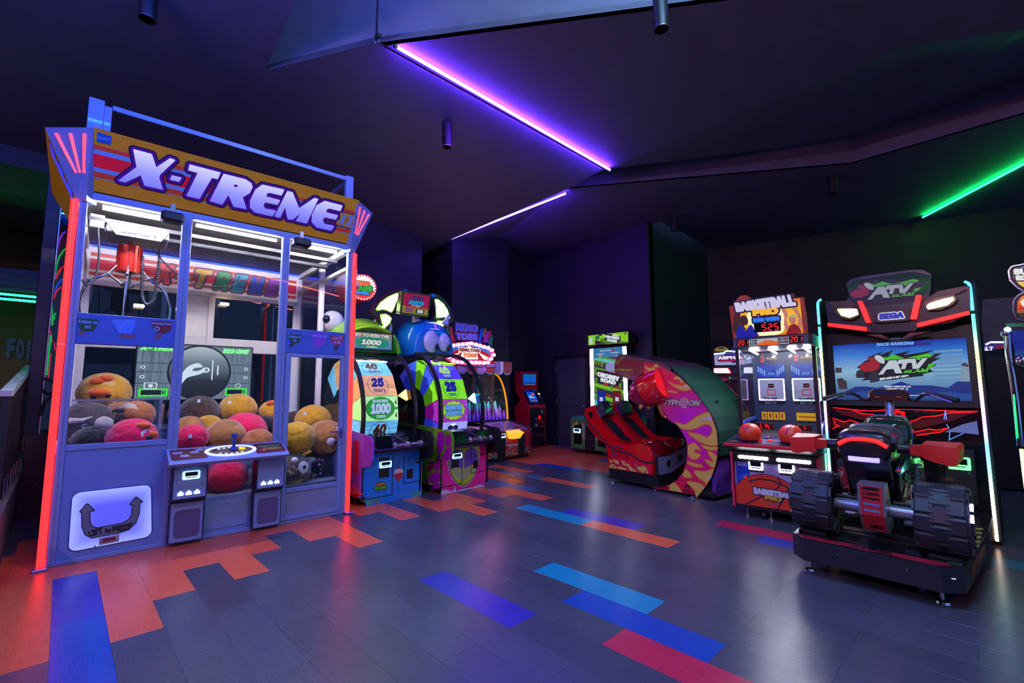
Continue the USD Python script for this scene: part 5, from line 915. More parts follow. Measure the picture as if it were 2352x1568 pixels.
# head
M_MB = mat('monster_blue', '0c68b8', .15, coat=.8, var=.03); hv = VC-.04
def head_ring(u0, u1, zb, zt, v, n=24): return [((u0+u1)/2-(u1-u0)/2*math.copysign(abs(math.cos(t))**.75, math.cos(t)), v, zb+(zt-zb)*math.sin(t)**.7) for t in np.linspace(0, math.pi, n)]
hd_ = Mo.add('monster_head', loft([head_ring(.0, .64, 1.80, 2.16, hv), head_ring(-.01, .65, 1.80, 2.18, hv+.015), head_ring(-.015, .655, 1.80, 2.185, hv+.05), head_ring(-.045, .685, 1.79, 2.27, hv+.10), head_ring(-.08, .72, 1.79, 2.34, hv+.22), head_ring(-.09, .73, 1.79, 2.36, hv+.45), head_ring(-.05, .69, 1.79, 2.24, hv+.65), head_ring(.1, .54, 1.79, 2.0, hv+.75)]), M_MB, smooth=45)
for u, r_, pu in ((.24, .125, .335), (.46, .105, .545)):
    e_ = Mo.add('monster_eye', ball((u, hv-.02, 1.985), (r_, .055, r_*1.28), 3), mat('eye_lilac', 'b8aed0', .12, coat=.8), parent=hd_, smooth=True); Mo.add('monster_pupil', ball((pu-.03, hv-.055, 1.915), (.043, .03, .05), 3), mat('pupil_grey', '24303c', .2), parent=hd_, smooth=True)
for u, s_ in ((.10, -1), (.60, 1)): Mo.add('horn', tube(curve([(u, hv+.16, 2.28), (u+s_*.03, hv+.15, 2.36), (u+s_*.015 if s_ < 0 else u+.07, hv+.14, 2.46)]), [.055*(1-i/17.0)+.004 for i in range(17)], 14), mat('horn_lilac', 'b0a8c8', .3), parent=hd_, smooth=True)
# sign box and wings
st_ = math.radians(12); PG_ = Mo.plane((0, hv+.02, 2.36), (1, 0, 0), (0, -math.sin(st_), math.cos(st_))); PM_ = Mo.plane((0, hv+.02, 2.36), (1, 0, 0), (0, -math.sin(st_), math.cos(st_))); s0, s1 = PM_.p1(925, 700)[0], PM_.p1(984, 700)[0]
sb_ = Mo.add('sign_box', PG_.ext(rr(s0-.03, -.03, s1+.03, .30, .02), -.10, 0), mat('slime_dark_green', '28401c', .3, coat=.5)); 
Mo.add('sign_panel', PG_.ext(sbox(s0, 0, s1, .275), 0, .004), glow('sign_lime', (.62, .62, .05), .55), parent=sb_); wv = [(s0, .10)]+[(s0+(s1-s0)*i/12, .09+.012*math.sin(i*2.1)) for i in range(1, 12)]+[(s1, .10), (s1, .275), (s0, .275)]
Mo.add('sign_panel_top', PG_.ext(Polygon(wv), .004, .006), glow('sign_magenta', (.72, .0, .32), .6), parent=sb_)
for w_, x0, y0, x1, y1, m, o2 in (('TICKET', s0+.10, .185, s0+.32, .25, mat('ticket_violet', '4a2060', .4), glow('ticket_rim', (.8, .4, .3), .5)), ('MONSTER', s0+.085, .125, s0+.33, .185, glow('cyan_letters', (.05, .65, .85), .7), M_NAVY), ('8/1 COINS', s0+.14, .105, s0+.28, .122, glow('pale_letters', (.9, .85, .9), .6), None), ('MONSTER', s0+.04, .045, s0+.17, .075, mat('ticket_pink', 'c02880', .4), None), ('JACKPOT', s0+.04, .012, s0+.17, .042, mat('ticket_pink', 'c02880', .4), None)):
    g = fit(text(w_, 5), x0, y0, x1, y1); 
    if o2 is not None: Mo.add('lettering_outline', PG_.ext(g.buffer(.005), .006, .007), o2, parent=sb_)
    Mo.add('lettering', PG_.ext(g, .007, .009), m, parent=sb_)
Mo.add('counter', PG_.ext(sbox(s0+.21, .015, s0+.35, .075), .004, .007), M_BLACKG, parent=sb_); Mo.add('digit', PG_.ext(fit(text('350', 4), s0+.235, .022, s0+.33, .068), .007, .009), glow('digit_white', (.9, .9, .9), .8), parent=sb_)
M_WING = mat('wing_maroon', '3c1030', .25, coat=.6); G_WING = glow('wing_light', (.92, 1.0, .62), 7.0, 'ffffff'); G_WRIM = glow('wing_rim_light', (.45, 1.0, .03), 2.0)
WP = Mo.front(hv+.30); S4 = lambda pts: zz(.11482, 840, 650, pts)
for frame_, cells in (([(85, 545), (160, 420), (290, 270), (460, 150), (640, 105), (770, 140), (770, 210), (640, 380), (560, 620), (500, 750), (430, 1000), (390, 1010), (300, 880), (220, 700)], ([(185, 530), (270, 400), (420, 290), (560, 225), (640, 205), (665, 235), (590, 370), (530, 530), (490, 585), (400, 545), (320, 525), (215, 548)], [(270, 640), (370, 625), (440, 660), (490, 710), (450, 810), (350, 900), (305, 790)])),
    ([(1260, 220), (1340, 210), (1480, 260), (1600, 380), (1690, 520), (1725, 680), (1715, 770), (1600, 900), (1500, 1050), (1440, 1040), (1340, 900), (1330, 700), (1380, 600), (1330, 400), (1300, 300)], ([(1360, 330), (1420, 335), (1530, 420), (1610, 540), (1655, 700), (1630, 722), (1560, 680), (1390, 695), (1385, 480)], [(1370, 790), (1440, 760), (1555, 768), (1510, 880), (1450, 1010), (1395, 920)]))):
    w_ = Mo.add('wing', WP.ext(rnd(WP.poly(S4(frame_)), .01), -.05, .03), M_WING)
    for q in cells:
        g = rnd(WP.poly(S4(q)), .012); Mo.add('wing_rim', WP.ext(g.buffer(.008), .03, .032), G_WRIM, parent=w_); Mo.add('wing_lamp', WP.ext(g.buffer(-.004), .032, .036), G_WING, parent=w_)
for q in ([(705, 150), (760, 130), (810, 165), (750, 210)], [(1255, 230), (1310, 220), (1358, 255), (1310, 305)]): Mo.add('claw_tip', WP.ext(rnd(WP.poly(S4(q)), .008), -.01, .06), M_MB)
# ================================================================ RING GAME
Rg = Thing('ring_toss_game', 'carnival ring toss game with bulb framed RING TOSS sign and red striped canopy', 'arcade game', (5.0, 6.30))
RW = 1.63
M_RRED = art('ring_red', 'b01828', coat=.5); M_RTOP = art('ring_top_print', '8a8098', coat=.4)
Rg.add('cabinet', sideprism([(0, .07), (0, .53), (.70, .68), (1.0, .68), (1.0, .07)], 0.01, RW-.01), M_RRED)
Rg.add('plinth', bx(.03, .05, 0, RW-.03, .95, .07), M_BLACK)
for u in (-.005, RW-.02): Rg.add('edge_trim', sideprism(Polygon([(-.02, .06), (-.03, .30), (-.02, .52), (.0, .56), (.70, .70), (.70, .66), (.03, .50), (.02, .06)]), u, u+.025), art('ring_maroon_trim', '5c1c34'))
PTp = Rg.plane((0, 0, .533), (1, 0, 0), (0, .70, .15)); LT = math.hypot(.70, .15)
tp = Rg.add('top_print', PTp.ext(sbox(.03, .02, RW-.03, LT-.02), 0, .003), M_RTOP)
for p in ([(.9, .35), (.9, .6), (1.5, .6), (1.5, .5)], [(1.2, .08), (1.45, .25), (1.55, .1)], [(.5, .05), (.8, .4), (.85, .1)], [(.1, .1), (.3, .5), (.4, .2)]): Rg.add('top_print_shape', PTp.ext(Polygon(p), .003, .005), M_RRED, parent=tp)
for p in ([(.8, .05), (.95, .6), (1.0, .6), (.86, .05)], [(1.15, .3), (1.3, .6), (1.34, .6), (1.2, .3)]): Rg.add('top_print_stripe', PTp.ext(Polygon(p), .005, .0065), mat('print_white', 'c8c0cc', .4), parent=tp)
Rg.add('top_lettering', PTp.ext(fit(text('RING TOSS', 3), 1.0, .45, 1.5, .58), .005, .007), mat('print_white', 1), parent=tp)
FR = Rg.front(0.0); S7 = lambda pts: zz(.1403, 1060, 860, pts)
for k_, (q, m) in enumerate((([(705, 900), (970, 880), (930, 1300), (705, 1320)], 'c0b0bc'), ([(880, 900), (970, 960), (960, 980), (890, 925)], '9c3030'), ([(710, 930), (745, 920), (740, 1000), (705, 1000)], '9c5a28'), ([(780, 940), (815, 930), (810, 1000), (780, 1005)], '9c5a28'), ([(845, 930), (880, 930), (875, 1010), (850, 1010)], '9c5a28'))): Rg.add('front_print', FR.ext(FR.poly(S7(q)), 0, .002+.001*k_), art('ring_print_'+m, m))
for w_, q in (('COME', [(735, 1035), (918, 1035), (912, 1120), (725, 1150)]), ('PLAY!', [(720, 1170), (915, 1160), (905, 1270), (712, 1285)])): Rg.add('lettering', FR.ext(quad(text(w_, 6), FR.px(S7(q))), .004, .007), art('ring_letter_red', 'b82430'))
for k_ in range(46):
    x = RNG.uniform(.25, 1.57); z = RNG.uniform(.09, .17); pts = [(x+dx, z+.03*math.sin(dx*30+k_)) for dx in np.linspace(-.1, .1, 9)]
    Rg.add('ring_print', FR.ext(LineString(pts).buffer(.009), .002, .003+.0003*k_), art('rope_'+('d8a028', 'c82c28', '2850c8', '38a048', 'd87828')[k_ % 5], ('d8a028', 'c82c28', '2850c8', '38a048', 'd87828')[k_ % 5]))
for q in ([(580, 950), (708, 940), (700, 1385), (580, 1395)], [(925, 980), (1020, 968), (1020, 1285), (920, 1305)]): Rg.add('reader_door', FR.ext(rnd(FR.poly(S7(q)), .01), .006, .03), M_BLACK)
FRb = Rg.front(-.03); a_, b_ = FRb.px(S7([(632, 1040), (712, 965)])); bill(Rg, FRb, a_[0], a_[1], b_[0], b_[1])
Rg.add('lock', [FRb.ext(ell(*FRb.p1(*S7([p])[0]), .008, .008), 0, .004) for p in ((678, 1270), (977, 1015))], M_STEEL)
hb = Rg.add('ring_hopper', hullm([(u, v, z) for u, v, z in ((.95, -.14, .50), (1.30, -.14, .50), (.95, .0, .54), (1.30, .0, .54), (1.02, -.10, .39), (1.23, -.10, .39), (1.02, .0, .39), (1.23, .0, .39))]), glow('hopper_amber', (1.0, .62, .06), 1.5, 'ffd060'))
# play field with glowing bottles, clear arched hood
Rg.add('play_bed', bx(.05, .60, .68, RW-.05, 1.0, .70), M_BLACK)
bot = []
for r_ in range(6):
    for c_ in range(15):
        u = .1+c_*.10+(.05 if r_ % 2 else 0); v = .62+r_*.065; z = .70+.045*r_
        Rg.add('bottle', lathe([(0, 0), (.028, 0), (.028, .07), (.012, .105), (.012, .135), (0, .135)], (u, v, z), n=8), rampglow('bottle_glow', [(0, (.30, .12, .9)), (.5, (.65, .35, .85)), (.75, (.15, .75, .85)), (1, (.6, 1.0, 1.0))], .8, 'z', .70, 1.06))
arcp = [(.62+.42*(1-math.cos(t))*1.0, .68+.95*math.sin(t)) for t in np.radians(np.linspace(0, 88, 20))]
for u in (.06, RW-.04): Rg.add('hood_arch', tube([(u, v, z) for v, z in arcp], .020, 8), glow('arch_amber', (1.0, .60, .03), .75, 'c89020'))
Rg.add('clear_hood', sideprism(Polygon(arcp+[(v+.004, z) for v, z in arcp[::-1]]).buffer(.0005), .06, RW-.05), M_GLASS)
Rg.add('back_board', bx(.05, 1.0, .68, RW-.05, 1.02, 1.75), art('ring_back_print', '3a2428'))
FBk = Rg.front(.998)
for q, m in (((.62, .95, .78, 1.5), '6a6848'), ((.95, .85, 1.08, 1.55), '2a5a78'), ((.25, .9, .40, 1.5), '2a5a78'), ((1.22, 1.0, 1.45, 1.5), '28262c')): Rg.add('back_print', FBk.ext(rr(*[q[i] for i in (0, 1, 2, 3)], .04), 0, .003), art('rb_'+m, m))
M_CRED, M_CWH, M_CLAV = art('canopy_red', 'b01030', coat=.6), art('canopy_white', 'c8c0c8', coat=.6), art('canopy_lavender', '9a80b8', coat=.6)
for k_ in range(7):
    u0, u1 = .0+k_*.235, .0+(k_+1)*.235; FCn = Rg.front(.55)
    g = unary_union([sbox(u0, 1.70, u1, 1.86), ell((u0+u1)/2, 1.70, .117, .075)]); g2 = unary_union([sbox(u0, 1.68, u1, 1.86), ell((u0+u1)/2, 1.68, .117, .085)])
    Rg.add('scallop', FCn.ext(g2, -.02, 0), M_CWH); Rg.add('scallop_front', FCn.ext(g, 0, .012), (M_CRED, M_CLAV)[k_ % 2])
Rg.add('canopy', sideprism([(.56, 1.76), (.56, 1.86), (1.02, 1.92), (1.02, 1.76)], .0, RW+.02), M_CRED)
for u in (.16, .72, 1.2): Rg.add('canopy_pole', cyl((u, .66, .70), (u, .66, 1.72), .02), mat('pole_wood', '8a5a38', .4))
Rg.add('canopy_lamp', [ball((u, .60, 1.66), .02, 2) for u in (.68, 1.05)], G_WARM)
FCn = Rg.front(.535); g = quad(text('RING TOSS', 4), FCn.px(zz(.10204, 1000, 720, [(835, 1160), (1350, 1130), (1350, 1210), (835, 1200)]))); Rg.add('lettering_outline', FCn.ext(g.buffer(.014), 0, .004), mat('letter_plum', '4a1c58', .4)); Rg.add('lettering', FCn.ext(g, .004, .008), M_CLAV)
# bulb framed sign
FSg = Rg.front(.50); S8 = lambda pts: zz(.10204, 1000, 720, pts)
octo = FSg.poly(S8([(200, 880), (260, 740), (500, 690), (800, 660), (1000, 700), (1250, 790), (1330, 920), (1180, 1110), (800, 1140), (400, 1090), (240, 1010)])).buffer(.03)
mq = Rg.add('marquee', FSg.ext(octo, -.14, 0), art('marquee_red', 'c01030', coat=.6)); 
inn = FSg.poly(S8([(260, 870), (330, 770), (560, 735), (750, 705), (960, 740), (1190, 820), (1250, 930), (1150, 1065), (780, 1050), (430, 1010), (290, 950)]))
Rg.add('sign_face', FSg.ext(inn, 0, .004), glow('ring_face_blue', (.12, .45, .9), .8), parent=mq)
for q, m in (([(260, 880), (600, 780), (760, 715), (940, 780), (1250, 930), (1150, 1065), (430, 1010)], glow('ring_face_red', (.75, .05, .06), .8)), ([(320, 960), (590, 850), (440, 980), (330, 975)], glow('ring_face_white', (1, .98, .95), 1.2)), ([(590, 880), (930, 880), (960, 1030), (560, 1030)], glow('ring_face_white', 1)), ([(960, 870), (1190, 990), (1150, 1050), (1080, 1030)], glow('ring_face_white', 1)), ([(650, 800), (755, 718), (850, 800), (760, 770)], glow('ring_face_white', 1))): Rg.add('sign_tent', FSg.ext(FSg.poly(S8(q)).intersection(inn), .004, .006 if m is MATS.get('ring_face_red') else .008), m, parent=mq)
for w_, q, m in (('RING TOSS', [(525, 770), (1000, 800), (995, 875), (525, 850)], glow('ring_letter_dark', (.5, .02, .02), .8)), ('TOSS', [(615, 895), (930, 895), (925, 985), (615, 985)], glow('ring_letter_orange', (1.0, .35, .05), 1.0))):
    g = quad(text(w_, 5), FSg.px(S8(q))); Rg.add('lettering_outline', FSg.ext(g.buffer(.012), .008, .010), glow('ring_face_white', 1), parent=mq); Rg.add('lettering', FSg.ext(g, .010, .013), m, parent=mq)
G_BULB = glow('bulb_pink_white', (1.0, .62, .90), 22.0, 'ffffff')
for x, y in ((290, 757), (393, 718), (500, 705), (603, 692), (702, 680), (800, 670), (900, 695), (995, 722), (1085, 748), (1180, 770), (1265, 822), (1305, 932), (1245, 1022), (1180, 1102), (1085, 1112), (985, 1106), (895, 1104), (795, 1102), (695, 1098), (590, 1095), (490, 1088), (395, 1055), (305, 975), (237, 872)):
    a, b = FSg.p1(*S8([(x, y)])[0]); Rg.add('bulb', ball(FSg.at(a, b, .02), .033, 2), G_BULB, parent=mq, smooth=True)
FT = Rg.front(.58)
for q, m in (([(185, 350), (245, 335), (280, 500), (335, 580), (320, 640), (230, 640), (220, 560)], '9a6a28'), ([(300, 310), (375, 290), (400, 450), (450, 600), (460, 680), (380, 680), (340, 500)], 'b82038'), ([(110, 580), (160, 560), (210, 690), (160, 700)], 'b82038'), ([(230, 300), (320, 270), (330, 460), (280, 500)], '207038'), ([(1030, 330), (1105, 365), (1040, 560), (1030, 680), (940, 660), (980, 540)], '1c58b8'), ([(1095, 322), (1160, 350), (1120, 500), (1085, 540), (1070, 480)], '9a6a28'), ([(1140, 385), (1205, 410), (1190, 560), (1205, 650), (1070, 640), (1110, 540)], '9a20a0'), ([(1210, 380), (1270, 405), (1215, 560), (1180, 540)], 'b02048'), ([(1255, 480), (1305, 510), (1275, 640), (1280, 740), (1190, 720), (1230, 560)], '207858')):
    Rg.add('bottle_cutout', FT.ext(rnd(FT.poly(S8(q)), .008), -.02, .0), art('bottle_'+m, m, coat=.5), parent=mq)
bkp = FT.poly(S8([(425, 200), (520, 170), (860, 220), (950, 270), (960, 420), (950, 600), (860, 640), (560, 620), (430, 560)])); Rg.add('title_board', FT.ext(rnd(bkp, .03), 0, .02), mat('title_navy', '1c1c58', .4), parent=mq); 
for w_, q in (('RING', [(440, 215), (940, 270), (935, 420), (440, 385)]), ('TOSS', [(440, 430), (930, 455), (925, 610), (445, 580)])):
    g = quad(text(w_, 5), FT.px(S8(q))); Rg.add('lettering_outline', FT.ext(g.buffer(.016), .02, .024), art('title_crimson', 'a02048'), parent=mq); Rg.add('lettering', FT.ext(g, .024, .03), mat('title_steel_blue', '5a78c8', .35), parent=mq)

# ================================================================ RED SELF SERVICE KIOSK
K = Thing('ticket_kiosk', 'red self service kiosk with two blue screens and black cash door', 'kiosk', (7.47, 7.15)); KW = .55; S9 = lambda pts: zz(.12755, 1170, 840, pts)
M_KR = mat('kiosk_red', 'c81428', .25, coat=.6, var=.03)
pr = [(0, 0), (0, .90), (.02, .95), (.24, 1.30), (.24, 1.71), (.45, 1.71), (.45, 1.33), (.28, 1.05), (.45, .90), (.45, 0)]
prs = Polygon(pr)
K.add('side_panel', sideprism(prs, 0, .02), M_KR); K.add('side_panel', sideprism(prs, KW-.02, KW), M_KR)
K.add('body', sideprism(prs.buffer(-.012), .02, KW-.02), M_KR)
FK = K.front(.0); fd = K.add('cash_door', bx(.03, -.004, .28, KW-.03, .02, .875, .003), M_BLACK); K.add('lower_door', bx(.03, -.004, .03, KW-.03, .02, .265, .003), M_BLACK)
K.add('trim_line', bx(.02, -.006, .265, KW-.02, .012, .28), M_KR)
for z0, z1, d in ((.60, .72, .02), (.46, .59, -.02)):
    x0, x1 = (.27, .39) if z0 > .55 else (.27, .46)
    K.add('slot_frame', FK.ext(rr(x0, z0, x1, z1, .006).difference(rr(x0+.025, z0+.025, x1-.025, z1-.025, .004)), .004, .016), M_KR, parent=fd); K.add('slot_light' if z0 > .55 else 'slot_opening', FK.ext(rr(x0+.026, z0+.026, x1-.026, z1-.026, .004), .004, .008), glow('slot_red', (1, .05, .05), 1.2) if z0 > .55 else M_K, parent=fd)
K.add('symbol', [FK.ext(rr(.40, .77, .45, .84, .005).difference(ell(.425, .81, .015, .018)), .004, .006), FK.ext(sbox(.40, .745, .46, .755), .004, .006), FK.ext(sbox(.20, .62, .245, .64), .004, .006), FK.ext(sbox(.20, .47, .245, .53), .004, .006)], mat('print_white', 1), parent=fd)
K.add('label_plate', bx(.03, -.006, .885, .16, .004, .92), M_STEEL)
PKs = K.plane((0, .02, .95), (1, 0, 0), (0, .22, .35)); LK = math.hypot(.22, .35)
cp = K.add('control_panel', PKs.ext(sbox(.03, .01, KW-.03, LK-.02), 0, .008), M_BLACKG)
K.add('touch_screen', PKs.ext(sbox(.10, .07, .36, .33), .008, .012), glow('kiosk_screen', (.03, .30, .85), .9), parent=cp)
for w_, q in (('The Fun', (.13, .205, .24, .235)), ('Begins Here!', (.13, .165, .31, .195))): K.add('screen_lettering', PKs.ext(fit(text(w_, 3), *q), .012, .014), glow('screen_text', (.9, .9, .85), .9), parent=cp)
K.add('screen_graphic', PKs.ext(ell(.29, .27, .035, .035), .012, .014), glow('screen_orange', (1.0, .4, .03), .9), parent=cp); K.add('screen_bar', PKs.ext(sbox(.13, .085, .33, .10), .012, .014), glow('screen_gold', (.8, .55, .1), .7), parent=cp)
for w_, q in (('SELF-SERVE', (.05, .355, .25, .378)), ('TELLER', (.31, .355, .48, .378))): K.add('lettering', PKs.ext(fit(text(w_, 3), *q), .008, .010), glow('kiosk_blue_text', (.1, .25, .8), .8), parent=cp)
for k_, c_ in enumerate(('8030a0', '3060c0', '20a060', '3060c0', 'a03080')): K.add('button', PKs.ext(sbox(.12+k_*.055, .025, .155+k_*.055, .042), .008, .014), glow('btn_'+c_+str(k_), lin(c_), .7), parent=cp)
cr_ = K.add('card_terminal', PKs.ext(rr(.42, .09, .50, .30, .01), .008, .045), M_DSTEEL, parent=cp); K.add('terminal_screen', PKs.ext(sbox(.43, .235, .49, .28), .045, .047), glow('terminal_glow', (.9, .95, .6), 1.2), parent=cp); K.add('keypad', PKs.ext(sbox(.435, .13, .485, .21), .045, .048), M_GREY, parent=cp)
FKu = K.front(.24); us_ = K.add('upper_screen', FKu.ext(sbox(.055, 1.385, KW-.06, 1.645), 0, .006), rampglow('kiosk_upper', [(0, (.02, .12, .45)), (.4, (.02, .38, .85)), (1, (.04, .42, .8))], .8, 'z', 1.385, 1.645)); K.add('screen_bezel', FKu.ext(sbox(.045, 1.375, KW-.05, 1.655).difference(sbox(.055, 1.385, KW-.06, 1.645)), 0, .010), M_MATTE)
for r_ in (.05, .09, .14, .2): K.add('ripple_graphic', FKu.ext((ell(.16, 1.53, r_, r_, 12).difference(ell(.16, 1.53, r_-.004, r_-.004, 12))).intersection(sbox(.055, 1.385, KW-.06, 1.645)), .006, .0075), glow('ripple_blue', (.05, .28, .6), .7), parent=us_)
K.add('screen_lettering', FKu.ext(fit(text('TOUCH THE SCREEN TO LEARN MORE', 2), .09, 1.393, .46, 1.408), .006, .008), glow('screen_gold', 1), parent=us_)
K.add('badge', FKu.ext(sbox(KW-.055, 1.68, KW-.005, 1.705), 0, .004), M_STEEL)

# ================================================================ ROAD CROSSING GAME
X = Thing('road_crossing_game', 'tall CROSSY ROAD arcade cabinet with white light columns on an olive base', 'arcade game', (7.63, 6.12), -90); XW = 1.42
M_OLV = art('olive_print', 'b0b860', coat=.3); M_OLV2 = art('olive_print_b', 'c0c840'); M_OLV3 = art('olive_print_c', '909668')
X.add('base_cabinet', bx(0, 0, .09, XW, .62, .68, .006), M_OLV); X.add('base_top', sideprism([(0.0, .68), (.08, .73), (.62, .75), (.62, .68)], .0, XW), art('teal_print', '2a7058'))
casters(X, (.12, XW-.12), (.1, .5))
FX = X.front(0.0); S10 = lambda pts: zz(.20408, 1300, 750, pts)
for q, m in (([(70, 1120), (130, 1060), (130, 1130), (85, 1140)], M_OLV2), ([(175, 1080), (215, 1110), (210, 1280), (180, 1240)], M_OLV3), ([(70, 1130), (100, 1140), (100, 1220), (75, 1200)], M_OLV3), ([(330, 1180), (360, 1200), (365, 1290), (335, 1270)], M_OLV3)): X.add('base_print', FX.ext(FX.poly(S10(q)), 0, .002), m)
for q in ([(98, 1105), (178, 1100), (178, 1322), (98, 1308)], [(368, 1200), (450, 1210), (450, 1360), (368, 1340)]): X.add('reader_door', FX.ext(rnd(FX.poly(S10(q)), .01), 0, .02), M_BLACKG)
dd_ = X.add('service_door', FX.ext(FX.poly(S10([(215, 1112), (328, 1130), (326, 1405), (217, 1388)])), 0, .006), M_BLACK); X.add('door_seam', FX.ext(FX.poly(S10([(217, 1255), (327, 1270), (327, 1274), (217, 1259)])), .006, .008), M_GREY, parent=dd_); X.add('lock', FX.ext(ell(*FX.p1(*S10([(307, 1332)])[0]), .012, .016), .006, .012), M_STEEL, parent=dd_)
FXb = X.front(-.02); a_, b_ = FXb.px(S10([(92, 1192), (164, 1148)])); bill(X, FXb, a_[0], a_[1], b_[0], b_[1])
X.add('lettering', FX.ext(quad(text('1', 3), FX.px(S10([(140, 1065), (152, 1065), (152, 1088), (140, 1087)]))), 0, .003), M_K)
tri_ = lambda PL_, q: PL_.poly(q[:3]).difference(PL_.poly(q[3:]))
X.add('logo', FX.ext(tri_(FX, S10([(96, 1342), (80, 1388), (118, 1392), (98, 1365), (93, 1390), (108, 1391)])), 0, .003), M_K); X.add('snowflake_logo', [FX.ext(line([FX.p1(*S10([(440, 1418)])[0]), (FX.p1(*S10([(440, 1418)])[0])[0]+.03*math.cos(t), FX.p1(*S10([(440, 1418)])[0])[1]+.03*math.sin(t))], .010), 0, .003) for t in np.arange(8)*math.pi/4], mat('print_blue', '3a70d0', .4))
xv = .42; FXs = X.front(xv)
hx0, hx1 = FXs.p1(1352, 785)[0], FXs.p1(1443, 785)[0]
u0, u1 = FXs.p1(1356, 850)[0], FXs.p1(1441, 850)[0]
X.add('screen_body', bx(u0-.0, xv, .70, u1+.0, .62, 2.17, .006), M_BLACK)
lw = (u1-u0)*.095
for a, b in ((u0+.005, u0+lw), (u1-lw, u1-.005)): X.add('light_column', FXs.ext(sbox(a, .80, b, 2.15), 0, .02), glow('column_white', (.88, .86, 1.0), 7.0, 'ffffff'))
c0, c1, z0_, z1_ = u0+lw+.02, u1-lw-.02, .82, 2.15
sc_ = X.add('screen', FXs.ext(sbox(c0, z0_, c1, z1_), 0, .004), glow('cross_screen_green', (.30, .62, .14), .75))
CW_, CH_ = c1-c0, z1_-z0_; area_ = sbox(c0, z0_, c1, z1_-.2)
def lane(y0, h_, m, d=.006): X.add('lane', FXs.ext(Polygon([(c0, z0_+y0), (c1, z0_+y0-.16), (c1, z0_+y0+h_-.16), (c0, z0_+y0+h_)]).intersection(area_), .004, d), m, parent=sc_)
G_ROAD, G_WATER, G_GRASS = glow('lane_road', (.16, .20, .24), .6), glow('lane_water', (.30, .75, .72), .85), glow('lane_grass', (.50, .78, .14), .8)
for y0, h_, m in ((.02, .09, G_WATER), (.14, .11, G_WATER), (.27, .03, G_ROAD), (.33, .05, G_GRASS), (.40, .12, G_ROAD), (.55, .05, G_GRASS), (.62, .16, G_ROAD), (.82, .10, G_ROAD), (.95, .12, G_ROAD), (1.10, .06, G_WATER), (1.20, .10, G_ROAD)): lane(y0, h_, m)
def cube(x, y, w_, h_, c_): X.add('voxel', FXs.ext(Polygon([(x, y), (x+w_, y-w_*.22), (x+w_, y+h_-w_*.22), (x, y+h_)]).intersection(area_.buffer(-.002)), .008, .012), c_, parent=sc_); 
G_TREE, G_LOG, G_CAR, G_WCAR = glow('voxel_tree', (.35, .60, .03), .7), glow('voxel_log', (.30, .16, .10), .6), glow('voxel_red', (.70, .16, .08), .7), glow('voxel_white', (.75, .8, .9), .85)
for i, (x, y) in enumerate(((.01, 1.0), (.09, .98), (.17, .95), (.01, .82), (.08, .82), (.16, .80), (.02, .62), (.01, .42), (.6, .50), (.62, .28), (.02, .26), (.55, .10), (.40, .46))): cube(c0+x, z0_+y, .05, .10, G_TREE)
for x, y in ((.30, .04), (.38, -.02), (.26, -.06), (.45, -.1), (.2, .08)): cube(c0+x, z0_+y+.06, .11, .03, G_LOG)
for x, y, m in ((.22, .56, G_CAR), (.12, .40, G_WCAR), (.28, .34, G_CAR), (.5, .5, G_CAR), (.52, .38, G_WCAR), (.42, .78, G_CAR)): cube(c0+x, z0_+y, .12, .05, m)
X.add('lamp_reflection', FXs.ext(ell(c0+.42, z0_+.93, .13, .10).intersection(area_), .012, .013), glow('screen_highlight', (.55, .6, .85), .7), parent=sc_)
hd = X.add('score_band', FXs.ext(sbox(c0, z1_-.2, c1, z1_), .004, .008), glow('score_cyan', (.02, .48, .68), .8), parent=sc_)
for w_, q, m in (('BEAT 160 TO WIN', (.16, .13, .42, .155), G_WCAR), ('500', (.42, .125, .50, .165), glow('score_red', (.6, .1, .08), .7)), ('ALL TIME HIGHSCORE', (.06, .07, .27, .088), G_WCAR), ('DAILY HIGHSCORE', (.42, .08, .60, .098), G_WCAR), ('320', (.12, .015, .20, .055), glow('score_gold', (.85, .65, .05), .8)), ('0', (.53, .02, .56, .055), glow('score_gold', 1))):
    s_ = CW_/.68; X.add('lettering', FXs.ext(fit(text(w_, 4), c0+q[0]*s_, z1_-.2+q[1], c0+q[2]*s_, z1_-.2+q[3]), .008, .010), m, parent=sc_)
sq = lambda q: FXs.px(S10(q))
bg = Polygon(sq([(355, 485), (470, 510), (620, 540), (625, 620), (575, 660), (480, 640), (350, 560)])); X.add('title_shadow', FXs.ext(bg, .012, .016), M_K, parent=sc_)
for w_, q in (('CROSSY', [(358, 505), (608, 562), (606, 620), (356, 555)]), ('ROAD', [(396, 570), (568, 610), (566, 658), (394, 615)])): X.add('title_lettering', FXs.ext(quad(text(w_, 7), sq(q)), .016, .02), glow('title_white', (.85, .9, .92), .9), parent=sc_)
for q, c_ in (([(355, 718), (445, 725), (445, 890), (357, 870)], (.02, .16, .65)), ([(530, 720), (625, 722), (628, 890), (532, 880)], (.42, .10, .07))): X.add('card_graphic', FXs.ext(Polygon(sq(q)).intersection(area_), .012, .015), glow('card_%d' % int(c_[0]*100), c_, .7), parent=sc_)
for q in ([(385, 790), (420, 795), (420, 840), (385, 835)], [(560, 790), (600, 795), (598, 840), (560, 835)]): X.add('card_block', FXs.ext(Polygon(sq(q)), .015, .019), G_WCAR, parent=sc_)
FXh = X.front(xv-.10); q0 = FXh.px(zz(.20408, 1300, 750, [(245, 92), (704, 48), (702, 182), (250, 213)]))
hu0, hu1 = q0[0][0], q0[1][0]; hz0, hz1 = (q0[2][1]+q0[3][1])/2, (q0[0][1]+q0[1][1])/2
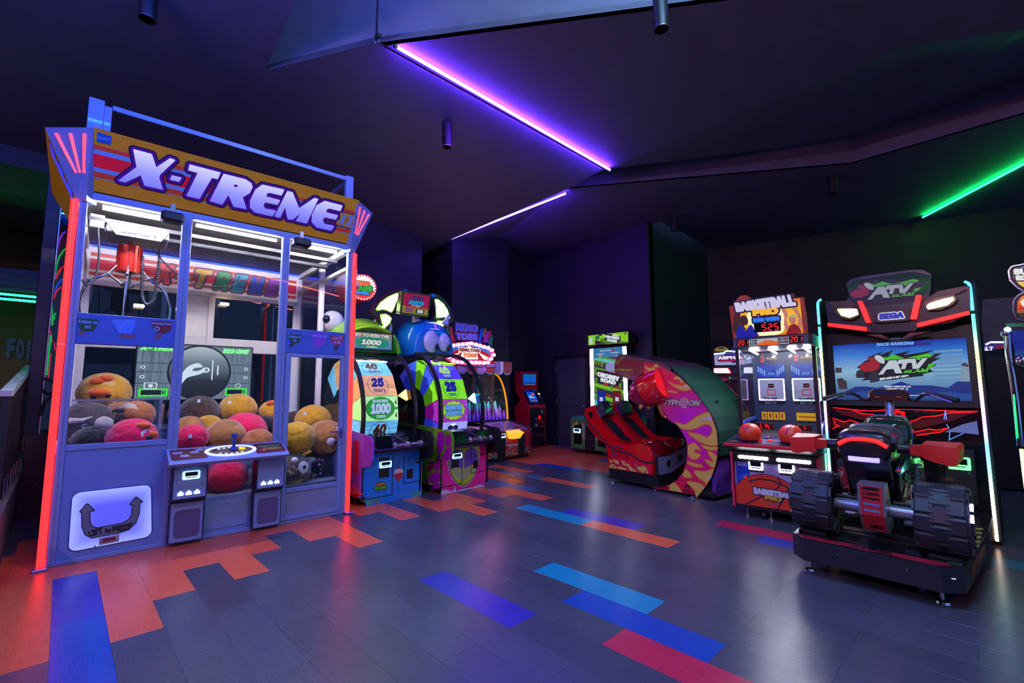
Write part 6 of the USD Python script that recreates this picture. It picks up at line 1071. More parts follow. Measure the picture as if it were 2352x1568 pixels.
hh = X.add('header_box', bx(hu0, xv-.10, hz0, hu1, .62, hz1, .006), M_BLACK); X.add('header_panel', FXh.ext(sbox(hu0+.015, hz0+.015, hu1-.015, hz1-.015), 0, .006), glow('header_lime', (.55, .85, .05), .8), parent=hh)
for q, m in (([(395, 130), (700, 170), (700, 182), (450, 200), (380, 195)], glow('header_green', (.30, .55, .06), .7)), ([(330, 150), (390, 165), (470, 200), (330, 205)], glow('header_dusk', (.25, .14, .30), .5)), ([(365, 85), (415, 80), (400, 105), (372, 102)], G_LOG), ([(265, 120), (300, 125), (300, 195), (262, 200)], G_WCAR), ([(330, 110), (375, 95), (380, 140), (335, 150)], glow('voxel_green', (.05, .5, .3), .7))): X.add('header_graphic', FXh.ext(FXh.poly(S10(q)), .006, .008), m, parent=hh)
X.add('title_shadow', FXh.ext(FXh.poly(S10([(438, 80), (520, 85), (620, 110), (618, 150), (585, 188), (470, 165), (435, 130)])), .008, .010), M_K, parent=hh)
for w_, q in (('ARCADE', [(525, 86), (598, 97), (597, 112), (524, 103)]), ('CROSSY', [(438, 92), (612, 118), (610, 152), (436, 122)]), ('ROAD', [(466, 132), (582, 152), (580, 184), (465, 162)])): X.add('title_lettering', FXh.ext(quad(text(w_, 7), FXh.px(S10(q))), .010, .013), glow('title_white', 1), parent=hh)
X.add('logo', FXh.ext(tri_(FXh, S10([(671, 55), (655, 88), (688, 88), (671, 72), (666, 89), (680, 89)])), .006, .008), M_K, parent=hh)
# ================================================================ TWO SEAT MOTION RIDE
Ty = Thing('motion_ride', 'red two seat motion ride with flame printed curved hood lettered TYPHOON', 'motion simulator', (5.66, 3.85), -95.0); TW = 1.0
FT0 = Ty.front(0.0); Z2 = lambda pts: zz(.22963, 1400, 800, pts)
n_ = {'g': ('geometry', {}), 'v': ('vector_math', {'math_type': 'distance', 'vector2': tuple(float(x) for x in (Ty.o+Ty.R@np.array([1.32, 0, .82])))}), 'm': ('map_range', {'from_min': .05, 'from_max': .75, 'clamp': True}), 'r': ('rgb_ramp', {'ramp': [(0, lin((.86, .03, .80))), (.35, lin((.86, .06, .58))), (.75, lin((.94, .04, .34))), (1, lin((.92, .04, .24)))]}), 'p': ('principled_bsdf', {'roughness': .35, 'coat_weight': .3})}
M_TPINK = usdkit.material(stage, '/World/Looks/ride_pink_print', n_, [('g.position', 'v.vector1'), ('v.value', 'm.value'), ('m.result', 'r.fac'), ('r.color', 'p.base_color')], surface='p.BSDF')
M_TRED = mat('ride_red_gloss', 'ee1018', .12, coat=1.0, var=.03); M_TDRED = mat('ride_dark_red_gloss', '7c0814', .08, coat=1.0, var=.03); M_TGREEN = mat('ride_hood_dark', '1c3830', .4); M_TPURP = mat('ride_purple', '5c2c90', .4)
OUT = [(338, 125), (490, 155), (600, 220), (700, 285), (800, 380), (880, 470), (960, 580), (1030, 690), (1075, 830), (1086, 960), (1080, 1080), (1060, 1180), (1020, 1290), (950, 1400), (865, 1503), (860, 1465), (425, 1392)]
INN = [(430, 1385), (520, 1385), (600, 1362), (680, 1310), (740, 1230), (770, 1130), (780, 1000), (770, 920), (730, 840), (680, 770), (600, 720), (545, 640), (480, 500), (410, 370), (335, 245)]
pan = FT0.poly(Z2(OUT+INN)).buffer(0)
for v0_, nm in ((0.0, 'side_panel'), (TW+.0, 'side_panel')):
    sp_ = Ty.add(nm, prism(pan, (0, v0_+.03, 0), (1, 0, 0), (0, 0, 1), .03), M_TPINK); 
    if v0_ == 0: SPN = sp_
Ty.add('edge_trim', prism(pan.buffer(.006).difference(pan.buffer(-.001)), (0, .032, 0), (1, 0, 0), (0, 0, 1), .034), M_BLACK)
M_FLY, M_FLO = mat('flame_gold', 'e0b850', .4, coat=.3), mat('flame_orange', 'f05a30', .4, coat=.3); M_FLW = mat('flame_white', 'c8c0d8', .4)
FL = [[(660, 740), (760, 760), (860, 690), (990, 640), (1020, 700), (1075, 840), (1083, 955), (1000, 970), (900, 930), (790, 848), (900, 860), (980, 890), (1030, 830), (1010, 770), (950, 760), (830, 808), (730, 800)], [(590, 335), (680, 370), (760, 360), (755, 320), (820, 380), (780, 420), (720, 415), (650, 380)], [(350, 178), (420, 200), (470, 152), (490, 185), (440, 190), (465, 222), (400, 222)], [(640, 300), (700, 282), (745, 325), (715, 342), (700, 312)], [(568, 422), (610, 425), (680, 442), (612, 438)],
    [(785, 980), (850, 950), (910, 1020), (870, 1005), (850, 1022), (845, 1040), (905, 1062), (880, 1100), (820, 1100), (785, 1045)], [(778, 1132), (860, 1150), (935, 1180), (860, 1182), (795, 1155)], [(985, 1030), (1070, 1080), (1058, 1180), (1020, 1180), (957, 1112), (1040, 1135)], [(850, 1225), (960, 1230), (1055, 1205), (1025, 1285), (970, 1370), (958, 1340), (890, 1290)], [(760, 1210), (825, 1280), (775, 1290), (738, 1268)], [(780, 1335), (900, 1350), (945, 1395), (870, 1485), (855, 1420)], [(602, 1368), (650, 1345), (720, 1438), (620, 1425)], [(920, 965), (1000, 985), (1080, 985), (1075, 1010), (980, 1010)]]
for p in FL:
    g = blob(FT0.px(Z2(p))).intersection(pan.buffer(-.004)); Ty.add('flame_outline', FT0.ext(g.buffer(.014).intersection(pan.buffer(-.002)), 0, .0015), M_FLO, parent=SPN); Ty.add('flame', FT0.ext(g, .0015, .003), M_FLY, parent=SPN)
for p in ([(885, 720), (960, 690), (1015, 680), (1035, 740), (985, 705)], [(745, 388), (790, 355), (770, 390)], [(985, 1290), (1030, 1270), (1010, 1320)]): Ty.add('flame_tip', FT0.ext(FT0.poly(Z2(p)).intersection(pan.buffer(-.004)), .003, .0045), M_FLW, parent=SPN)
for w_, q in (('TYPH', [(545, 510), (718, 512), (705, 570), (538, 568)]), ('ON', [(800, 515), (915, 517), (893, 577), (785, 573)])):
    g = quad(text(w_, 4), FT0.px(Z2(q))); Ty.add('logo_shadow', FT0.ext(g.buffer(.008), 0, .003), mat('logo_wine', '7c1848', .4), parent=SPN); Ty.add('logo_lettering', FT0.ext(g, .003, .005), mat('logo_cream', 'c8b898', .4), parent=SPN)
c_ = np.array(FT0.p1(*Z2([(752, 538)])[0])); spi = [c_+(.012+.052*t/14)*np.array([math.cos(t*.8), math.sin(t*.8)]) for t in np.linspace(0, 14, 40)]
Ty.add('logo_swirl', FT0.ext(LineString(spi).buffer(.008), .003, .005), mat('logo_cream', 1), parent=SPN)
Ty.add('maker_mark', [FT0.ext(quad(text('Triotech', 2), FT0.px(Z2([(750, 1405), (818, 1415), (818, 1428), (750, 1418)]))), 0, .003), FT0.ext((lambda o: ell(o[0], o[1], .032, .028).difference(ell(o[0], o[1]-.008, .016, .018)))(FT0.p1(*Z2([(780, 1385)])[0])), 0, .003)], M_K, parent=SPN)
# hood skin between the two sides, back wall, inner strip
opx = FT0.px(Z2(OUT[:11])); mid = [(u, z) for u, z in opx]
hood = [(u, z) for u, z in opx]; skin = Polygon(hood+[(u-.03, z-.03) for u, z in hood[::-1]]).buffer(0)
Ty.add('hood', prism(skin, (0, TW, 0), (1, 0, 0), (0, 0, 1), TW-.03), M_TGREEN)
Ty.add('back_wall', bx(1.50, .03, .05, 1.545, TW, .985, .004), M_TPURP); bw = Ty.add('back_hood', hullm([(u, v, z) for v in (.03, TW) for u, z in ((1.545, .985), (1.50, .985), (1.22, 1.42), (1.01, 1.61), (1.03, 1.58))]), M_TGREEN)
Ty.add('hood_latch', [bx(1.44, .30, 1.14, 1.48, .34, 1.16), bx(1.44, .80, 1.14, 1.48, .84, 1.16)], M_BLACK, parent=bw)
Ty.add('door_latch', bx(1.545, .12, .72, 1.556, .26, .735), M_BLACK); Ty.add('cable_box', bx(1.545, .38, .22, 1.575, .52, .52, .01), M_BLACK); Ty.add('label_sticker', [bx(1.545, .40, .08, 1.548, .52, .19), bx(1.545, .42, .54, 1.548, .47, .60)], mat('sticker_pale', '9898a8', .5))
for v, z in ((.1, .8), (.35, .78), (.1, .2), (.1, .12), (.55, .3)): Ty.add('screw', cyl((1.545, v, z), (1.55, v, z), .008, n=8), M_STEEL)
st = FT0.poly(Z2([(440, 540), (478, 500), (548, 640), (602, 722), (505, 682)])); Ty.add('inner_strip', prism(st, (0, TW, 0), (1, 0, 0), (0, 0, 1), TW-.04), M_TRED)
for p in ((475, 520), (508, 583), (543, 652)): a, b = FT0.p1(*Z2([p])[0]); Ty.add('bolt', FT0.ext(ell(a, b, .010, .010), -.035, .006), M_STEEL)
vb = FT0.poly(Z2([(92, 75), (160, 85), (338, 127), (336, 245), (250, 325), (150, 290), (62, 245), (52, 190), (58, 140)])); vz = Ty.add('visor', prism(rnd(vb, .01), (0, TW+.02, 0), (1, 0, 0), (0, 0, 1), TW+.03), mat('visor_crimson', '98182c', .15, coat=1.0))
Ty.add('visor_stripe', FT0.ext(FT0.poly(Z2([(135, 80), (160, 85), (70, 170), (62, 150)])), .012, .014), mat('visor_gold_line', '9a8020', .3), parent=vz)
tpx = FT0.px(Z2([(92, 75), (338, 123), (490, 153), (600, 218)])); Ty.add('roof_panel', prism(Polygon(tpx+[(u, z+.03) for u, z in tpx[::-1]]).buffer(0), (0, TW+.02, 0), (1, 0, 0), (0, 0, 1), TW+.03), mat('roof_grey_red', '5a3444', .25, coat=.5))
bB, bN = np.array(FT0.p1(*Z2([(545, 345)])[0])), np.array(FT0.p1(*Z2([(235, 490)])[0])); ax_ = bN-bB; Lp = np.linalg.norm(ax_); ax3 = np.array([ax_[0], 0, ax_[1]])/Lp
po = np.array([bB[0], -.02, bB[1]]); pf = lambda ts: [(r*.60, t*Lp) for t, r in ts]
sc_m = np.eye(4); sc_m[1, 1] = .85; sc_m[1, 3] = po[1]*(1-.85)
pod = Ty.add('pod', lathe([(0, -.01)]+pf([(0, .33), (.15, .355), (.35, .355), (.55, .34)]), po, ax3, 28).apply_transform(sc_m), M_TRED, smooth=40)
Ty.add('pod_nose', lathe(pf([(.55, .345), (.7, .32), (.85, .26), (.96, .17), (1.03, .07), (1.04, 0)]), po, ax3, 28).apply_transform(sc_m), mat('pod_nose_pink', 'a81844', .2, coat=.8), parent=pod, smooth=40)
Ty.add('pod_seam', lathe(pf([(.545, .348), (.56, .348), (.56, .33), (.545, .33), (.545, .348)]), po, ax3, 28).apply_transform(sc_m), M_BLACK, parent=pod)
for k_ in range(6):
    a_ = math.radians(200+k_*28); e1, e2, _ = frame_of(ax3); p = po+ax3*Lp*.12+.355*.60*(math.cos(a_)*e1+math.sin(a_)*e2); Ty.add('bolt', ball(p, .012, 1), M_STEEL, parent=pod)
for k_, (t, a_) in enumerate(((.68, 215), (.78, 240), (.66, 262), (.84, 275), (.72, 300), (.62, 190), (.9, 220), (.62, 235))):
    a_ = math.radians(a_); e1, e2, _ = frame_of(ax3); r_ = float(np.interp(t, [.55, .7, .85, .96], [.345, .32, .26, .17]))*.60; d_ = math.cos(a_)*e1+math.sin(a_)*e2; p = po+ax3*Lp*t+d_*r_; p[1] = po[1]+(p[1]-po[1])*.85
    Ty.add('flame_spot', ball(p, (.03, .012, .04), 2), M_FLY, parent=pod)
# base frame, bellows, feet
Ty.add('base_frame', [bx(.55, .0, .0+.035, 1.5, .05, .075), bx(.55, TW-.05, .035, 1.5, TW, .075), bx(1.30, .0, .035, 1.545, TW, .10)], M_BLACK)
bl_ = Ty.add('bellows', cat([bx(-.03+(.012 if k_ % 2 else 0), .02+(.012 if k_ % 2 else 0), .06+k_*.0125, .80-(.012 if k_ % 2 else 0), TW-.02, .06+(k_+1)*.0125) for k_ in range(9)]), M_RUBBER)
Ty.add('base_plate', bx(-.04, .0, .045, .80, TW, .062, .004), M_BLACK)
for u, v in ((.06, .0), (.72, .06), (1.25, .02), (.06, TW-.05), (1.25, TW-.05)): Ty.add('foot', lathe([(0, 0), (.035, 0), (.03, .012), (.01, .018), (.01, .06), (0, .06)], (u, v, 0), n=14), M_STEEL)
# the double sled: side profile traced on its near flank
SL = Ty.front(.03); Z1 = lambda pts: zz(.1403, 1330, 910, pts)
prof = SL.px(Z1([(68, 262), (75, 335), (150, 520), (300, 700), (430, 782), (452, 900), (470, 1000), (490, 1190), (800, 1240), (1205, 1305), (1215, 1080), (1190, 930), (1140, 830), (1060, 785), (960, 770), (830, 802), (700, 762), (560, 645), (420, 490), (300, 345), (250, 240), (215, 150), (130, 180)]))
prof = np.array(prof); low = np.arange(len(prof)) < 11
def shell(v0_, v1_):
    rings = []; cen = prof.mean(0)
    for t, k_, dip in ((0, .965, 0), (.05, 1.0, 0), (.18, 1.0, 0), (.30, 1.0, .055), (.5, 1.0, .075), (.70, 1.0, .055), (.82, 1.0, 0), (.95, 1.0, 0), (1, .965, 0)):
        q = cen+(prof-cen)*k_
        q = q.copy()
        for i in range(13, len(q)): 
            dz = dip*(1 if i < 20 else .8); q[i, 1] -= dz*.8; q[i, 0] -= dz*.55 if i > 15 else 0
        rings.append([(u, v0_+(v1_-v0_)*t, z) for u, z in q])
    return loft(rings)
seats = []
for v0_, v1_ in ((.03, .49), (.51, .97)):
    s_ = Ty.add('seat_shell', shell(v0_, v1_), M_TRED, smooth=38); seats.append(s_)
    vm = (v0_+v1_)/2; dv = (v1_-v0_)*.29
    # dark red knee hump at the front of each seat
    Ty.add('knee_hump', loft([[(u, vm+dvv, z) for u, z in hp_] for dvv, hp_ in [((t-.5)*(v1_-v0_)*.92, [(.46+.02*abs(t-.5), .36), (.50, .55+.01), (.55, .60-.10*(2*t-1)**2), (.63, .615-.10*(2*t-1)**2), (.70, .60-.10*(2*t-1)**2), (.755, .55-.08*(2*t-1)**2), (.78, .47), (.785, .36)]) for t in np.linspace(0, 1, 9)]]), M_TDRED, parent=s_, smooth=50)
    o2 = SL.px(Z1([(300, 352), (420, 500), (545, 632), (640, 728), (700, 770)])); o2 = np.array(o2)
    tn = np.gradient(o2, axis=0); tn /= np.linalg.norm(tn, axis=1)[:, None]; nm = np.stack([-tn[:, 1], tn[:, 0]], 1); nm *= np.sign(nm[:, 1:2])
    for j0, j1, wd_ in ((0, 2, 1.1), (2, 3, .85), (3, 4, .7)):
        rings = []
        seq = [o2[j0]+(o2[j1]-o2[j0])*t for t in (0.02, .2, .5, .8, .98)] if j1-j0 == 1 else [o2[0]*(1-t)+o2[1]*t for t in (0.02, .5)]+[o2[1]*(1-t)+o2[2]*t for t in (0, .5, .97)]
        for i, c0_ in enumerate(seq):
            n2 = nm[j0]; base = c0_-n2*.055; k_ = .86 if i in (0, 4) else 1.0; h_ = .02 if i in (0, 4) else .035
            rings.append([(base[0]+n2[0]*hh_, vm+dv*wd_*k_*ss, base[1]+n2[1]*hh_) for ss, hh_ in ((-1, -.03), (-1, h_*.4), (-.7, h_), (0, h_*.8), (.7, h_), (1, h_*.4), (1, -.03))])
        Ty.add('seat_cushion', loft(rings), mat('seat_vinyl', '1c2024', .5, bump=.15, bscale=200), parent=s_, smooth=40)
    hd0, hd1 = np.array(SL.p1(*Z1([(225, 165)])[0])), np.array(SL.p1(*Z1([(295, 340)])[0])); n2 = np.array([.80, .60])
    Ty.add('headrest', hullm([(c0_[0]+n2[0]*h_, vm+w_*dv, c0_[1]+n2[1]*h_) for c0_, k_ in ((hd0+np.array([-.02, .03]), .8), (hd0*.6+hd1*.4, 1.0), (hd1, 1.0)) for h_, ws in ((-.06, 1.0), (.075, .72)) for w_ in (-ws*k_, ws*k_)]), mat('headrest_grey', '282c32', .35, coat=.2), parent=s_)
    ph_ = SL.px(Z1([(145, 255), (215, 240), (232, 330), (200, 352), (155, 300)])); Ty.add('speaker_grille', prism(Polygon(ph_), (0, v0_+.035, 0), (1, 0, 0), (0, 0, 1), .04), M_BLACK, parent=s_)
    Ty.add('head_fin', hullm([(u, v, z) for v in (v0_+.01, v0_+.10) for u, z in SL.px(Z1([(85, 205), (200, 175), (235, 230), (110, 245)]))]), M_TRED, parent=s_)
rp = SL.px(Z1([(85, 300), (140, 400), (300, 590), (450, 760), (560, 855), (700, 905), (830, 940), (980, 1030), (1080, 1078), (1220, 1085)])); Ty.add('rubber_strip', tube(curve([(u, .025, z) for u, z in rp], 5), .010, 8), M_RUBBER, parent=seats[0], smooth=True)
hl = SL.px(Z1([(640, 935), (598, 942), (598, 812), (775, 835), (780, 965), (808, 968)])); Ty.add('grab_handle', tube([(hl[0][0], .02, hl[0][1])]+[(u, -.035, z) for u, z in hl[1:5]]+[(hl[5][0], .02, hl[5][1])], .009, 8), mat('handle_grey_blue', '5878a0', .3, .7), parent=seats[0])
SB_ = Ty.front(.026); lp = SB_.poly(Z1([(480, 935), (700, 990), (1000, 1075), (1205, 1115), (1200, 1295), (490, 1185)])); fpn = Ty.add('flame_panel', SB_.ext(lp.buffer(-.012), 0, .003), M_TPINK, parent=seats[0])
for p in ([(500, 1030), (540, 1045), (545, 1080), (510, 1085)], [(550, 1030), (640, 1050), (655, 1105), (600, 1095)], [(690, 1050), (755, 1065), (735, 1100), (700, 1080)], [(498, 1130), (560, 1105), (630, 1180), (500, 1165)], [(640, 1140), (720, 1160), (800, 1200), (660, 1195)], [(700, 1110), (800, 1100), (870, 1170), (960, 1240), (850, 1225), (800, 1150)], [(920, 1110), (990, 1150), (1080, 1140), (1130, 1265), (1040, 1250), (960, 1190)]): Ty.add('flame', SB_.ext(blob(SB_.px(Z1(p))).intersection(lp.buffer(-.015)), .003, .005), M_FLY, parent=seats[0])
for p in ((570, 1145), (685, 1095), (957, 1140), (1090, 1237)): a, b = SB_.p1(*Z1([p])[0]); Ty.add('bolt', SB_.ext(ell(a, b, .010, .010), .003, .012), M_DSTEEL, parent=seats[0])
# silver bumper across the front end of the sled
PB_ = Ty.plane((.79, 0, 0), (0, 1, 0), (0, 0, 1)); bpl = Polygon([(.02, .20), (.30, .20), (.55, .27), (.80, .33), (.90, .37), (.95, .43), (.90, .50), (.75, .52), (.5, .46), (.25, .42), (.02, .43)])
bm = Ty.add('bumper', PB_.ext(rnd(bpl, .02), -.02, .012), mat('bumper_lavender', '9a90b8', .35, .3)); Ty.add('bumper_edge', PB_.ext(bpl.buffer(.012), -.03, .006), M_BLACK, parent=bm)
for v, z in ((.24, .325), (.53, .375), (.82, .435)): Ty.add('bumper_hole', PB_.ext(ell(v, z, .045, .045), .0, .014), M_MATTE, parent=bm)
for v, z in ((.07, .25), (.14, .24), (.33, .28), (.42, .31), (.64, .39), (.72, .41)): Ty.add('rivet', PB_.ext(ell(v, z, .008, .008), .012, .018), M_STEEL, parent=bm)
# ================================================================ BASKETBALL GAME
Bk = Thing('basketball_game', 'BASKETBALL PRO arcade game with lit marquee, two hoops behind glass and red orange balls', 'arcade game', (5.08, 1.91), -84.5); BW = .76
S = lambda pts: zz(.25669, 1660, 980, pts); FK0 = Bk.front(0.0)
M_BBLK = M_BLACK; M_BPINK = art('bb_edge_pink', 'e02858', coat=.5)
Bk.add('cabinet', bx(0, .0, .125, BW-.02, 1.25, .66, .004), M_BBLK); Bk.add('plinth', bx(.01, -.004, .105, BW-.02, 1.2, .135), M_BBLK)
for u in (-.022, BW-.025): Bk.add('side_edge', sideprism(Polygon([(-.03, .11), (-.05, .64), (-.03, .66), (.5, .66), (.5, .12)]), u, u+.02), M_BPINK)
fp = Bk.add('front_panel', FK0.ext(sbox(.005, .135, BW-.03, .565), 0, .004), art('bb_lavender', '9a98c0', coat=.3)); panel = sbox(.006, .136, BW-.031, .564); FKp = Bk.front(-.004)
for q, m in (([(118, 245), (238, 255), (245, 690), (135, 690)], art('bb_blue', '1840c0', coat=.3)), ([(655, 295), (795, 300), (790, 430), (660, 520)], art('bb_magenta', 'b0186a', coat=.3))): Bk.add('print_field', FKp.ext(FKp.poly(S(q)).intersection(panel), 0, .001), m, parent=fp)
bc_ = FKp.p1(*S([(405, 800)])[0]); br = abs(FKp.p1(*S([(405, 430)])[0])[1]-bc_[1]); bg = ell(bc_[0], bc_[1], br*.92, br, 20).intersection(panel)
Bk.add('ball_print', FKp.ext(bg.buffer(.006).intersection(panel), .001, .002), M_NAVY, parent=fp); Bk.add('ball_print', FKp.ext(bg, .002, .003), art('bb_ball_orange', 'd83a1c', coat=.3), parent=fp)
for c in ([(240, 490), (330, 465), (440, 480), (560, 530), (660, 600)], [(490, 450), (520, 500), (500, 540), (400, 600), (210, 690)], [(620, 505), (560, 620), (490, 740)]): Bk.add('ball_seam', FKp.ext(LineString(FKp.px(S(c))).buffer(.006).intersection(bg), .003, .004), M_NAVY, parent=fp)
for w_, q, m in (('BASKETBALL', [(272, 535), (645, 600), (640, 648), (280, 598)], art('bb_silver', 'c8c8d8')), ('PRO', [(375, 605), (532, 630), (528, 672), (375, 648)], art('bb_gold', 'c8a020'))):
    g = quad(text(w_, 7), FKp.px(S(q))); Bk.add('logo_outline', FKp.ext(g.buffer(.009), .004, .0055), M_NAVY, parent=fp); Bk.add('logo_lettering', FKp.ext(g, .0055, .007), m, parent=fp)
for w_, q, m in (('PLAYER 1', [(135, 330), (216, 337), (216, 350), (135, 343)], M_BWH), ('PLAYER 2', [(678, 395), (776, 400), (776, 412), (678, 407)], M_BWH), ('OTING', [(372, 352), (505, 372), (505, 400), (372, 392)], art('bb_pale', 'b8b8d8')), ('REA', [(160, 440), (235, 405), (232, 440), (170, 472)], art('bb_pale_blue', '4a78d8')), ('NBA PRO', [(415, 682), (492, 690), (492, 702), (415, 696)], mat('logo_blue', 1))): Bk.add('lettering', FKp.ext(quad(text(w_, 3), FKp.px(S(q))), .001, .003), m, parent=fp)
for q in ([(132, 310), (190, 316), (190, 302), (216, 322), (190, 335), (190, 328), (132, 324)], [(776, 370), (706, 366), (706, 352), (678, 375), (706, 388), (706, 380), (776, 386)]): Bk.add('arrow_print', FKp.ext(FKp.poly(S(q)).difference(FKp.poly(S(q)).buffer(-.004)), .001, .003), M_BWH, parent=fp)
for q in ([(235, 255), (365, 268), (368, 408), (238, 395)], [(503, 280), (645, 295), (648, 440), (510, 425)]): Bk.add('reader_plate', FKp.ext(FKp.poly(S(q)), .001, .008), M_BLACK, parent=fp)
FKr = Bk.front(-.012)
for q in ((235, 380, 362, 308), (503, 408, 642, 330)): a_, b_ = FKr.px(S([(q[0], q[1]), (q[2], q[3])])); bill(Bk, FKr, a_[0], a_[1], b_[0], b_[1], gname='bill_glow_white', col=(.85, .92, 1.0), st=1.8)
for p in ((172, 280), (720, 335), (273, 476)): a, b = FKp.p1(*S([p])[0]); Bk.add('lock', FKp.ext(ell(a, b, .010, .010), .001, .010), M_STEEL, parent=fp)
Bk.add('button_light', FKp.ext(FKp.poly(S([(200, 440), (216, 440), (216, 456), (200, 456)])), .001, .008), glow('red_button', (1, .05, .05), 1.5), parent=fp)
Bk.add('shelf_front', bx(-.01, -.03, .565, BW-.015, .02, .68, .01), M_BBLK); FKs = Bk.front(-.03)
for x0, x1 in ((.05, .33), (.40, .69)): Bk.add('light_bar', FKs.ext(rr(x0, .598, x1, .632, .016), 0, .008), glow('bb_bar', (.95, .97, 1.0), 12.0, 'ffffff'))
sh = Bk.add('ball_shelf', sideprism([(-.20, .745), (-.19, .765), (.28, .83), (.28, .70), (-.03, .68)], -.03, BW+.0), M_BBLK); Bk.add('shelf_edge', bx(-.035, -.215, .735, BW+.005, -.19, .768, .006), art('bb_shelf_red', 'd02030', coat=.5), parent=sh)
PSh = Bk.plane((0, -.19, .766), (1, 0, 0), (0, .47, .065)); Bk.add('shelf_print', PSh.ext(sbox(-.01, .02, BW-.02, .44), 0, .002), art('bb_shelf_navy', '141c3c', coat=.5), parent=sh); Bk.add('shelf_graphic', PSh.ext(ell(.05, .07, .04, .03), .002, .004), art('bb_shelf_gold', 'a06a28'), parent=sh)
for x in (.31, .66): Bk.add('push_button', lathe([(0, .02), (.022, .018), (.03, .004), (.034, 0), (0, 0)], PSh.at(x, .30, .002), n=18), M_CHROME, parent=sh, smooth=40)
for x in (.265, .355): Bk.add('button_light', PSh.ext(rr(x-.018, .16, x+.018, .19, .006), .002, .010), glow('red_button', 1), parent=sh)
M_BALL = mat('ball_orange', 'e03a18', .3, coat=.3, bump=.15, bscale=500)
for k_, (px_, py_, r_) in enumerate(((1723, 1001, .108), (1817, 1004, .108))):
    v_ = -.02; a, b = Bk.front(v_).p1(px_, py_); p = Bk.o+Bk.R@np.array([a, v_, .785+.07])
    t = Thing('basketball', ('orange half ball on the left of the basketball game shelf', 'orange half ball on the right of the basketball game shelf')[k_], 'ball', p, 0); m = ball((0, 0, 0), r_, 3); 
    t.add('ball', trimesh.intersections.slice_mesh_plane(m, (0, 0, 1), (0, 0, -.062), cap=False), M_BALL, smooth=True)
    for ax in ((1, .2, 0), (.2, 1, .3)): t.add('seam', tube([r_*1.0*(math.cos(q)*frame_of(ax)[0]+math.sin(q)*frame_of(ax)[1]) for q in np.linspace(.15, math.pi-.15, 16)], .003, 5), M_K)
for u, v in ((.08, .12), (.30, .10)): Bk.add('leg', [cyl((u, v, .02), (u, v, .115), .010, n=10), cyl((u, v, 0), (u, v, .02), .035, n=16)], M_STEEL)
for u in (.24, .66): Bk.add('caster', [cyl((u-.015, .10, .042), (u+.015, .10, .042), .042, n=18), bx(u-.02, .085, .05, u+.02, .13, .11, .004)], M_DSTEEL)
# glass case
v0c, v1c = .30, 1.25; zc0, zc1 = .80, 1.74
Bk.add('case_back', bx(0, v1c-.02, .66, BW-.01, v1c, 1.84), mat('case_inside', '161c2c', .5)); Bk.add('case_floor', bx(0, .28, .66, BW-.01, v1c, .83, .004), M_BBLK)
for u in (.0, BW-.045): Bk.add('case_post', bx(u, v0c-.03, .80, u+.035, v0c+.01, 1.78, .004), M_BBLK)
Bk.add('front_glass', bx(.03, v0c-.012, .84, BW-.045, v0c-.006, 1.74), M_GLASS)
sg_ = Polygon([(v0c+.02, .82), (v0c+.02, 1.72), (v0c+.2, 1.80), (v1c-.1, 1.80), (v1c-.1, .95), (v0c+.16, .92), (v0c+.08, .84)]); ring_ = sg_.difference(sg_.buffer(-.035))
for u in (-.005, BW-.03): Bk.add('side_frame', sideprism(ring_, u, u+.018), art('bb_frame_blue', '1848b0', coat=.5)); Bk.add('side_glass', sideprism(sg_.buffer(-.03), u+.004, u+.008), M_GLASS)
Bk.add('case_roof', bx(-.01, v0c-.02, 1.74, BW-.015, v1c, 1.80, .006), M_BBLK)
for x in (.13, .32, .50, .64): Bk.add('roof_lamp', tube([(x, .34, 1.735), (x+.02, .62, 1.70)], .011, 8), G_WHITE)
FB_ = Bk.front(1.0); 
Bk.add('inner_wall', bx(.0, 1.0, .83, BW-.01, 1.02, 1.74), art('bb_inner_navy', '16243e'))
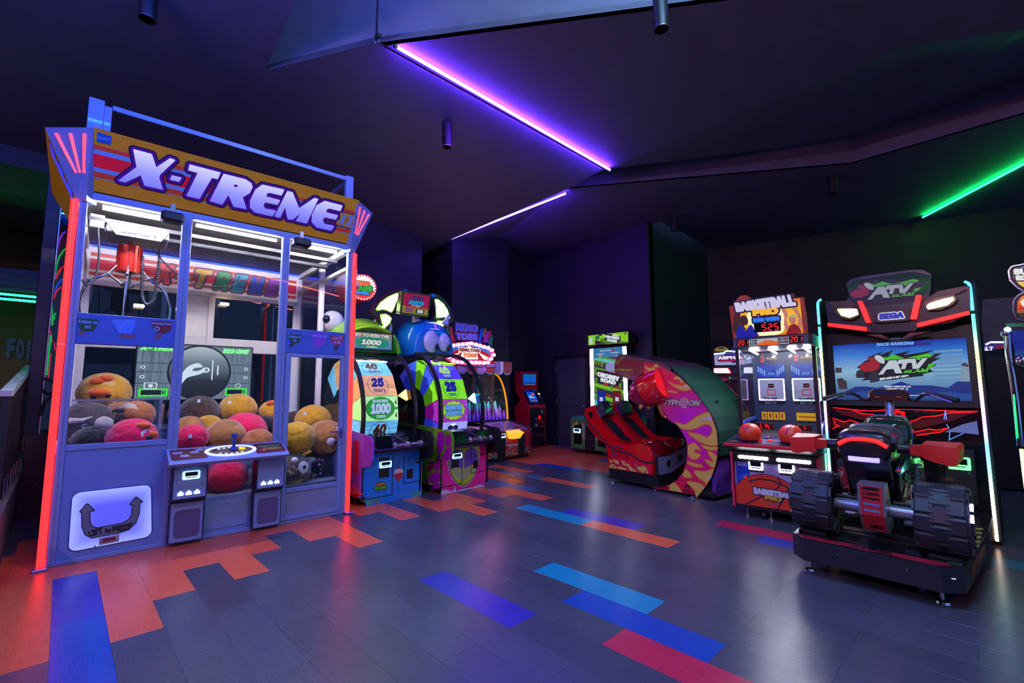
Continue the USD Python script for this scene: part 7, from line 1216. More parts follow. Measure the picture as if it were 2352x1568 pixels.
for j, x in enumerate((.20, .555)):
    h_ = Bk.add('backboard', FB_.ext(rr(x-.135, 1.17, x+.135, 1.42, .01), .0, .03), mat('backboard_grey', '5a5e74', .4)); fr_ = rr(x-.14, 1.165, x+.14, 1.425, .012).difference(rr(x-.125, 1.18, x+.125, 1.41, .01)); Bk.add('backboard_light', FB_.ext(fr_, .03, .038), glow(('board_violet', 'board_cyan')[j], ((.80, .60, 1.0), (.45, .95, 1.0))[j], 1.3, 'ffffff'), parent=h_)
    Bk.add('target_square', FB_.ext(sbox(x-.045, 1.23, x+.045, 1.30).difference(sbox(x-.037, 1.238, x+.037, 1.292)), .03, .034), mat('target_red', '8a1020', .4), parent=h_); Bk.add('timer', FB_.ext(sbox(x-.028, 1.325, x+.028, 1.365), .03, .04), M_BLACKG, parent=h_); Bk.add('timer_digit', FB_.ext(unary_union([sbox(x-.018, 1.34, x-.004, 1.347), sbox(x+.006, 1.34, x+.02, 1.347)]), .04, .042), glow('led_red', (1, .06, .04), 3.0), parent=h_)
    o_ = np.array([x, .89, 1.20]); Bk.add('hoop', tube([o_+.07*np.array([math.cos(t), math.sin(t), 0]) for t in np.linspace(0, 2*math.pi, 21)], .006, 6), mat('hoop_dark', '2c1c20', .4), parent=h_)
    Bk.add('net', [tube([o_+.07*np.array([math.cos(t), math.sin(t), 0]), o_+np.array([.05*math.cos(t+.4), .05*math.sin(t+.4), -.07])], .002, 4) for t in np.arange(10)*.628], M_GREY, parent=h_)
    pn = Bk.add('stadium_print', FB_.ext(rr(x-.15, 1.44, x+.15, 1.60, .01), .0, .01), art('bb_stadium_blue', (.03, .14, .42), .25), parent=None)
    for sx in (-1, 1):
        for r_ in range(3):
            for c_ in range(4): Bk.add('stadium_light', FB_.ext(ell(x+sx*(.135-c_*.022), 1.565-r_*.022-c_*.016, .008, .009, 4), .01, .013), glow('stadium_dot', (.55, .75, .95), .9), parent=pn)
    for r_ in range(2):
        for c_ in range(5): Bk.add('stadium_light', FB_.ext(ell(x-.03+c_*.015, 1.475+r_*.016, .005, .005, 4), .01, .013), glow('stadium_dot', 1), parent=pn)
    Bk.add('score_digit', FB_.ext(affinity.translate(affinity.scale(seg7('0'), .05, .07, origin=(0, 0)), x-.1, 1.63), .0, .004), glow('led_red', 1)); Bk.add('player_sign', FB_.ext(quad(text('PLAYER', 4), [(x-.04, 1.68), (x+.07, 1.68), (x+.07, 1.655), (x-.04, 1.655)]), .0, .004), mat('gold_print', 1))
    Bk.add('rules_print', FB_.ext(sbox(x-.13, .93, x+.13, 1.05), .0, .006), mat('rules_dark', '1a1a20', .5)); 
    for k_ in range(4 if j == 0 else 1):
        q = sbox(x-.125+k_*.063, .94, x-.07+k_*.063, 1.03) if j == 0 else sbox(x-.12, .94, x+.12, 1.03); rp_ = Bk.add('rules_card', FB_.ext(q, .006, .009), art('rules_yellow', (.62, .50, .04), .35)); Bk.add('rules_graphic', FB_.ext(q.buffer(-.018) if j == 0 else sbox(x-.1, .98, x+.1, .99), .009, .011), mat('target_red', 1), parent=rp_)
    g = affinity.translate(affinity.scale(seg7('5 PtS'[:4] if j == 0 else '5 1'), .03, .04, origin=(0, 0)), x-.04, .875); FBf = Bk.front(.5); Bk.add('led_counter', FBf.ext(sbox(x-.06, .865, x+.09, .925), 0, .02), M_BLACKG); Bk.add('led_digits', FBf.ext(g, .02, .023), glow('led_red', 1))
# header
hv_ = -.12; FH = Bk.front(hv_); a0, a1 = FH.p1(1683, 777), FH.p1(1857, 764); hx0, hx1 = a0[0], a1[0]; hz0 = (a0[1]+a1[1])/2; hz1 = (FH.p1(1675, 703)[1]+FH.p1(1850, 682)[1])/2
Bk.add('header_box', [bx(hx0, hv_, hz0-.10, hx1, .85, hz0, .006)], M_BBLK)
Bk.add('header_arm', sideprism([(hv_+.02, hz0-.10), (.30, 1.76), (.30, 1.84), (.9, 1.84), (.9, hz0-.02), (hv_+.02, hz0-.02)], hx0+.005, hx1-.005), M_BBLK)
sc = lambda pts: zz(.19133, 1600, 560, pts)
FHp = Bk.plane((0, hv_-.002, hz0), (1, 0, 0), (0, -.06, 1))
out = FHp.poly(sc([(388, 748), (440, 735), (432, 690), (470, 680), (520, 625), (590, 612), (650, 645), (665, 680), (880, 655), (1170, 592), (1180, 640), (1285, 635), (1335, 1075), (440, 1135)]))
hb = Bk.add('marquee', FHp.ext(out, -.05, 0), art('mq_maroon', '5a1810')); 
gr = FHp.poly(sc([(400, 755), (1280, 645), (1325, 1068), (440, 1128)])); 
Bk.add('marquee_face', FHp.ext(gr, 0, .002), rampglow('mq_face', [(0, (.95, .55, .02)), (.5, (1.0, .82, .15)), (1, (.95, .42, .02))], .85, 'z', hz0, hz1), parent=hb)
Bk.add('marquee_glow', FHp.ext(blob(FHp.px(sc([(640, 800), (960, 760), (1060, 900), (1020, 1070), (760, 1100), (620, 960)]))).intersection(gr), .002, .0035), glow('mq_pale', (1.0, .95, .75), 1.0), parent=hb)
for x in (0.0, .915): Bk.add('marquee_block', FHp.ext(quad(sbox(0, 0, 1, 1), FHp.px(sc([(392, 750), (450, 742), (490, 1120), (440, 1125)] if x == 0 else [(1240, 650), (1285, 645), (1325, 1065), (1280, 1070)]))), .002, .004), glow('mq_brick', (.62, .16, .02), .6), parent=hb)
def fig(q, m, d): Bk.add('player_print', FHp.ext(blob(FHp.px(sc(q))).intersection(out), d, d+.0015), m, parent=hb)
SK1, SK2, JB, JR = glow('skin_brown_lit', (.30, .13, .06), .55), glow('skin_pale_lit', (.85, .52, .45), .7), glow('jersey_blue_lit', (.08, .12, .75), .6), glow('jersey_red_lit', (.65, .03, .03), .6)
fig([(470, 800), (525, 810), (520, 900), (510, 1000), (500, 1080), (440, 1030), (445, 930)], SK1, .004); fig([(530, 870), (590, 862), (620, 920), (610, 965), (570, 985), (600, 1030), (540, 1020), (515, 960), (515, 910)], SK1, .0055); fig([(505, 990), (540, 985), (590, 1040), (650, 970), (700, 1040), (735, 1105), (490, 1130)], JB, .007)
fig([(1010, 760), (1050, 770), (1095, 840), (1080, 920), (1110, 1000), (1075, 1040), (1050, 960), (1055, 860)], SK2, .004); fig([(1150, 765), (1210, 780), (1255, 880), (1270, 960), (1240, 1030), (1210, 980), (1220, 900), (1180, 820)], SK2, .004); fig([(1110, 860), (1165, 850), (1195, 880), (1185, 950), (1140, 965), (1112, 920)], SK2, .0055); fig([(1108, 865), (1150, 845), (1195, 860), (1200, 900), (1165, 880), (1115, 885)], glow('hair_blond_lit', (.85, .75, .4), .7), .007); fig([(1125, 980), (1190, 965), (1250, 1030), (1245, 1068), (1085, 1082), (1095, 1040)], JR, .007)
fig([(480, 685), (520, 630), (590, 618), (640, 645), (655, 690), (560, 700)], glow('ball_print_lit', (.6, .2, .05), .6), .004)
for w_, q, m, o2 in (('BASKETBALL', [(452, 708), (1165, 600), (1205, 742), (478, 822)], glow('mq_silver', (.82, .80, .92), .9), M_NAVY), ('PRO', [(668, 790), (985, 758), (988, 842), (676, 870)], glow('mq_gold', (1.0, .72, .08), .9), M_NAVY), ('BIG WIN', [(680, 892), (995, 868), (998, 918), (682, 945)], glow('mq_blue', (.15, .5, 1.0), .8), M_NAVY)):
    g = quad(text(w_, 8), FHp.px(sc(q))); Bk.add('logo_outline', FHp.ext(g.buffer(.014), .009, .011), o2, parent=hb); Bk.add('logo_lettering', FHp.ext(g, .011, .014), m, parent=hb)
Bk.add('score_window', FHp.ext(FHp.poly(sc([(690, 958), (1010, 932), (1015, 1040), (700, 1065)])), .009, .013), M_BLACKG, parent=hb); Bk.add('score_digits', FHp.ext(quad(seg7('525'), FHp.px(sc([(785, 965), (985, 948), (988, 1030), (792, 1045)]))), .013, .016), glow('led_red', 1), parent=hb)
FHb = Bk.front(hv_); band = Bk.add('score_band', FHb.ext(sbox(hx0+.005, hz0-.10, hx1-.005, hz0-.01), 0, .004), mat('band_grey', '3a3c50', .4))
Bk.add('band_face', FHb.ext(FHb.poly(sc([(630, 1150), (1110, 1115), (1112, 1195), (630, 1225)])), .004, .006), glow('band_white', (.75, .78, .8), .7), parent=band); Bk.add('band_ball', FHb.ext(blob(FHb.px(sc([(735, 1218), (800, 1165), (880, 1155), (960, 1170), (1005, 1205), (870, 1215)]))), .006, .008), glow('band_orange', (.9, .42, .04), .8), parent=band)
for w_, q in (('TOP SCORE', [(640, 1155), (730, 1150), (730, 1210), (640, 1215)]), ('BIG WIN SCORE', [(975, 1130), (1105, 1122), (1105, 1185), (980, 1195)])):
    a_, b_ = w_.rsplit(' ', 1); p = FHb.px(sc(q)); x0 = min(p[0][0], p[3][0]); x1 = max(p[1][0], p[2][0]); z0 = (p[2][1]+p[3][1])/2; z1_ = (p[0][1]+p[1][1])/2
    for s_, za, zb in ((a_, (z0+z1_)/2+.002, z1_), (b_, z0, (z0+z1_)/2-.002)): Bk.add('lettering', FHb.ext(fit(text(s_, 4), x0, za, x1, zb), .008, .010), M_K, parent=band)
for q in ([(498, 1162), (620, 1152), (620, 1215), (498, 1222)], [(1125, 1115), (1268, 1108), (1270, 1172), (1128, 1180)]): Bk.add('score_window', FHb.ext(FHb.poly(sc([(q[0][0]-12, q[0][1]-8), (q[1][0]+8, q[1][1]-8), (q[2][0]+8, q[2][1]+6), (q[3][0]-12, q[3][1]+6)])), .006, .009), M_BLACKG, parent=band); Bk.add('score_digits', FHb.ext(quad(seg7('201'), FHb.px(sc(q))), .009, .012), glow('led_red', 1), parent=band)
Bk.add('side_sign', bx(hx1, .1, hz0-.09, hx1+.004, .6, hz0+.02), art('side_teal', (.02, .28, .34), .3))
# ================================================================ QUAD BIKE RACING GAME
At = Thing('quad_bike_game', 'ATV SLAM racing game with ride-on quad bike and big tires before a wide screen', 'racing game', (3.87, 1.10), -91.5)
Z6 = lambda p: zz(.3794, 1800, 1060, p); Z5 = lambda p: zz(.34226, 1800, 880, p); Z3 = lambda p: zz(.2753, 1880, 610, p); Z4 = lambda p: zz(.2902, 1890, 760, p)
# platform
plan = Polygon([(0, .10), (.09, 0), (.82, 0), (.915, .09), (.99, 1.2), (1.0, 2.0), (-.06, 2.0), (-.04, 1.2)])
pf_ = At.add('platform', prism(plan, (0, 0, .10), (1, 0, 0), (0, 1, 0), .145), mat('platform_black', '1e222c', .4)); At.add('platform_top', prism(plan.buffer(-.002), (0, 0, .245), (1, 0, 0), (0, 1, 0), .006), mat('platform_top_black', '16181c', .12, coat=.4), parent=pf_)
PTt = At.plane((0, 0, .251), (1, 0, 0), (0, 1, 0)); 
At.add('red_stripe', PTt.ext(Polygon([(.03, .085), (.10, .012), (.30, .012), (.34, .03), (.45, .018), (.55, .035), (.65, .015), (.80, .012), (.86, .06), (.84, .085), (.66, .10), (.5, .08), (.35, .10), (.2, .075)]), 0, .002), mat('stripe_red', 'a81c34', .3, coat=.5), parent=pf_)
At.add('stripe_lettering', PTt.ext(fit(text('ATV SLAM', 5), .36, .035, .58, .075), .002, .004), M_K, parent=pf_)
for k_ in range(5): At.add('hazard_stripe', PTt.ext(Polygon([(.80, .55+k_*.14), (.955, .62+k_*.14), (.96, .68+k_*.14), (.80, .61+k_*.14)]), 0, .002), mat('hazard_olive', '8a8420', .4), parent=pf_)
At.add('green_print', PTt.ext(Polygon([(.84, .12), (.91, .12), (.955, .55), (.80, .50)]), 0, .0015), mat('platform_green', '1c5c38', .2, coat=.5), parent=pf_)
PRs = At.plane((.915, .09, 0), (.075/1.113, 1.11/1.113, 0), (0, 0, 1)); At.add('side_lettering', PRs.ext(fit(text('ATV SLAM', 6), .25, .14, .85, .21, .2), 0, .002), mat('side_orange_brown', '7a4a20', .4), parent=pf_)
for u in (.03, .30, .66, .86): At.add('screw', cyl((u if .05 < u < .84 else u+.02, -.004+(.05 if u < .05 else .025 if u > .84 else 0), .19), (u, .02, .19), .006, n=8), M_STEEL, parent=pf_)
for u, v in ((.09, .14), (.80, .13), (.93, 1.5), (.0, 1.5)): At.add('foot', lathe([(0, 0), (.04, 0), (.035, .014), (.012, .02), (.012, .06), (.022, .065), (.022, .08), (.012, .085), (.012, .10), (0, .10)], (u, v, 0), n=16), M_CHROME)
for u, v in ((.17, .22), (.70, .22)): At.add('caster', [cyl((u-.013, v, .035), (u+.013, v, .035), .035, n=16), bx(u-.02, v-.015, .04, u+.02, v+.015, .10)], mat('caster_violet', '7a6a98', .3))
# tires
M_TIRE = mat('tire_black', '26272e', .45, bump=.1, bscale=400); CVv, CZz, RT_ = .29, .475, .222
def tire(u0, u1, side):
    w = u1-u0; t_ = At.add('tire', lathe([(.10, u0+.015), (.17, u0), (RT_-.035, u0+.002), (RT_-.012, u0+.02), (RT_-.009, (u0+u1)/2), (RT_-.012, u1-.02), (RT_-.035, u1-.002), (.17, u1), (.10, u1-.015), (.10, u0+.015)], (0, CVv, CZz), (1, 0, 0), 36), M_TIRE, smooth=40)
    for k_ in range(12):
        for j, (a, b) in enumerate(((u0+.001, u0+w*.43), (u0+w*.26, u0+w*.74), (u0+w*.57, u1-.001))):
            t0 = (k_+(.5 if j == 1 else 0))*math.pi/6; pts = []
            for tt in (t0-.25, t0-.19, t0+.19, t0+.25):
                for u in (a+.006, b-.006): 
                    for r in (RT_-.03, RT_-.008): pts.append((u, CVv+r*math.cos(tt), CZz+r*math.sin(tt)))
                r = RT_; 
                if abs(tt-t0) < .2: pts += [(u, CVv+r*math.cos(tt), CZz+r*math.sin(tt)) for u in (a+.014, b-.014)]
            At.add('tread_block', hullm(pts), M_TIRE, parent=t_)
        for u in ((u0-.006, u0+.03), (u1-.03, u1+.006)):
            t0 = k_*math.pi/6; At.add('side_lug', hullm([(uu, CVv+r*math.cos(tt), CZz+r*math.sin(tt)) for uu in u for r in (.165, RT_-.012) for tt in (t0-.16, t0+.16)]), M_TIRE, parent=t_)
    At.add('rim', lathe([(0, u0+.04), (.095, u0+.03), (.11, u0+.01), (.11, u1-.01), (.095, u1-.03), (0, u1-.04)], (0, CVv, CZz), (1, 0, 0), 24), M_DSTEEL, parent=t_, smooth=30)
    for k_ in range(5): tt = k_*2*math.pi/5; us = u1-.03 if side > 0 else u0+.03; At.add('rim_spoke', hullm([(us+d_, CVv+r*math.cos(tt+o_), CZz+r*math.sin(tt+o_)) for d_ in (-.008, .012) for r, o_ in ((.02, -.8), (.02, .8), (.1, -.16), (.1, .16))]), M_CHROME, parent=t_)
    if side > 0:
        for tt in (-.35, -.85): At.add('wheel_light', tube([(u1+.012, CVv+.15*math.cos(q), CZz+.15*math.sin(q)) for q in np.linspace(tt-.16+math.pi*1.0, tt+.16+math.pi*1.0, 7)], .010, 6), glow('wheel_light_violet', (.65, .60, 1.0), 4.0, 'ffffff'), parent=t_)
    At.add('tire_mount', bx(u0+.05, CVv-.14, .25, u1-.05, CVv+.10, .275, .006), M_BLACK)
tire(.0, .25, -1); tire(.70, .955, 1)
At.add('axle', [cyl((.24, CVv, CZz), (.71, CVv, CZz), .042, n=24)], mat('axle_silver', '9098a8', .3, .7)); [At.add('axle_hose', cyl((a, CVv+.02, CZz+.055), (b, CVv+.02, CZz+.05), .012), M_BLACK) for a, b in ((.24, .40), (.58, .71))]
cp = At.add('centre_plate', hullm([(u, v, z) for u, w_ in ((.41, 0), (.56, 0)) for v, z in ((.21, .34), (.13, .46), (.13, .66), (.26, .67), (.36, .36))]), mat('plate_silver', '8a8c98', .3, .6)); PCp = At.plane((.41, .13, .46), (1, 0, 0), (0, 0, 1)); PCq = At.plane((.41, .21, .34), (1, 0, 0), (0, -.08, .12))
At.add('plate_red', PCq.ext(sbox(.015, .01, .135, .143), 0, .003), art('plate_red_print', 'b8202c', coat=.4), parent=cp); At.add('plate_lettering', PCq.ext(fit(text('REV', 4), .05, .03, .12, .06), .003, .005), M_K, parent=cp)
At.add('plate_red', PCp.ext(sbox(.015, .0, .135, .192), 0, .003), art('plate_red_print', 'b8202c', coat=.4), parent=cp)
for k_, (w_, y, m) in enumerate((('_____', .165, M_K), ('LASER', .132, M_K), ('Dunlop', .10, M_K), ('Garage', .062, mat('print_cyan', '3a90c8', .4)), ('Speedline', .02, mat('print_cyan', 1)))):
    if w_[0] != 'D': At.add('plate_lettering', PCp.ext(fit(text(w_ if w_[0] != '_' else '-', 3), .03, y, .12, y+.02), .003, .005), m, parent=cp)
    else: At.add('plate_lettering', PCp.ext(fit(text('Pingta', 3), .03, y, .12, y+.02), .003, .005), m, parent=cp)
# bike body
UC = .445
def sect(w, z0, z1, v, p=.55, n=20, uc=UC): return [(uc+w*math.copysign(abs(math.cos(t))**p, math.cos(t)), v, (z0+z1)/2+(z1-z0)/2*math.copysign(abs(math.sin(t))**p, math.sin(t))) for t in np.linspace(0, 2*math.pi, n, endpoint=False)]
M_TAIL = mat('tail_black', '1c1a22', .3, coat=.3); 
tl = At.add('tail', loft([sect(.135, .84, .98, .20), sect(.155, .81, 1.015, .23), sect(.162, .78, 1.03, .34), sect(.155, .76, 1.03, .55), sect(.14, .76, .98, .75)]), M_TAIL, smooth=50)
PTl = At.front(.195); bs_ = curve([(UC-.14, .915), (UC-.08, .95), (UC, .96), (UC+.08, .95), (UC+.14, .915)], 6); At.add('brake_light', tube([(u, .193+.10*abs(u-UC)**1.5*4*.3, z) for u, z in bs_], .015, 10), glow('brake_red', (1.0, .11, .08), 2.6, '301010'), parent=tl)
At.add('tail_flap', hullm([(UC+a_, v, z) for a_, v, z in ((-.14, .25, .84), (.14, .25, .84), (-.13, .30, .84), (.13, .30, .84), (-.13, .33, .68), (.13, .33, .68), (-.13, .37, .68), (.13, .37, .68))]), M_TAIL)
pl_ = At.add('plate_lamp_housing', bx(UC-.115, .215, .785, UC+.115, .26, .855, .008), M_DSTEEL); At.add('plate_lamp', bx(UC-.09, .205, .80, UC+.09, .225, .84, .006), glow('plate_lamp_glow', (.50, .44, 1.0), 1.8, 'ffffff'), parent=pl_)
At.add('under_tail', hullm([(UC+a_, v, z) for a_, v, z in ((-.13, .36, .70), (.13, .36, .70), (-.12, .62, .78), (.12, .62, .78), (-.10, .40, .46), (.10, .40, .46), (-.11, .8, .40), (.11, .8, .40))]), M_BLACKG)
At.add('seat', loft([sect(.13, .92, 1.035, .50), sect(.15, .90, 1.05, .58), sect(.15, .86, 1.02, .75), sect(.135, .84, .985, .90), sect(.12, .84, .99, 1.02), sect(.10, .86, 1.0, 1.08)]), mat('seat_grey_green', '3a4648', .45), smooth=50)
At.add('tank', loft([sect(.10, .80, 1.02, 1.02), sect(.16, .74, 1.07, 1.10), sect(.17, .72, 1.09, 1.22), sect(.13, .74, 1.08, 1.34), sect(.08, .8, 1.05, 1.40)]), mat('tank_dark_green', '1c3428', .1, coat=1.0), smooth=50)
M_SIDE = mat('side_black_gloss', '14181a', .1, coat=1.0)
for s_ in (-1, 1):
    sd_ = At.add('side_fairing', hullm([(UC+s_*a_, v, z) for a_, v, z in ((.13, .45, .72), (.155, .45, .70), (.17, .95, .86), (.14, .95, .86), (.20, 1.15, .74), (.15, 1.15, .74), (.17, .85, .44), (.13, .85, .44), (.15, .50, .46), (.12, .5, .46))]), M_SIDE)
    for k_, (q, m) in enumerate((([(.5, .50), (.62, .46), (.70, .62), (.58, .60)], '98502c'), ([(.55, .66), (.75, .60), (.80, .66), (.60, .70)], '2c8060'), ([(.72, .48), (.84, .50), (.80, .58)], 'c05a28'), ([(.85, .70), (.98, .72), (.95, .80), (.86, .78)], 'd0d0d0'))):
        At.add('fairing_print', hullm([(UC+s_*(.168+.01*(v-.5)+d_), v, z) for v, z in q for d_ in (0, .004)]), mat('fairing_'+m, m, .2, coat=.8), parent=sd_)
    At.add('engine_cover', [hullm([(UC+s_*a_, v, z) for a_, v, z in ((.14, .95, .42), (.21, 1.0, .44), (.21, 1.28, .44), (.14, 1.3, .42), (.14, .95, .74), (.20, 1.0, .72), (.20, 1.28, .72), (.14, 1.3, .74))])], mat('engine_grey', '7c8688', .15, .6)); 
    At.add('fin', [hullm([(UC+s_*a_, v, z+k_*.035) for a_ in (.20, .225) for v in (.99, 1.02) for z in (.46, .475)]) for k_ in range(8)], M_CHROME, kind='stuff')
    # red fender paddles on black arms
    arm = At.add('fender_arm', cyl((UC+s_*.17, .34, .90), (UC+s_*.25, .36, .895), .035, n=16), M_BLACK)
    fd_ = At.add('fender', [hullm([(UC+s_*a_, v, z) for a_, v, z in ((.24, .32, .925), (.24, .40, .925), (.24, .32, .865), (.24, .40, .865), (.34, .31, .93), (.34, .43, .93), (.34, .31, .85), (.34, .43, .85))]), hullm([(UC+s_*a_, v, z) for a_, v, z in ((.31, .29, .945), (.31, .50, .95), (.31, .29, .85), (.31, .50, .86), (.47, .30, .93), (.49, .50, .95), (.49, .30, .915), (.50, .50, .93), (.47, .29, .82), (.49, .48, .84), (.44, .29, .81), (.36, .29, .83))])], mat('fender_red', 'cc2218', .4), smooth=30)
    At.add('footboard', bx(UC+s_*.14, .55, .33, UC+s_*.40, 1.35, .36, .006), mat('footboard_alu', '8a8ca0', .35, .5, bump=.4, bscale=120))
At.add('floor_mat', [bx(.20, .36+k_*.045, .25, .78, .395+k_*.045, .262+.012*math.sin(k_)) for k_ in range(8)], M_RUBBER, kind='stuff')
nk = At.add('steering_column', cyl((UC, 1.34, 1.02), (UC, 1.40, 1.20), .032), M_STEEL)
ds = At.add('dashboard', loft([[(UC+w*sx, 1.33+d_, z) for sx, z in ((-.78, 1.205), (-1, 1.235), (-.95, 1.275), (-.75, 1.30), (.75, 1.30), (.95, 1.275), (1, 1.235), (.78, 1.205))] for d_, w in ((0, .13), (.03, .145), (.09, .13))]), mat('dash_rust', '4c1c10', .3, coat=.5)); At.add('dash_panel', hullm([(UC+a_, v, z) for a_, v, z in ((-.10, 1.322, 1.25), (.10, 1.322, 1.25), (-.09, 1.332, 1.285), (.09, 1.332, 1.285), (-.09, 1.35, 1.285), (.09, 1.35, 1.285))]), M_BLACKG, parent=ds)
for x in (-.075, .075): At.add('dash_button', bx(UC+x-.018, 1.322, 1.222, UC+x+.018, 1.335, 1.244, .003), mat('dash_orange', '8c3c14', .4), parent=ds)
for s_ in (-1, 1):
    hb_ = At.add('handlebar', tube(curve([(UC+s_*.10, 1.40, 1.22), (UC+s_*.18, 1.37, 1.21), (UC+s_*.22, 1.34, 1.245), (UC+s_*.27, 1.28, 1.265), (UC+s_*.42, 1.20, 1.225)], 6), .014, 8), M_DSTEEL, smooth=True); At.add('grip', tube([(UC+s_*.31, 1.26, 1.256), (UC+s_*.45, 1.185, 1.215)], .021, 10), M_RUBBER, parent=hb_); At.add('brake_lever', tube([(UC+s_*.29, 1.25, 1.255), (UC+s_*.34, 1.19, 1.235), (UC+s_*.42, 1.14, 1.20)], .007, 6), M_STEEL, parent=hb_)
# screen cabinet
cv = 1.88; FA = At.front(cv)
At.add('cabinet', [bx(-.12, cv+.12, .05, 1.0, 2.55, .90), bx(-.12, cv+.22, .90, 1.0, 2.55, 2.2)], M_MATTE); At.add('cabinet_side', sideprism([(cv-.04, .03), (cv-.04, 2.21), (cv+.05, 2.27), (2.55, 2.27), (2.55, .03)], 1.0, 1.035), M_MATTE); At.add('cabinet_side', sideprism([(cv-.04, .03), (cv-.04, 2.21), (cv+.05, 2.27), (2.55, 2.27), (2.55, .03)], -.165, -.13), M_MATTE)
LEDR = rampglow('led_rainbow', [(0, (1.0, .78, .62)), (.10, (.95, .9, .85)), (.25, (.45, 1.0, .85)), (.36, (.35, .6, 1.0)), (.46, (.75, .5, 1.0)), (.54, (.95, .7, .7)), (.62, (.95, .85, .45)), (.72, (.6, 1.0, .45)), (.82, (.3, .95, .75)), (1, (.25, .6, 1.0))], 4.0, 'z', .02, 2.25)
for u in (1.005, -.148):
    At.add('led_strip', tube([(u, cv-.05, .04), (u, cv-.05, 1.955)], .012, 8), LEDR); At.add('led_strip', tube(curve([(u, cv-.05, 1.985), (u, cv-.05, 2.17), (u-.006*(1 if u > .5 else -1), cv-.045, 2.225), (u-.03*(1 if u > .5 else -1), cv-.03, 2.25)], 4), .012, 8), LEDR)
SCv = At.front(cv+.08); s0, s1 = SCv.p1(1917, 850)[0], SCv.p1(2226, 850)[0]; z0s, z1s = 1.192, 1.76
At.add('screen_bezel', SCv.ext(sbox(s0-.07, z0s-.06, s1+.07, z1s+.12), -.10, -.006), M_BLACK)
sk = At.add('screen', SCv.ext(sbox(s0, z0s, s1, z1s), -.006, 0), rampglow('atv_sky', [(0, (.10, .22, .50)), (.25, (.38, .55, .72)), (.5, (.55, .72, .85)), (.8, (.18, .48, .85)), (1, (.03, .22, .68))], .85, 'z', z0s, z1s))
SWs, SHs = s1-s0, z1s-z0s; sp_ = lambda p: SCv.px(Z4(p)); full = sbox(s0, z0s, s1, z1s)
def scr_(q, m, d, nm='screen_graphic', bl=False): At.add(nm, SCv.ext((blob(sp_(q)) if bl else Polygon(sp_(q)).buffer(0)).intersection(full), d, d+.0012), m, parent=sk)
G_MT, G_RK, G_ICE = glow('atv_mountain', (.06, .20, .55), .7), glow('atv_rock', (.30, .26, .30), .5), glow('atv_ice', (.55, .66, .74), .7)
scr_([(95, 510), (200, 470), (260, 440), (350, 440), (430, 450), (560, 420), (620, 400), (700, 430), (850, 430), (990, 450), (1060, 400), (1170, 390), (1175, 540), (100, 530)], G_MT, .001); scr_([(100, 500), (400, 470), (700, 500), (980, 480), (1175, 500), (1175, 540), (100, 530)], glow('atv_lake', (.12, .30, .62), .8), .002)
scr_([(110, 380), (150, 370), (190, 400), (195, 460), (130, 460)], G_RK, .003); scr_([(100, 290), (150, 290), (150, 330), (100, 330)], G_RK, .003); scr_([(1090, 300), (1150, 250), (1165, 400), (1085, 400)], G_ICE, .003); scr_([(1090, 270), (1120, 248), (1150, 265), (1150, 285)], G_RK, .004)
scr_([(425, 90), (720, 78), (860, 90), (860, 110), (620, 130), (440, 122)], glow('atv_banner', (.02, .16, .58), .8), .003)
for k_ in range(8): scr_([(880, 155+k_*32), (1110, 140+k_*33), (1105, 160+k_*33), (870, 174+k_*32)], glow('atv_row', (.42, .62, .78), .75), .003, 'ranking_row')
for w_, q, m in (('RACE RANKING', [(428, 95), (722, 82), (718, 107), (428, 120)], glow('atv_title', (.45, .7, .95), .9)), ('INSERT CREDIT(S) 0/1', [(482, 433), (698, 433), (698, 447), (482, 447)], glow('atv_white', (.9, .94, .97), .9)), ('CREDIT (S)  0', [(500, 452), (676, 452), (676, 468), (500, 468)], glow('atv_white', 1)), ('All rights reserved', [(600, 506), (760, 506), (760, 514), (600, 514)], glow('atv_white', 1))): At.add('screen_lettering', SCv.ext(quad(text(w_, 4), sp_(q)), .005, .007), m, parent=sk)
spl = [(260, 345), (300, 300), (270, 290), (330, 240), (380, 215), (350, 210), (430, 180), (470, 165), (450, 190), (560, 150), (520, 195), (700, 155), (640, 190), (780, 170), (880, 150), (800, 190), (945, 175), (880, 215), (940, 210), (860, 250), (900, 270), (840, 300), (880, 320), (790, 340), (800, 355), (660, 370), (560, 385), (440, 395), (380, 410), (370, 385), (300, 395), (340, 370), (270, 370)]
LG = At.add('splash_logo', SCv.ext(Polygon(sp_(spl)).buffer(0), .007, .009), M_K, parent=sk)
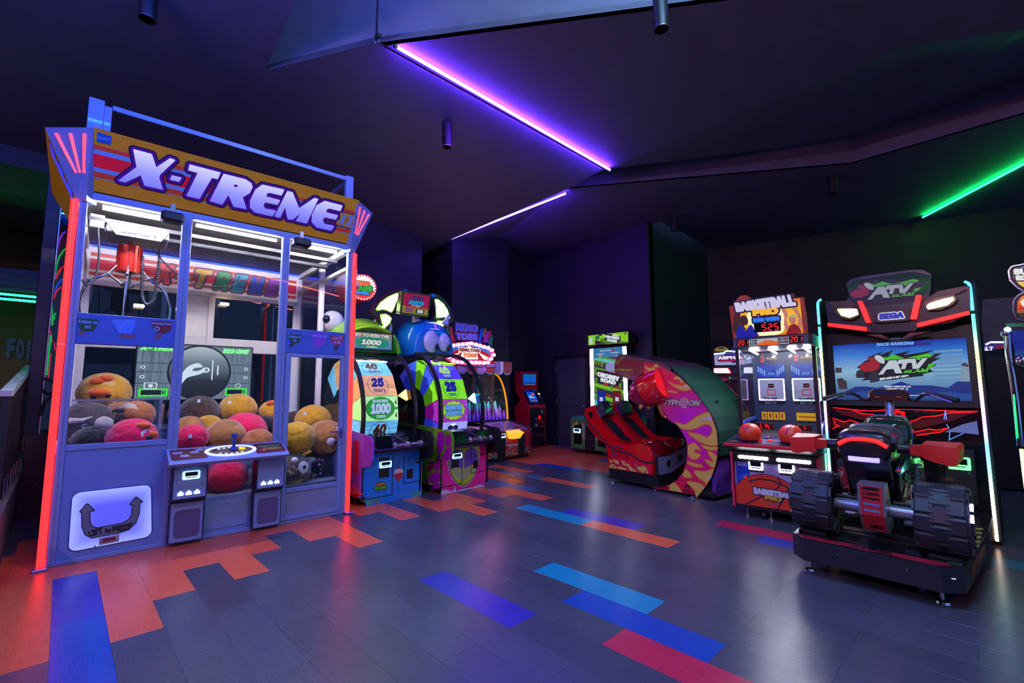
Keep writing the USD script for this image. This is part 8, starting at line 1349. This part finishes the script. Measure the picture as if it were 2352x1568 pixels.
def logo_set(PL_, f, par, e, dep):
    GRN, SIL, RD = glow('logo_green_%d' % (e*100), (.25, .75, .02), e), glow('logo_silver_%d' % (e*100), (.75, .80, .84), e), glow('logo_red_%d' % (e*100), (.62, .05, .06), e)
    add = lambda nm, g, d, m: At.add(nm, PL_.ext(g, d, d+.0015), m, parent=par)
    for q in ([(470, 225), (560, 185), (650, 215), (560, 240)], [(660, 215), (830, 175), (880, 190), (800, 235)], [(840, 260), (900, 255), (860, 290), (820, 300)], [(440, 200), (500, 210), (480, 240)]): add('logo_splash', Polygon(PL_.px(f(q))).buffer(0), dep, GRN)
    for q in ([(300, 270), (380, 240), (450, 250), (440, 300), (380, 320), (310, 320)], [(355, 215), (400, 210), (420, 235), (370, 235)]): add('bike_print', blob(PL_.px(f(q))), dep, RD)
    for q in ([(270, 320), (320, 310), (330, 360), (280, 360)], [(370, 330), (430, 325), (440, 395), (380, 395)]): add('bike_wheel_print', blob(PL_.px(f(q))), dep+.001, M_RUBBER)
    add('rider_print', blob(PL_.px(f([(410, 200), (450, 192), (490, 230), (480, 260), (430, 235)]))), dep+.0015, SIL)
    for q in ([(438, 348), (528, 232), (585, 232), (630, 335), (575, 335), (560, 300), (505, 305), (480, 342)], [(590, 262), (600, 225), (720, 220), (712, 250), (668, 254), (655, 300), (620, 302), (632, 258)], [(700, 222), (735, 220), (745, 265), (790, 215), (832, 212), (760, 300), (712, 300)]):
        g = Polygon(PL_.px(f(q))).buffer(0); add('logo_outline', g.buffer(.007), dep+.002, M_K); add('logo_lettering', g, dep+.0035, SIL)
    g = quad(text('SLAM', 4), PL_.px(f([(650, 312), (845, 290), (832, 325), (635, 335)]))); add('logo_outline', g.buffer(.004), dep+.005, M_K); add('logo_lettering', g, dep+.0065, GRN)
logo_set(SCv, Z4, LG, .85, .009)
At.add('screen_lettering', SCv.ext(quad(text('RIDE HARD & GET DIRTY', 4), sp_([(450, 372), (682, 345), (682, 360), (450, 390)])), .010, .012), glow('atv_white', 1), parent=LG)
# red lit panel under the screen and lower cabinet
FP = At.front(cv+.06); fpx = lambda p: FP.px(Z4(p)); px0 = s0-.06; px1 = s1+.06
lo_ = At.add('lit_panel', FP.ext(sbox(px0, .84, px1, 1.115), -.04, 0), mat('lit_panel_black', '18080c', .2, coat=.6)); pz_ = sbox(px0+.004, .845, px1-.004, 1.11)
G_CR = glow('crack_red', (1.0, .05, .06), 3.0, '400000'); G_EMB = glow('ember_red', (.35, .01, .02), .5)
for q in ([(80, 620), (300, 640), (450, 680), (300, 700), (150, 660)], [(640, 720), (800, 690), (1000, 640), (1200, 640), (1000, 720), (800, 760)], [(75, 700), (200, 730), (380, 720), (250, 770), (80, 760)], [(720, 800), (960, 770), (1000, 780), (800, 830)]): At.add('ember_print', FP.ext(Polygon(fpx(q)).buffer(0).intersection(pz_), 0, .0015), G_EMB, parent=lo_)
for q in ([(80, 605), (220, 622), (330, 630), (420, 632), (520, 622), (700, 618), (900, 628), (1100, 636), (1220, 636)], [(80, 605), (230, 622), (310, 655), (400, 660), (440, 690)], [(640, 720), (720, 710), (790, 680), (900, 672), (1000, 648), (1200, 640)], [(80, 690), (170, 720), (220, 705), (300, 735), (400, 730)], [(80, 770), (130, 750), (100, 740), (90, 710)], [(720, 800), (840, 775), (900, 785), (990, 768), (930, 800), (860, 808), (740, 825)]): At.add('crack_light', FP.ext(LineString(fpx(q)).buffer(.0045).intersection(pz_), .001, .004), G_CR, parent=lo_)
gc_ = np.array(FP.p1(*Z4([(600, 670)])[0])); gear = Polygon([gc_+(.060 if (i//2) % 2 else .047)*np.array([math.cos(i*math.pi/12), math.sin(i*math.pi/12)]) for i in range(24)]); At.add('gear_light', FP.ext(gear.difference(ell(*gc_, .03, .03)), .002, .006), glow('gear_red', (1.0, .04, .05), 2.0, '600000'), parent=lo_); At.add('gear_hub', FP.ext(ell(*gc_, .028, .028).difference(ell(*gc_, .014, .014)), .002, .008), glow('gear_dark_red', (.6, .02, .03), .6), parent=lo_)
for q in ([(960, 700), (970, 630), (978, 700)], [(980, 740), (1000, 770)], [(1005, 800), (1000, 860), (1110, 810)]): At.add('crack_light', FP.ext(LineString(fpx(q)).buffer(.003), .002, .005), glow('crack_blue', (.25, .45, 1.0), 2.5), parent=lo_)
for q, m in (([(960, 800), (1100, 740), (1220, 710), (1235, 820), (1050, 800)], 'print_ice'), ([(680, 740), (800, 735), (830, 750), (760, 775), (690, 760)], 'print_rust')): At.add('panel_print', FP.ext(Polygon(fpx(q)).buffer(0).intersection(pz_), .0015, .003), mat(m, {'print_ice': '8a9cb0', 'print_rust': '5c2010'}[m], .3), parent=lo_)
lw_ = At.add('lower_front', bx(-.13, cv-.0, .06, 1.0, cv+.10, .84, .004), M_BLACKG); FL_ = At.front(cv-.002)
At.add('service_panel', FL_.ext(FL_.poly(zz(.34226, 1800, 880, [(1085, 440), (1275, 445), (1308, 820), (1095, 805)])), 0, .006), mat('panel_graphite', '1c1e24', .35), parent=lw_); a_, b_ = FL_.px(zz(.34226, 1800, 880, [(1108, 572), (1252, 500)])); bill(At, FL_, a_[0], a_[1], b_[0], b_[1], gname='bill_glow_green', col=(.10, 1.0, .12), st=3.2, parent=lw_, d=.006)
At.add('vent', FL_.ext(FL_.poly(zz(.34226, 1800, 880, [(1088, 625), (1138, 630), (1140, 660), (1090, 655)])), .006, .009), mat('vent_brown', '4a3420', .5), parent=lw_); At.add('lock', FL_.ext(ell(*FL_.p1(2226, 1087), .010, .010), .006, .014), M_STEEL, parent=lw_)
for q, m in (([(360, 520), (400, 495), (410, 540), (370, 560)], '1c3040'), ([(370, 560), (470, 580), (480, 640), (400, 700), (370, 640)], '8a2038'), ([(400, 600), (450, 640), (430, 700), (380, 690)], 'c03858'), ([(360, 600), (400, 590), (380, 640)], 'b8c0d0'), ([(440, 590), (490, 560), (480, 610)], '385890')): At.add('rider_print', FL_.ext(blob(FL_.px(zz(.34226, 1800, 880, q))), 0, .003), art('rp_'+m, m), parent=lw_)
# header with headlights, red bars and sign
hv2 = cv-.10; FHa = At.front(hv2); hp = lambda p: FHa.px(Z3(p))
hd_ = At.add('header', [prism(FHa.poly(Z3([(60, 300), (330, 290), (900, 260), (1262, 168), (1268, 390), (1120, 470), (830, 520), (800, 545), (460, 560), (410, 550), (80, 520)])), (0, hv2+.30, 0), (1, 0, 0), (0, 0, 1), .30)], mat('header_carbon', '18161a', .3, coat=.5))
[At.add('header_wing', FHa.ext(FHa.poly(Z3(q)), 0, .03), mat('header_brown', '4a2410', .3, coat=.5), parent=hd_) for q in ([(100, 305), (270, 290), (330, 345), (130, 350)], [(890, 290), (1000, 215), (1230, 172), (1240, 200), (1100, 265), (900, 320)])]
for q, q2 in (([(120, 350), (200, 335), (335, 360), (350, 420), (290, 455), (215, 450), (150, 400)], [(165, 365), (330, 365), (343, 410), (270, 438), (200, 420)]), ([(885, 320), (1000, 270), (1140, 250), (1168, 285), (1120, 335), (1020, 375), (915, 375)], [(905, 345), (930, 320), (1040, 285), (1130, 265), (1138, 290), (1080, 335), (920, 372)])):
    hs_ = At.add('headlight', FHa.ext(rnd(FHa.poly(Z3(q)), .008), .03, .05), mat('headlight_bowl', '8a7a60', .1, .8), parent=None); g = rnd(FHa.poly(Z3(q2)), .008); At.add('headlight_lens', FHa.ext(g, .05, .06), glow('headlight_white', (1.0, .93, .80), 9.0, 'ffffff'), parent=hs_); b0 = g.bounds
    for x in np.arange(b0[0]+.02, b0[2], .022): At.add('lens_rib', FHa.ext(g.intersection(sbox(x, b0[1], x+.0035, b0[3])), .06, .063), glow('lens_rib_warm', (.8, .68, .5), 1.2), parent=hs_)
G_BAR = glow('bar_red', (1.0, .11, .08), 2.8, '301010')
for q in ([(85, 480), (410, 515), (410, 550), (88, 508)], [(825, 485), (1260, 380), (1264, 412), (830, 518)], [(333, 300), (372, 298), (450, 478), (405, 482)], [(820, 252), (868, 250), (825, 450), (770, 452)]): At.add('light_bar', FHa.ext(rnd(FHa.poly(Z3(q)), .008), .03, .055), G_BAR)
g = FHa.poly(Z3([(430, 420), (500, 385), (770, 365), (770, 450), (740, 465), (500, 480), (455, 470)])); bp_ = At.add('badge_plate', FHa.ext(g, .02, .04), mat('badge_dark_red', '2c0c10', .3, coat=.5)); 
g = quad(text('SEGA', 6), hp([(512, 405), (718, 388), (718, 440), (512, 455)])); At.add('badge_outline', FHa.ext(g.buffer(.010), .04, .043), glow('badge_white', (.9, .92, .95), .7), parent=bp_); At.add('badge_lettering', FHa.ext(g, .043, .047), glow('badge_blue_lit', (.05, .16, .75), .7), parent=bp_)
At.add('header_print', [FHa.ext(FHa.poly(Z3(q)).buffer(0), -.05, .004) for q in ([(400, 575), (520, 570), (590, 610), (520, 600)], [(690, 610), (760, 560), (930, 548), (800, 580)])], mat('print_rust2', '7c2410', .4)); At.add('lettering', FHa.ext(quad(text('CAMERA', 3), hp([(600, 602), (685, 598), (685, 612), (600, 616)])), -.02, .004), M_GREY)
sv = hv2+.02; FSv = At.plane((0, sv, 0), (1, 0, 0), (0, .0, 1)); sgp = lambda p: FSv.px(Z3(p))
sgo = FSv.poly(Z3([(235, 150), (275, 120), (350, 95), (780, 38), (880, 40), (942, 75), (940, 200), (920, 265), (870, 300), (820, 300), (440, 330), (300, 335), (270, 280)])); sb_ = At.add('sign_box', FSv.ext(sgo, -.12, .03), mat('sign_case', '14141c', .35)); sgi = FSv.poly(Z3([(252, 175), (300, 130), (780, 55), (935, 85), (930, 205), (830, 285), (440, 325), (290, 300)]))
At.add('sign_face', FSv.ext(sgi, .03, .032), rampglow('sign_face_green', [(0, (.0, .02, .01)), (.45, (.08, .38, .10)), (.75, (.03, .22, .06)), (1, (.01, .05, .02))], .55, 'z', sgi.bounds[1], sgi.bounds[3]), parent=sb_)
fz = lambda p: [(1880+.2753*(235+(x-255)*.98), 610+.2753*(105+(y-150)*.92)) for x, y in p]
spg = At.add('splash_logo', FSv.ext(Polygon(FSv.px(fz(spl))).buffer(0).intersection(sgi), .032, .034), M_K, parent=sb_)
fz2 = lambda p: [(x_, y_-8*(x_-1950)/180+3) for x_, y_ in fz(p)]
logo_set(FSv, fz2, spg, .45, .034)
# ================================================================ RACING CABINETS AT THE RIGHT WALL
ASc = Thing('street_racing_game', 'street racing cabinet with lit ASPHALT header standing behind the basketball game', 'racing game', (9.2, 3.45), -82); FZ = ASc.front(0.0)
q = lambda p: zz(.25669, 1640, 780, p)
u0, u1 = FZ.p1(1640, 820)[0], FZ.p1(1735, 820)[0]
ASc.add('cabinet', bx(u0-.02, .02, .05, u1+.55, .9, 1.75, .01), M_BLACK); ASc.add('seat_pod', bx(u0+.1, -.9, 0, u1+.4, -.1, .55, .05), M_BLACK)
hdr = ASc.add('header', FZ.ext(FZ.poly(q([(-5, 115), (110, 105), (240, 108), (330, 130), (345, 215), (240, 228), (5, 232)])), -.10, 0), M_BLACK)
ASc.add('header_face', FZ.ext(FZ.poly(q([(0, 128), (240, 112), (325, 135), (340, 208), (240, 225), (8, 228)])), 0, .004), rampglow('asphalt_face', [(0, (.62, .66, .85)), (.5, (.35, .38, .72)), (1, (.60, .62, .9))], .8, 'z', 1.85, 2.25), parent=hdr)
for p in ([(85, 125), (240, 118), (240, 140), (100, 150)], [(150, 205), (240, 150), (240, 180), (190, 210)]): ASc.add('header_stripe', FZ.ext(FZ.poly(q(p)), .004, .007), glow('asphalt_violet', (.22, .14, .62), .7), parent=hdr)
for w_, p, m in (('ASPHALT', [(35, 150), (300, 138), (300, 168), (40, 178)], glow('asphalt_white', (.9, .9, .98), 1.0)), ('LEGENDS', [(38, 178), (215, 172), (215, 188), (38, 192)], glow('asphalt_pink', (.8, .08, .25), .8))):
    g = quad(text(w_, 5), FZ.px(q(p))); ASc.add('logo_outline', FZ.ext(g.buffer(.012), .007, .009), mat('asphalt_navy', '181840', .4), parent=hdr); ASc.add('logo_lettering', FZ.ext(g, .009, .012), m, parent=hdr)
ASc.add('header_edge_light', tube([FZ.at(*FZ.p1(*p), .01) for p in q([(0, 128), (90, 120), (110, 100), (240, 108)])], .015, 6), glow('asphalt_edge', (.85, .85, 1.0), 4.0, 'ffffff'), parent=hdr)
cr_ = ASc.add('car_cutout', FZ.ext(blob(FZ.px(q([(5, 100), (20, 75), (60, 62), (100, 65), (125, 85), (110, 100), (60, 105)]))), -.05, .02), art('car_yellow', (.55, .52, .04), .4), parent=None); ASc.add('car_window', FZ.ext(blob(FZ.px(q([(40, 78), (60, 68), (90, 70), (85, 80)]))), .02, .024), M_K, parent=cr_); ASc.add('car_cutout', FZ.ext(blob(FZ.px(q([(158, 95), (170, 70), (200, 80), (240, 95), (240, 108)]))), -.05, .02), art('car_blue', (.05, .15, .5), .4))
lb = ASc.add('light_box', FZ.ext(rnd(FZ.poly(q([(0, 250), (130, 248), (158, 290), (155, 305), (0, 303)])), .01), 0, .02), art('lb_red', (.75, .03, .06), .8)); ASc.add('light_box_face', FZ.ext(rnd(FZ.poly(q([(0, 256), (125, 254), (150, 290), (148, 299), (0, 297)])), .01), .02, .024), glow('lb_white', (.92, .92, .98), 1.2), parent=lb)
ASc.add('light_box', FZ.ext(FZ.poly(q([(270, 248), (350, 245), (350, 300), (268, 300)])), 0, .02), glow('lb_white', 1))
ASc.add('speaker', FZ.ext(FZ.poly(q([(178, 252), (220, 252), (220, 300), (178, 300)])), 0, .02), M_DSTEEL)
ASc.add('game_screen', FZ.ext(FZ.poly(q([(20, 320), (235, 318), (235, 480), (90, 420)])), 0, .006), glow('asphalt_screen', (.12, .03, .05), .5)); ASc.add('screen_streak', FZ.ext(FZ.poly(q([(60, 345), (205, 342), (205, 360), (80, 365)])), .006, .009), glow('asphalt_streak', (.6, .03, .12), .7)); ASc.add('screen_streak', FZ.ext(FZ.poly(q([(138, 330), (146, 330), (146, 372), (138, 372)])), .009, .012), glow('streak_green', (.1, .9, .2), .9))
ASc.add('steering_wheel', tube([FZ.at(FZ.p1(*q([(190, 430)])[0])[0]+.16*math.cos(t), FZ.p1(*q([(190, 430)])[0])[1]+.16*math.sin(t), .18) for t in np.linspace(0, 2*math.pi, 25)], .02, 8), M_DSTEEL)
AS2 = Thing('street_racing_game', 'second street racing cabinet, violet header half hidden right of the quad bike game', 'racing game', (8.6, .55), -82); FY = AS2.front(0.0)
q5 = lambda p: zz(.2552, 2180, 560, p)
ya, yb = FY.p1(2253, 800), FY.p1(2306, 780); yw = abs(yb[0]-ya[0])
AS2.add('cabinet', bx(ya[0]-.9, .03, .02, yb[0]+.25, .8, 1.72, .01), M_BLACK)
h2 = AS2.add('header_face', FY.ext(FY.poly(q5([(150, 910), (400, 880), (500, 890), (500, 935), (290, 970), (150, 975)])), -.06, 0), glow('asphalt2_face', (.25, .16, .55), .6))
g = quad(text('PHALT', 5), FY.px(q5([(215, 918), (398, 925), (398, 958), (215, 965)]))); AS2.add('logo_lettering', FY.ext(g, .002, .008), glow('asphalt_white', 1), parent=h2); AS2.add('header_stripe', FY.ext(FY.poly(q5([(420, 920), (490, 915), (490, 935), (420, 945)])), .002, .006), glow('asphalt_streak', 1), parent=h2)
AS2.add('header_edge_light', tube([FY.at(*FY.p1(*p), .01) for p in q5([(330, 905), (370, 885), (490, 885)])], .012, 6), glow('asphalt_edge', 1), parent=h2)
single('wall_display', prism(Polygon([(0, 0), (.5, 0), (.55, .62), (.05, .62)]), tuple(hit(2255, 792, (1, 0, 0), 9.0)), (.0, -1, 0), (0, 0, 1), -.06), mat('display_back', '20222a', .5), 'dark switched off panel on the right wall above the hidden racing cabinet', 'panel')

# ---- motorbike game cut off by the right edge of the frame
SBk = Thing('motorbike_game', 'motorbike racing cabinet with chrome side tube and sunset sign cut off at the right edge', 'racing game', (5.6, -.33), -88); FQ = SBk.front(0.0)
SBk.add('cabinet', bx(.0, .06, .03, 1.1, .9, 1.95, .01), M_BLACK)
sg = FQ.poly(q5([(525, 240), (560, 195), (674, 175), (900, 170), (900, 690), (674, 695), (600, 680), (565, 600), (570, 510), (610, 460), (665, 430), (600, 390), (540, 330)])); sgb = rnd(sg, .02)
s_ = SBk.add('sign_box', FQ.ext(sgb, -.06, 0), mat('sign_chrome_rim', '8088a0', .15, .9)); SBk.add('sign_inner_rim', FQ.ext(sgb.buffer(-.010), 0, .004), M_BLACK, parent=s_)
zb, zt = sgb.bounds[1], sgb.bounds[3]
SBk.add('sign_face', FQ.ext(sgb.buffer(-.028), .004, .007), rampglow('sunset_face', [(0, (.30, .20, .12)), (.16, (.25, .18, .10)), (.2, (.75, .10, .02)), (.4, (.95, .45, .05)), (.6, (1.0, .75, .12)), (.8, (.85, .85, .6)), (.95, (.35, .8, .95)), (1, (.3, .75, .95))], .9, 'z', zb, zt), parent=s_)
for w_, p in (('SUPER', [(570, 225), (900, 215), (900, 280), (580, 280)]), ('BIKES', [(595, 285), (900, 278), (900, 335), (600, 330)])):
    g = quad(text(w_, 6), FQ.px(q5(p))).intersection(sgb.buffer(-.03)); SBk.add('lettering_outline', FQ.ext(g.buffer(.008), .007, .009), M_K, parent=s_); SBk.add('lettering', FQ.ext(g, .009, .012), glow('bikes_white', (.92, .92, .9), .9), parent=s_)
SBk.add('bike_print', FQ.ext(blob(FQ.px(q5([(640, 520), (700, 490), (760, 520), (740, 580), (680, 575)]))), .007, .010), glow('bikes_white', 1), parent=s_)
for k_ in range(14): x = 612+(k_ % 7)*12; y = 600+(k_//7)*14; SBk.add('city_light', FQ.ext(FQ.poly(q5([(x, y), (x+7, y), (x+7, y+5), (x, y+5)])), .007, .009), glow('city_gold', (.9, .7, .2), .9), parent=s_)
FQ2 = SBk.front(-.02)
SBk.add('top_frame', FQ2.ext(FQ2.poly(q5([(510, 715), (900, 705), (900, 745), (515, 745)])), -.03, .0), art('frame_green', '1c6a3c', coat=.5))
scn = SBk.add('side_screen', FQ2.ext(FQ2.poly(q5([(555, 780), (900, 775), (900, 1010), (600, 1010)])), -.03, 0), rampglow('bike_screen', [(0, (.6, .2, .02)), (.35, (.85, .65, .05)), (.7, (.1, .4, .6)), (1, (.05, .15, .6))], .7, 'z', 1.42, 1.62))
SBk.add('chrome_tube', tube([FQ2.at(*FQ2.p1(*p), d) for p, d in zip(q5([(515, 800), (530, 1000), (565, 1200), (600, 1450)]), (.04, .05, .06, .06))]+[FQ2.at(*FQ2.p1(2343, 1023), .05)], .022, 14), M_CHROME, smooth=50); SBk.add('tube_knob', ball(FQ2.at(*FQ2.p1(2308, 767), .04), .030, 3), M_CHROME, smooth=True)
SBk.add('tube_lamp', ball(FQ2.at(*FQ2.p1(2313, 758), .05), .022, 2), glow('tube_lamp_white', (.6, .95, 1.0), 6.0, 'ffffff')); SBk.add('chrome_ball', ball(FQ2.at(*FQ2.p1(2352, 830), .05), .06, 3), M_CHROME, smooth=True)
SBk.add('neon_edge', tube([FQ2.at(*FQ2.p1(2326, 905), .085), FQ2.at(*FQ2.p1(2333, 1005), .085)], .005, 6), glow('neon_edge_green', (.1, 1.0, .4), 3.0)); SBk.add('led_strip', tube([FQ2.at(*FQ2.p1(2345, 1030), .03), FQ2.at(*FQ2.p1(2352, 1090), .03), (FQ2.p1(2352, 1090)[0]+.005, -.05, .3)], .012, 8), glow('led_yellow_green', (.75, 1.0, .25), 6.0, 'ffffff'))
SBk.add('seat_block', bx(.10, -1.2, 0, .7, -.5, .25, .03), M_BLACK)

# ================================================================ LEFT SIDE: GLAZED HALF WALL, RAIL, NEXT ROOM
c0 = fl(38, 1191); yW = c0[1]; 
single('half_wall', [bx(c0[0], yW, 0, .9, yW+.28, .86, .006), bx(c0[0]-.01, yW-.02, 0, .9, yW, .14, .004)], mat('half_wall_dark', '281c28', .45), 'dark low wall with skirting left of the claw machine below the glazed panel', 'low wall')
gp = Thing('glazed_panel', 'dark glazed panel with neon reflections modelled as glowing lines, standing on the low wall left of the claw machine', 'glass panel', (c0[0]+.0, yW+.10, .86)); GPl = gp.front(0.0); gw = 1.0
gx0 = GPl.p1(78, 1000)[0]; gp.add('jamb', bx(GPl.p1(58, 1000)[0]-.02, -.05, .0, gx0+.03, .12, 3.0, .006), mat('jamb_navy', '14142c', .5)); gp.add('edge_strip', bx(gx0+.03, -.055, 0, gx0+.045, -.03, 2.9, .003), M_ALU)
gp.add('glass_pane', bx(gx0+.03, -.012, .0, .8, -.006, 2.6), glass('dark_pane', (.5, .5, .55), (1, 1, 1), 1.7)); gp.add('backing', bx(gx0+.03, .10, .0, .8, .12, 2.9), mat('backing_plum', '20142c', .15, coat=.6))
qq = lambda p: zz(.22959, 80, 280, p); q7 = lambda p: zz(.19139, 0, 620, p)
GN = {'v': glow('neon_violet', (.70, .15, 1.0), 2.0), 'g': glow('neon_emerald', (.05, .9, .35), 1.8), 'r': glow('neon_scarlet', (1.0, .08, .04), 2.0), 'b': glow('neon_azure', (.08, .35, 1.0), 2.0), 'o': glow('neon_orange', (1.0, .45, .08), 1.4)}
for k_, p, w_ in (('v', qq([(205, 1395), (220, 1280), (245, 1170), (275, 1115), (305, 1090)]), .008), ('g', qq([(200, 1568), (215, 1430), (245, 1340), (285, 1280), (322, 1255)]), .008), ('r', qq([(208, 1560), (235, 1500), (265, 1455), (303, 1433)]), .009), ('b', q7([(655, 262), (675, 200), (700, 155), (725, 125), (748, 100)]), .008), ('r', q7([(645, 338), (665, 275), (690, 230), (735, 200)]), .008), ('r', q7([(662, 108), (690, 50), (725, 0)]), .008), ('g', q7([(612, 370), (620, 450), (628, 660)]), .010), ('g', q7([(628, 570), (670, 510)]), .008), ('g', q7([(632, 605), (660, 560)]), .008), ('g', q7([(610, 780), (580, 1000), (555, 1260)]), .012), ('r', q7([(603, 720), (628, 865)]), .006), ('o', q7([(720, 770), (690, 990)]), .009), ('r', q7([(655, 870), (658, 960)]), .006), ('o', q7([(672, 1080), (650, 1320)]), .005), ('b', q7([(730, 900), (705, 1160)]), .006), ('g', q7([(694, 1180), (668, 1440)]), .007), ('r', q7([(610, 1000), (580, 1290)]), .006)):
    gp.add('neon_line', tube([GPl.at(*GPl.p1(*x), -.03) for x in p], w_, 6), GN[k_])  # glowing tubes that stand in for neon mirrored in the pane
Cb = curve([GPl.at(*GPl.p1(*x), .05) for x in q7([(515, 1300), (600, 1325), (725, 1345)])], 6); Cb2 = curve([GPl.at(*GPl.p1(*x), .05) for x in q7([(510, 1430), (560, 1480), (690, 1470)])], 6); Cb3 = curve([GPl.at(*GPl.p1(*x), .05) for x in zz(.28694, 0, 880, [(320, 260), (360, 150), (440, 90)])], 6)
gp.add('cable', [tube(x, .016, 8) for x in (Cb, Cb2, Cb3)], M_RUBBER, smooth=True)
mesh_ = []
for k_ in range(14): x = gx0+.06+k_*.03; mesh_.append(bx(x, -.03, .0, x+.0025, -.027, .55))
for k_ in range(18): mesh_.append(bx(gx0+.05, -.03, .02+k_*.03, gx0+.5, -.027, .0225+k_*.03))
gp.add('wire_mesh', mesh_, M_BLACK, kind='stuff')
# stair kerb with railing
single('stair_kerb', prism(Polygon([(-.25, 2.6), (-.25, yW-.02), (-.27, yW-.02), (-.27, 9.5), (-.75, 9.5), (-.9, 2.6)]), (0, 0, 0), (1, 0, 0), (0, 1, 0), .45), mat('kerb_grey', '5a5458', .7, bump=.2, bscale=80), 'grey kerb running back under the railing at the left edge', 'kerb')
rl = Thing('railing', 'dark railing with green lit handrail on the kerb at the left edge', 'railing', (-.32, 5.3, .45)); M_HR = mat('handrail_pale', '9aa8a0', .4)
def rz(y): return .88+max(0, y)*.105
rl.add('handrail', hullm([(a, b, z+rz(b)) for a in (-.02, .05) for b in (0, 2.9) for z in (-.05, .0)]), M_HR); rl.add('handrail', bx(-2.4, -.05, .83, .05, .0, .88, .004), M_HR)
rl.add('corner_post', bx(-.01, -.045, 0, .04, .005, .83, .004), M_BLACK)
for k_ in range(1, 9): y = k_*.34; rl.add('baluster', bx(.0, y-.015, 0, .03, y+.015, rz(y)-.05, .004), M_BLACK); rl.add('bracket', bx(.03, y-.02, .02, .042, y+.02, .16, .003), M_STEEL)
for k_ in range(8): y = .03+k_*.34; rl.add('rail_panel', bx(.01, y, .08, .018, y+.26, rz(y)-.14), M_BLACKG)
for k_ in range(5): rl.add('baluster', bx(-.35-k_*.35, -.04, 0, -.32-k_*.35, -.01, .83, .004), M_BLACK)
# next room: orange wall with letters, beam with twin green neon
single('wall_next_room', bx(-9, 13.0, 0, 1.5, 13.1, 4.4), M_ORANGEWALL, kind='structure', label='orange wall of the next room')
single('ceiling_next_room', [bx(-9, 8.9, 4.4, 1.5, 13.1, 4.46)], wallmat('next_room_ceiling', '4a5a50', .6), kind='structure')
single('floor_next_room', bx(-9, 12.4, -.02, 1.5, 13.1, .0), M_BASE, kind='structure')
bm = Thing('ceiling_beam', 'dark slotted beam with twin green neon tubes in the next room', 'beam', (-3.0, 11.0, 0)); FBm = bm.front(0.0)
zn = [FBm.p1(20, y)[1] for y in (655, 668, 677, 690)]
bm.add('beam', bx(-3, .02, zn[1]-.0, 3.5, .35, zn[0]+.30, .01), M_BLACK); 
for y in (679, 690): z = FBm.p1(44, y)[1]; bm.add('neon_tube', tube([(-3, -.03, z+.0), (3.2, -.03, z)], .020, 8), glow('green_neon_far', (.10, 1.0, .45), 5.0, 'ffffff'))
bm.add('beam_slat', [bx(-3, .0, zn[1]+k_*.09, 3.5, .02, zn[1]+.05+k_*.09) for k_ in range(4)], mat('slat_green_grey', '3a4a40', .5), kind='stuff')
FOr = Thing('wall_lettering', 'large grey letters FOR on the orange wall of the next room', 'lettering', (-1.5, 12.98, 0)); FW = FOr.front(0.0)
for ch, p in (('F', [(88, 812), (188, 822), (180, 1060), (65, 1062)]), ('O', [(205, 825), (300, 838), (290, 1070), (188, 1066)]), ('R', [(335, 836), (420, 845), (412, 1080), (310, 1072)])): FOr.add('letter', FW.ext(quad(text(ch, 5), FW.px(q7(p))), .0, .02), mat('letter_violet_grey', '6a6078', .5))

wl = Thing('wall_lamp', 'added unseen warm lamp lighting the orange wall of the next room', 'lamp', (-3.2, 11.6, 2.7)); wl.add('shade', lathe([(.05, .1), (.12, -.08), (.115, -.08), (.045, .095), (.05, .1)], (0, 0, 0)), M_BLACK); wl.add('bulb', ball((0, 0, -.03), .05, 2), glow('bulb_warm_room', (1.0, .52, .16), 1100.0, 'ffffff'))  # unseen lamp, put in to brighten the orange wall
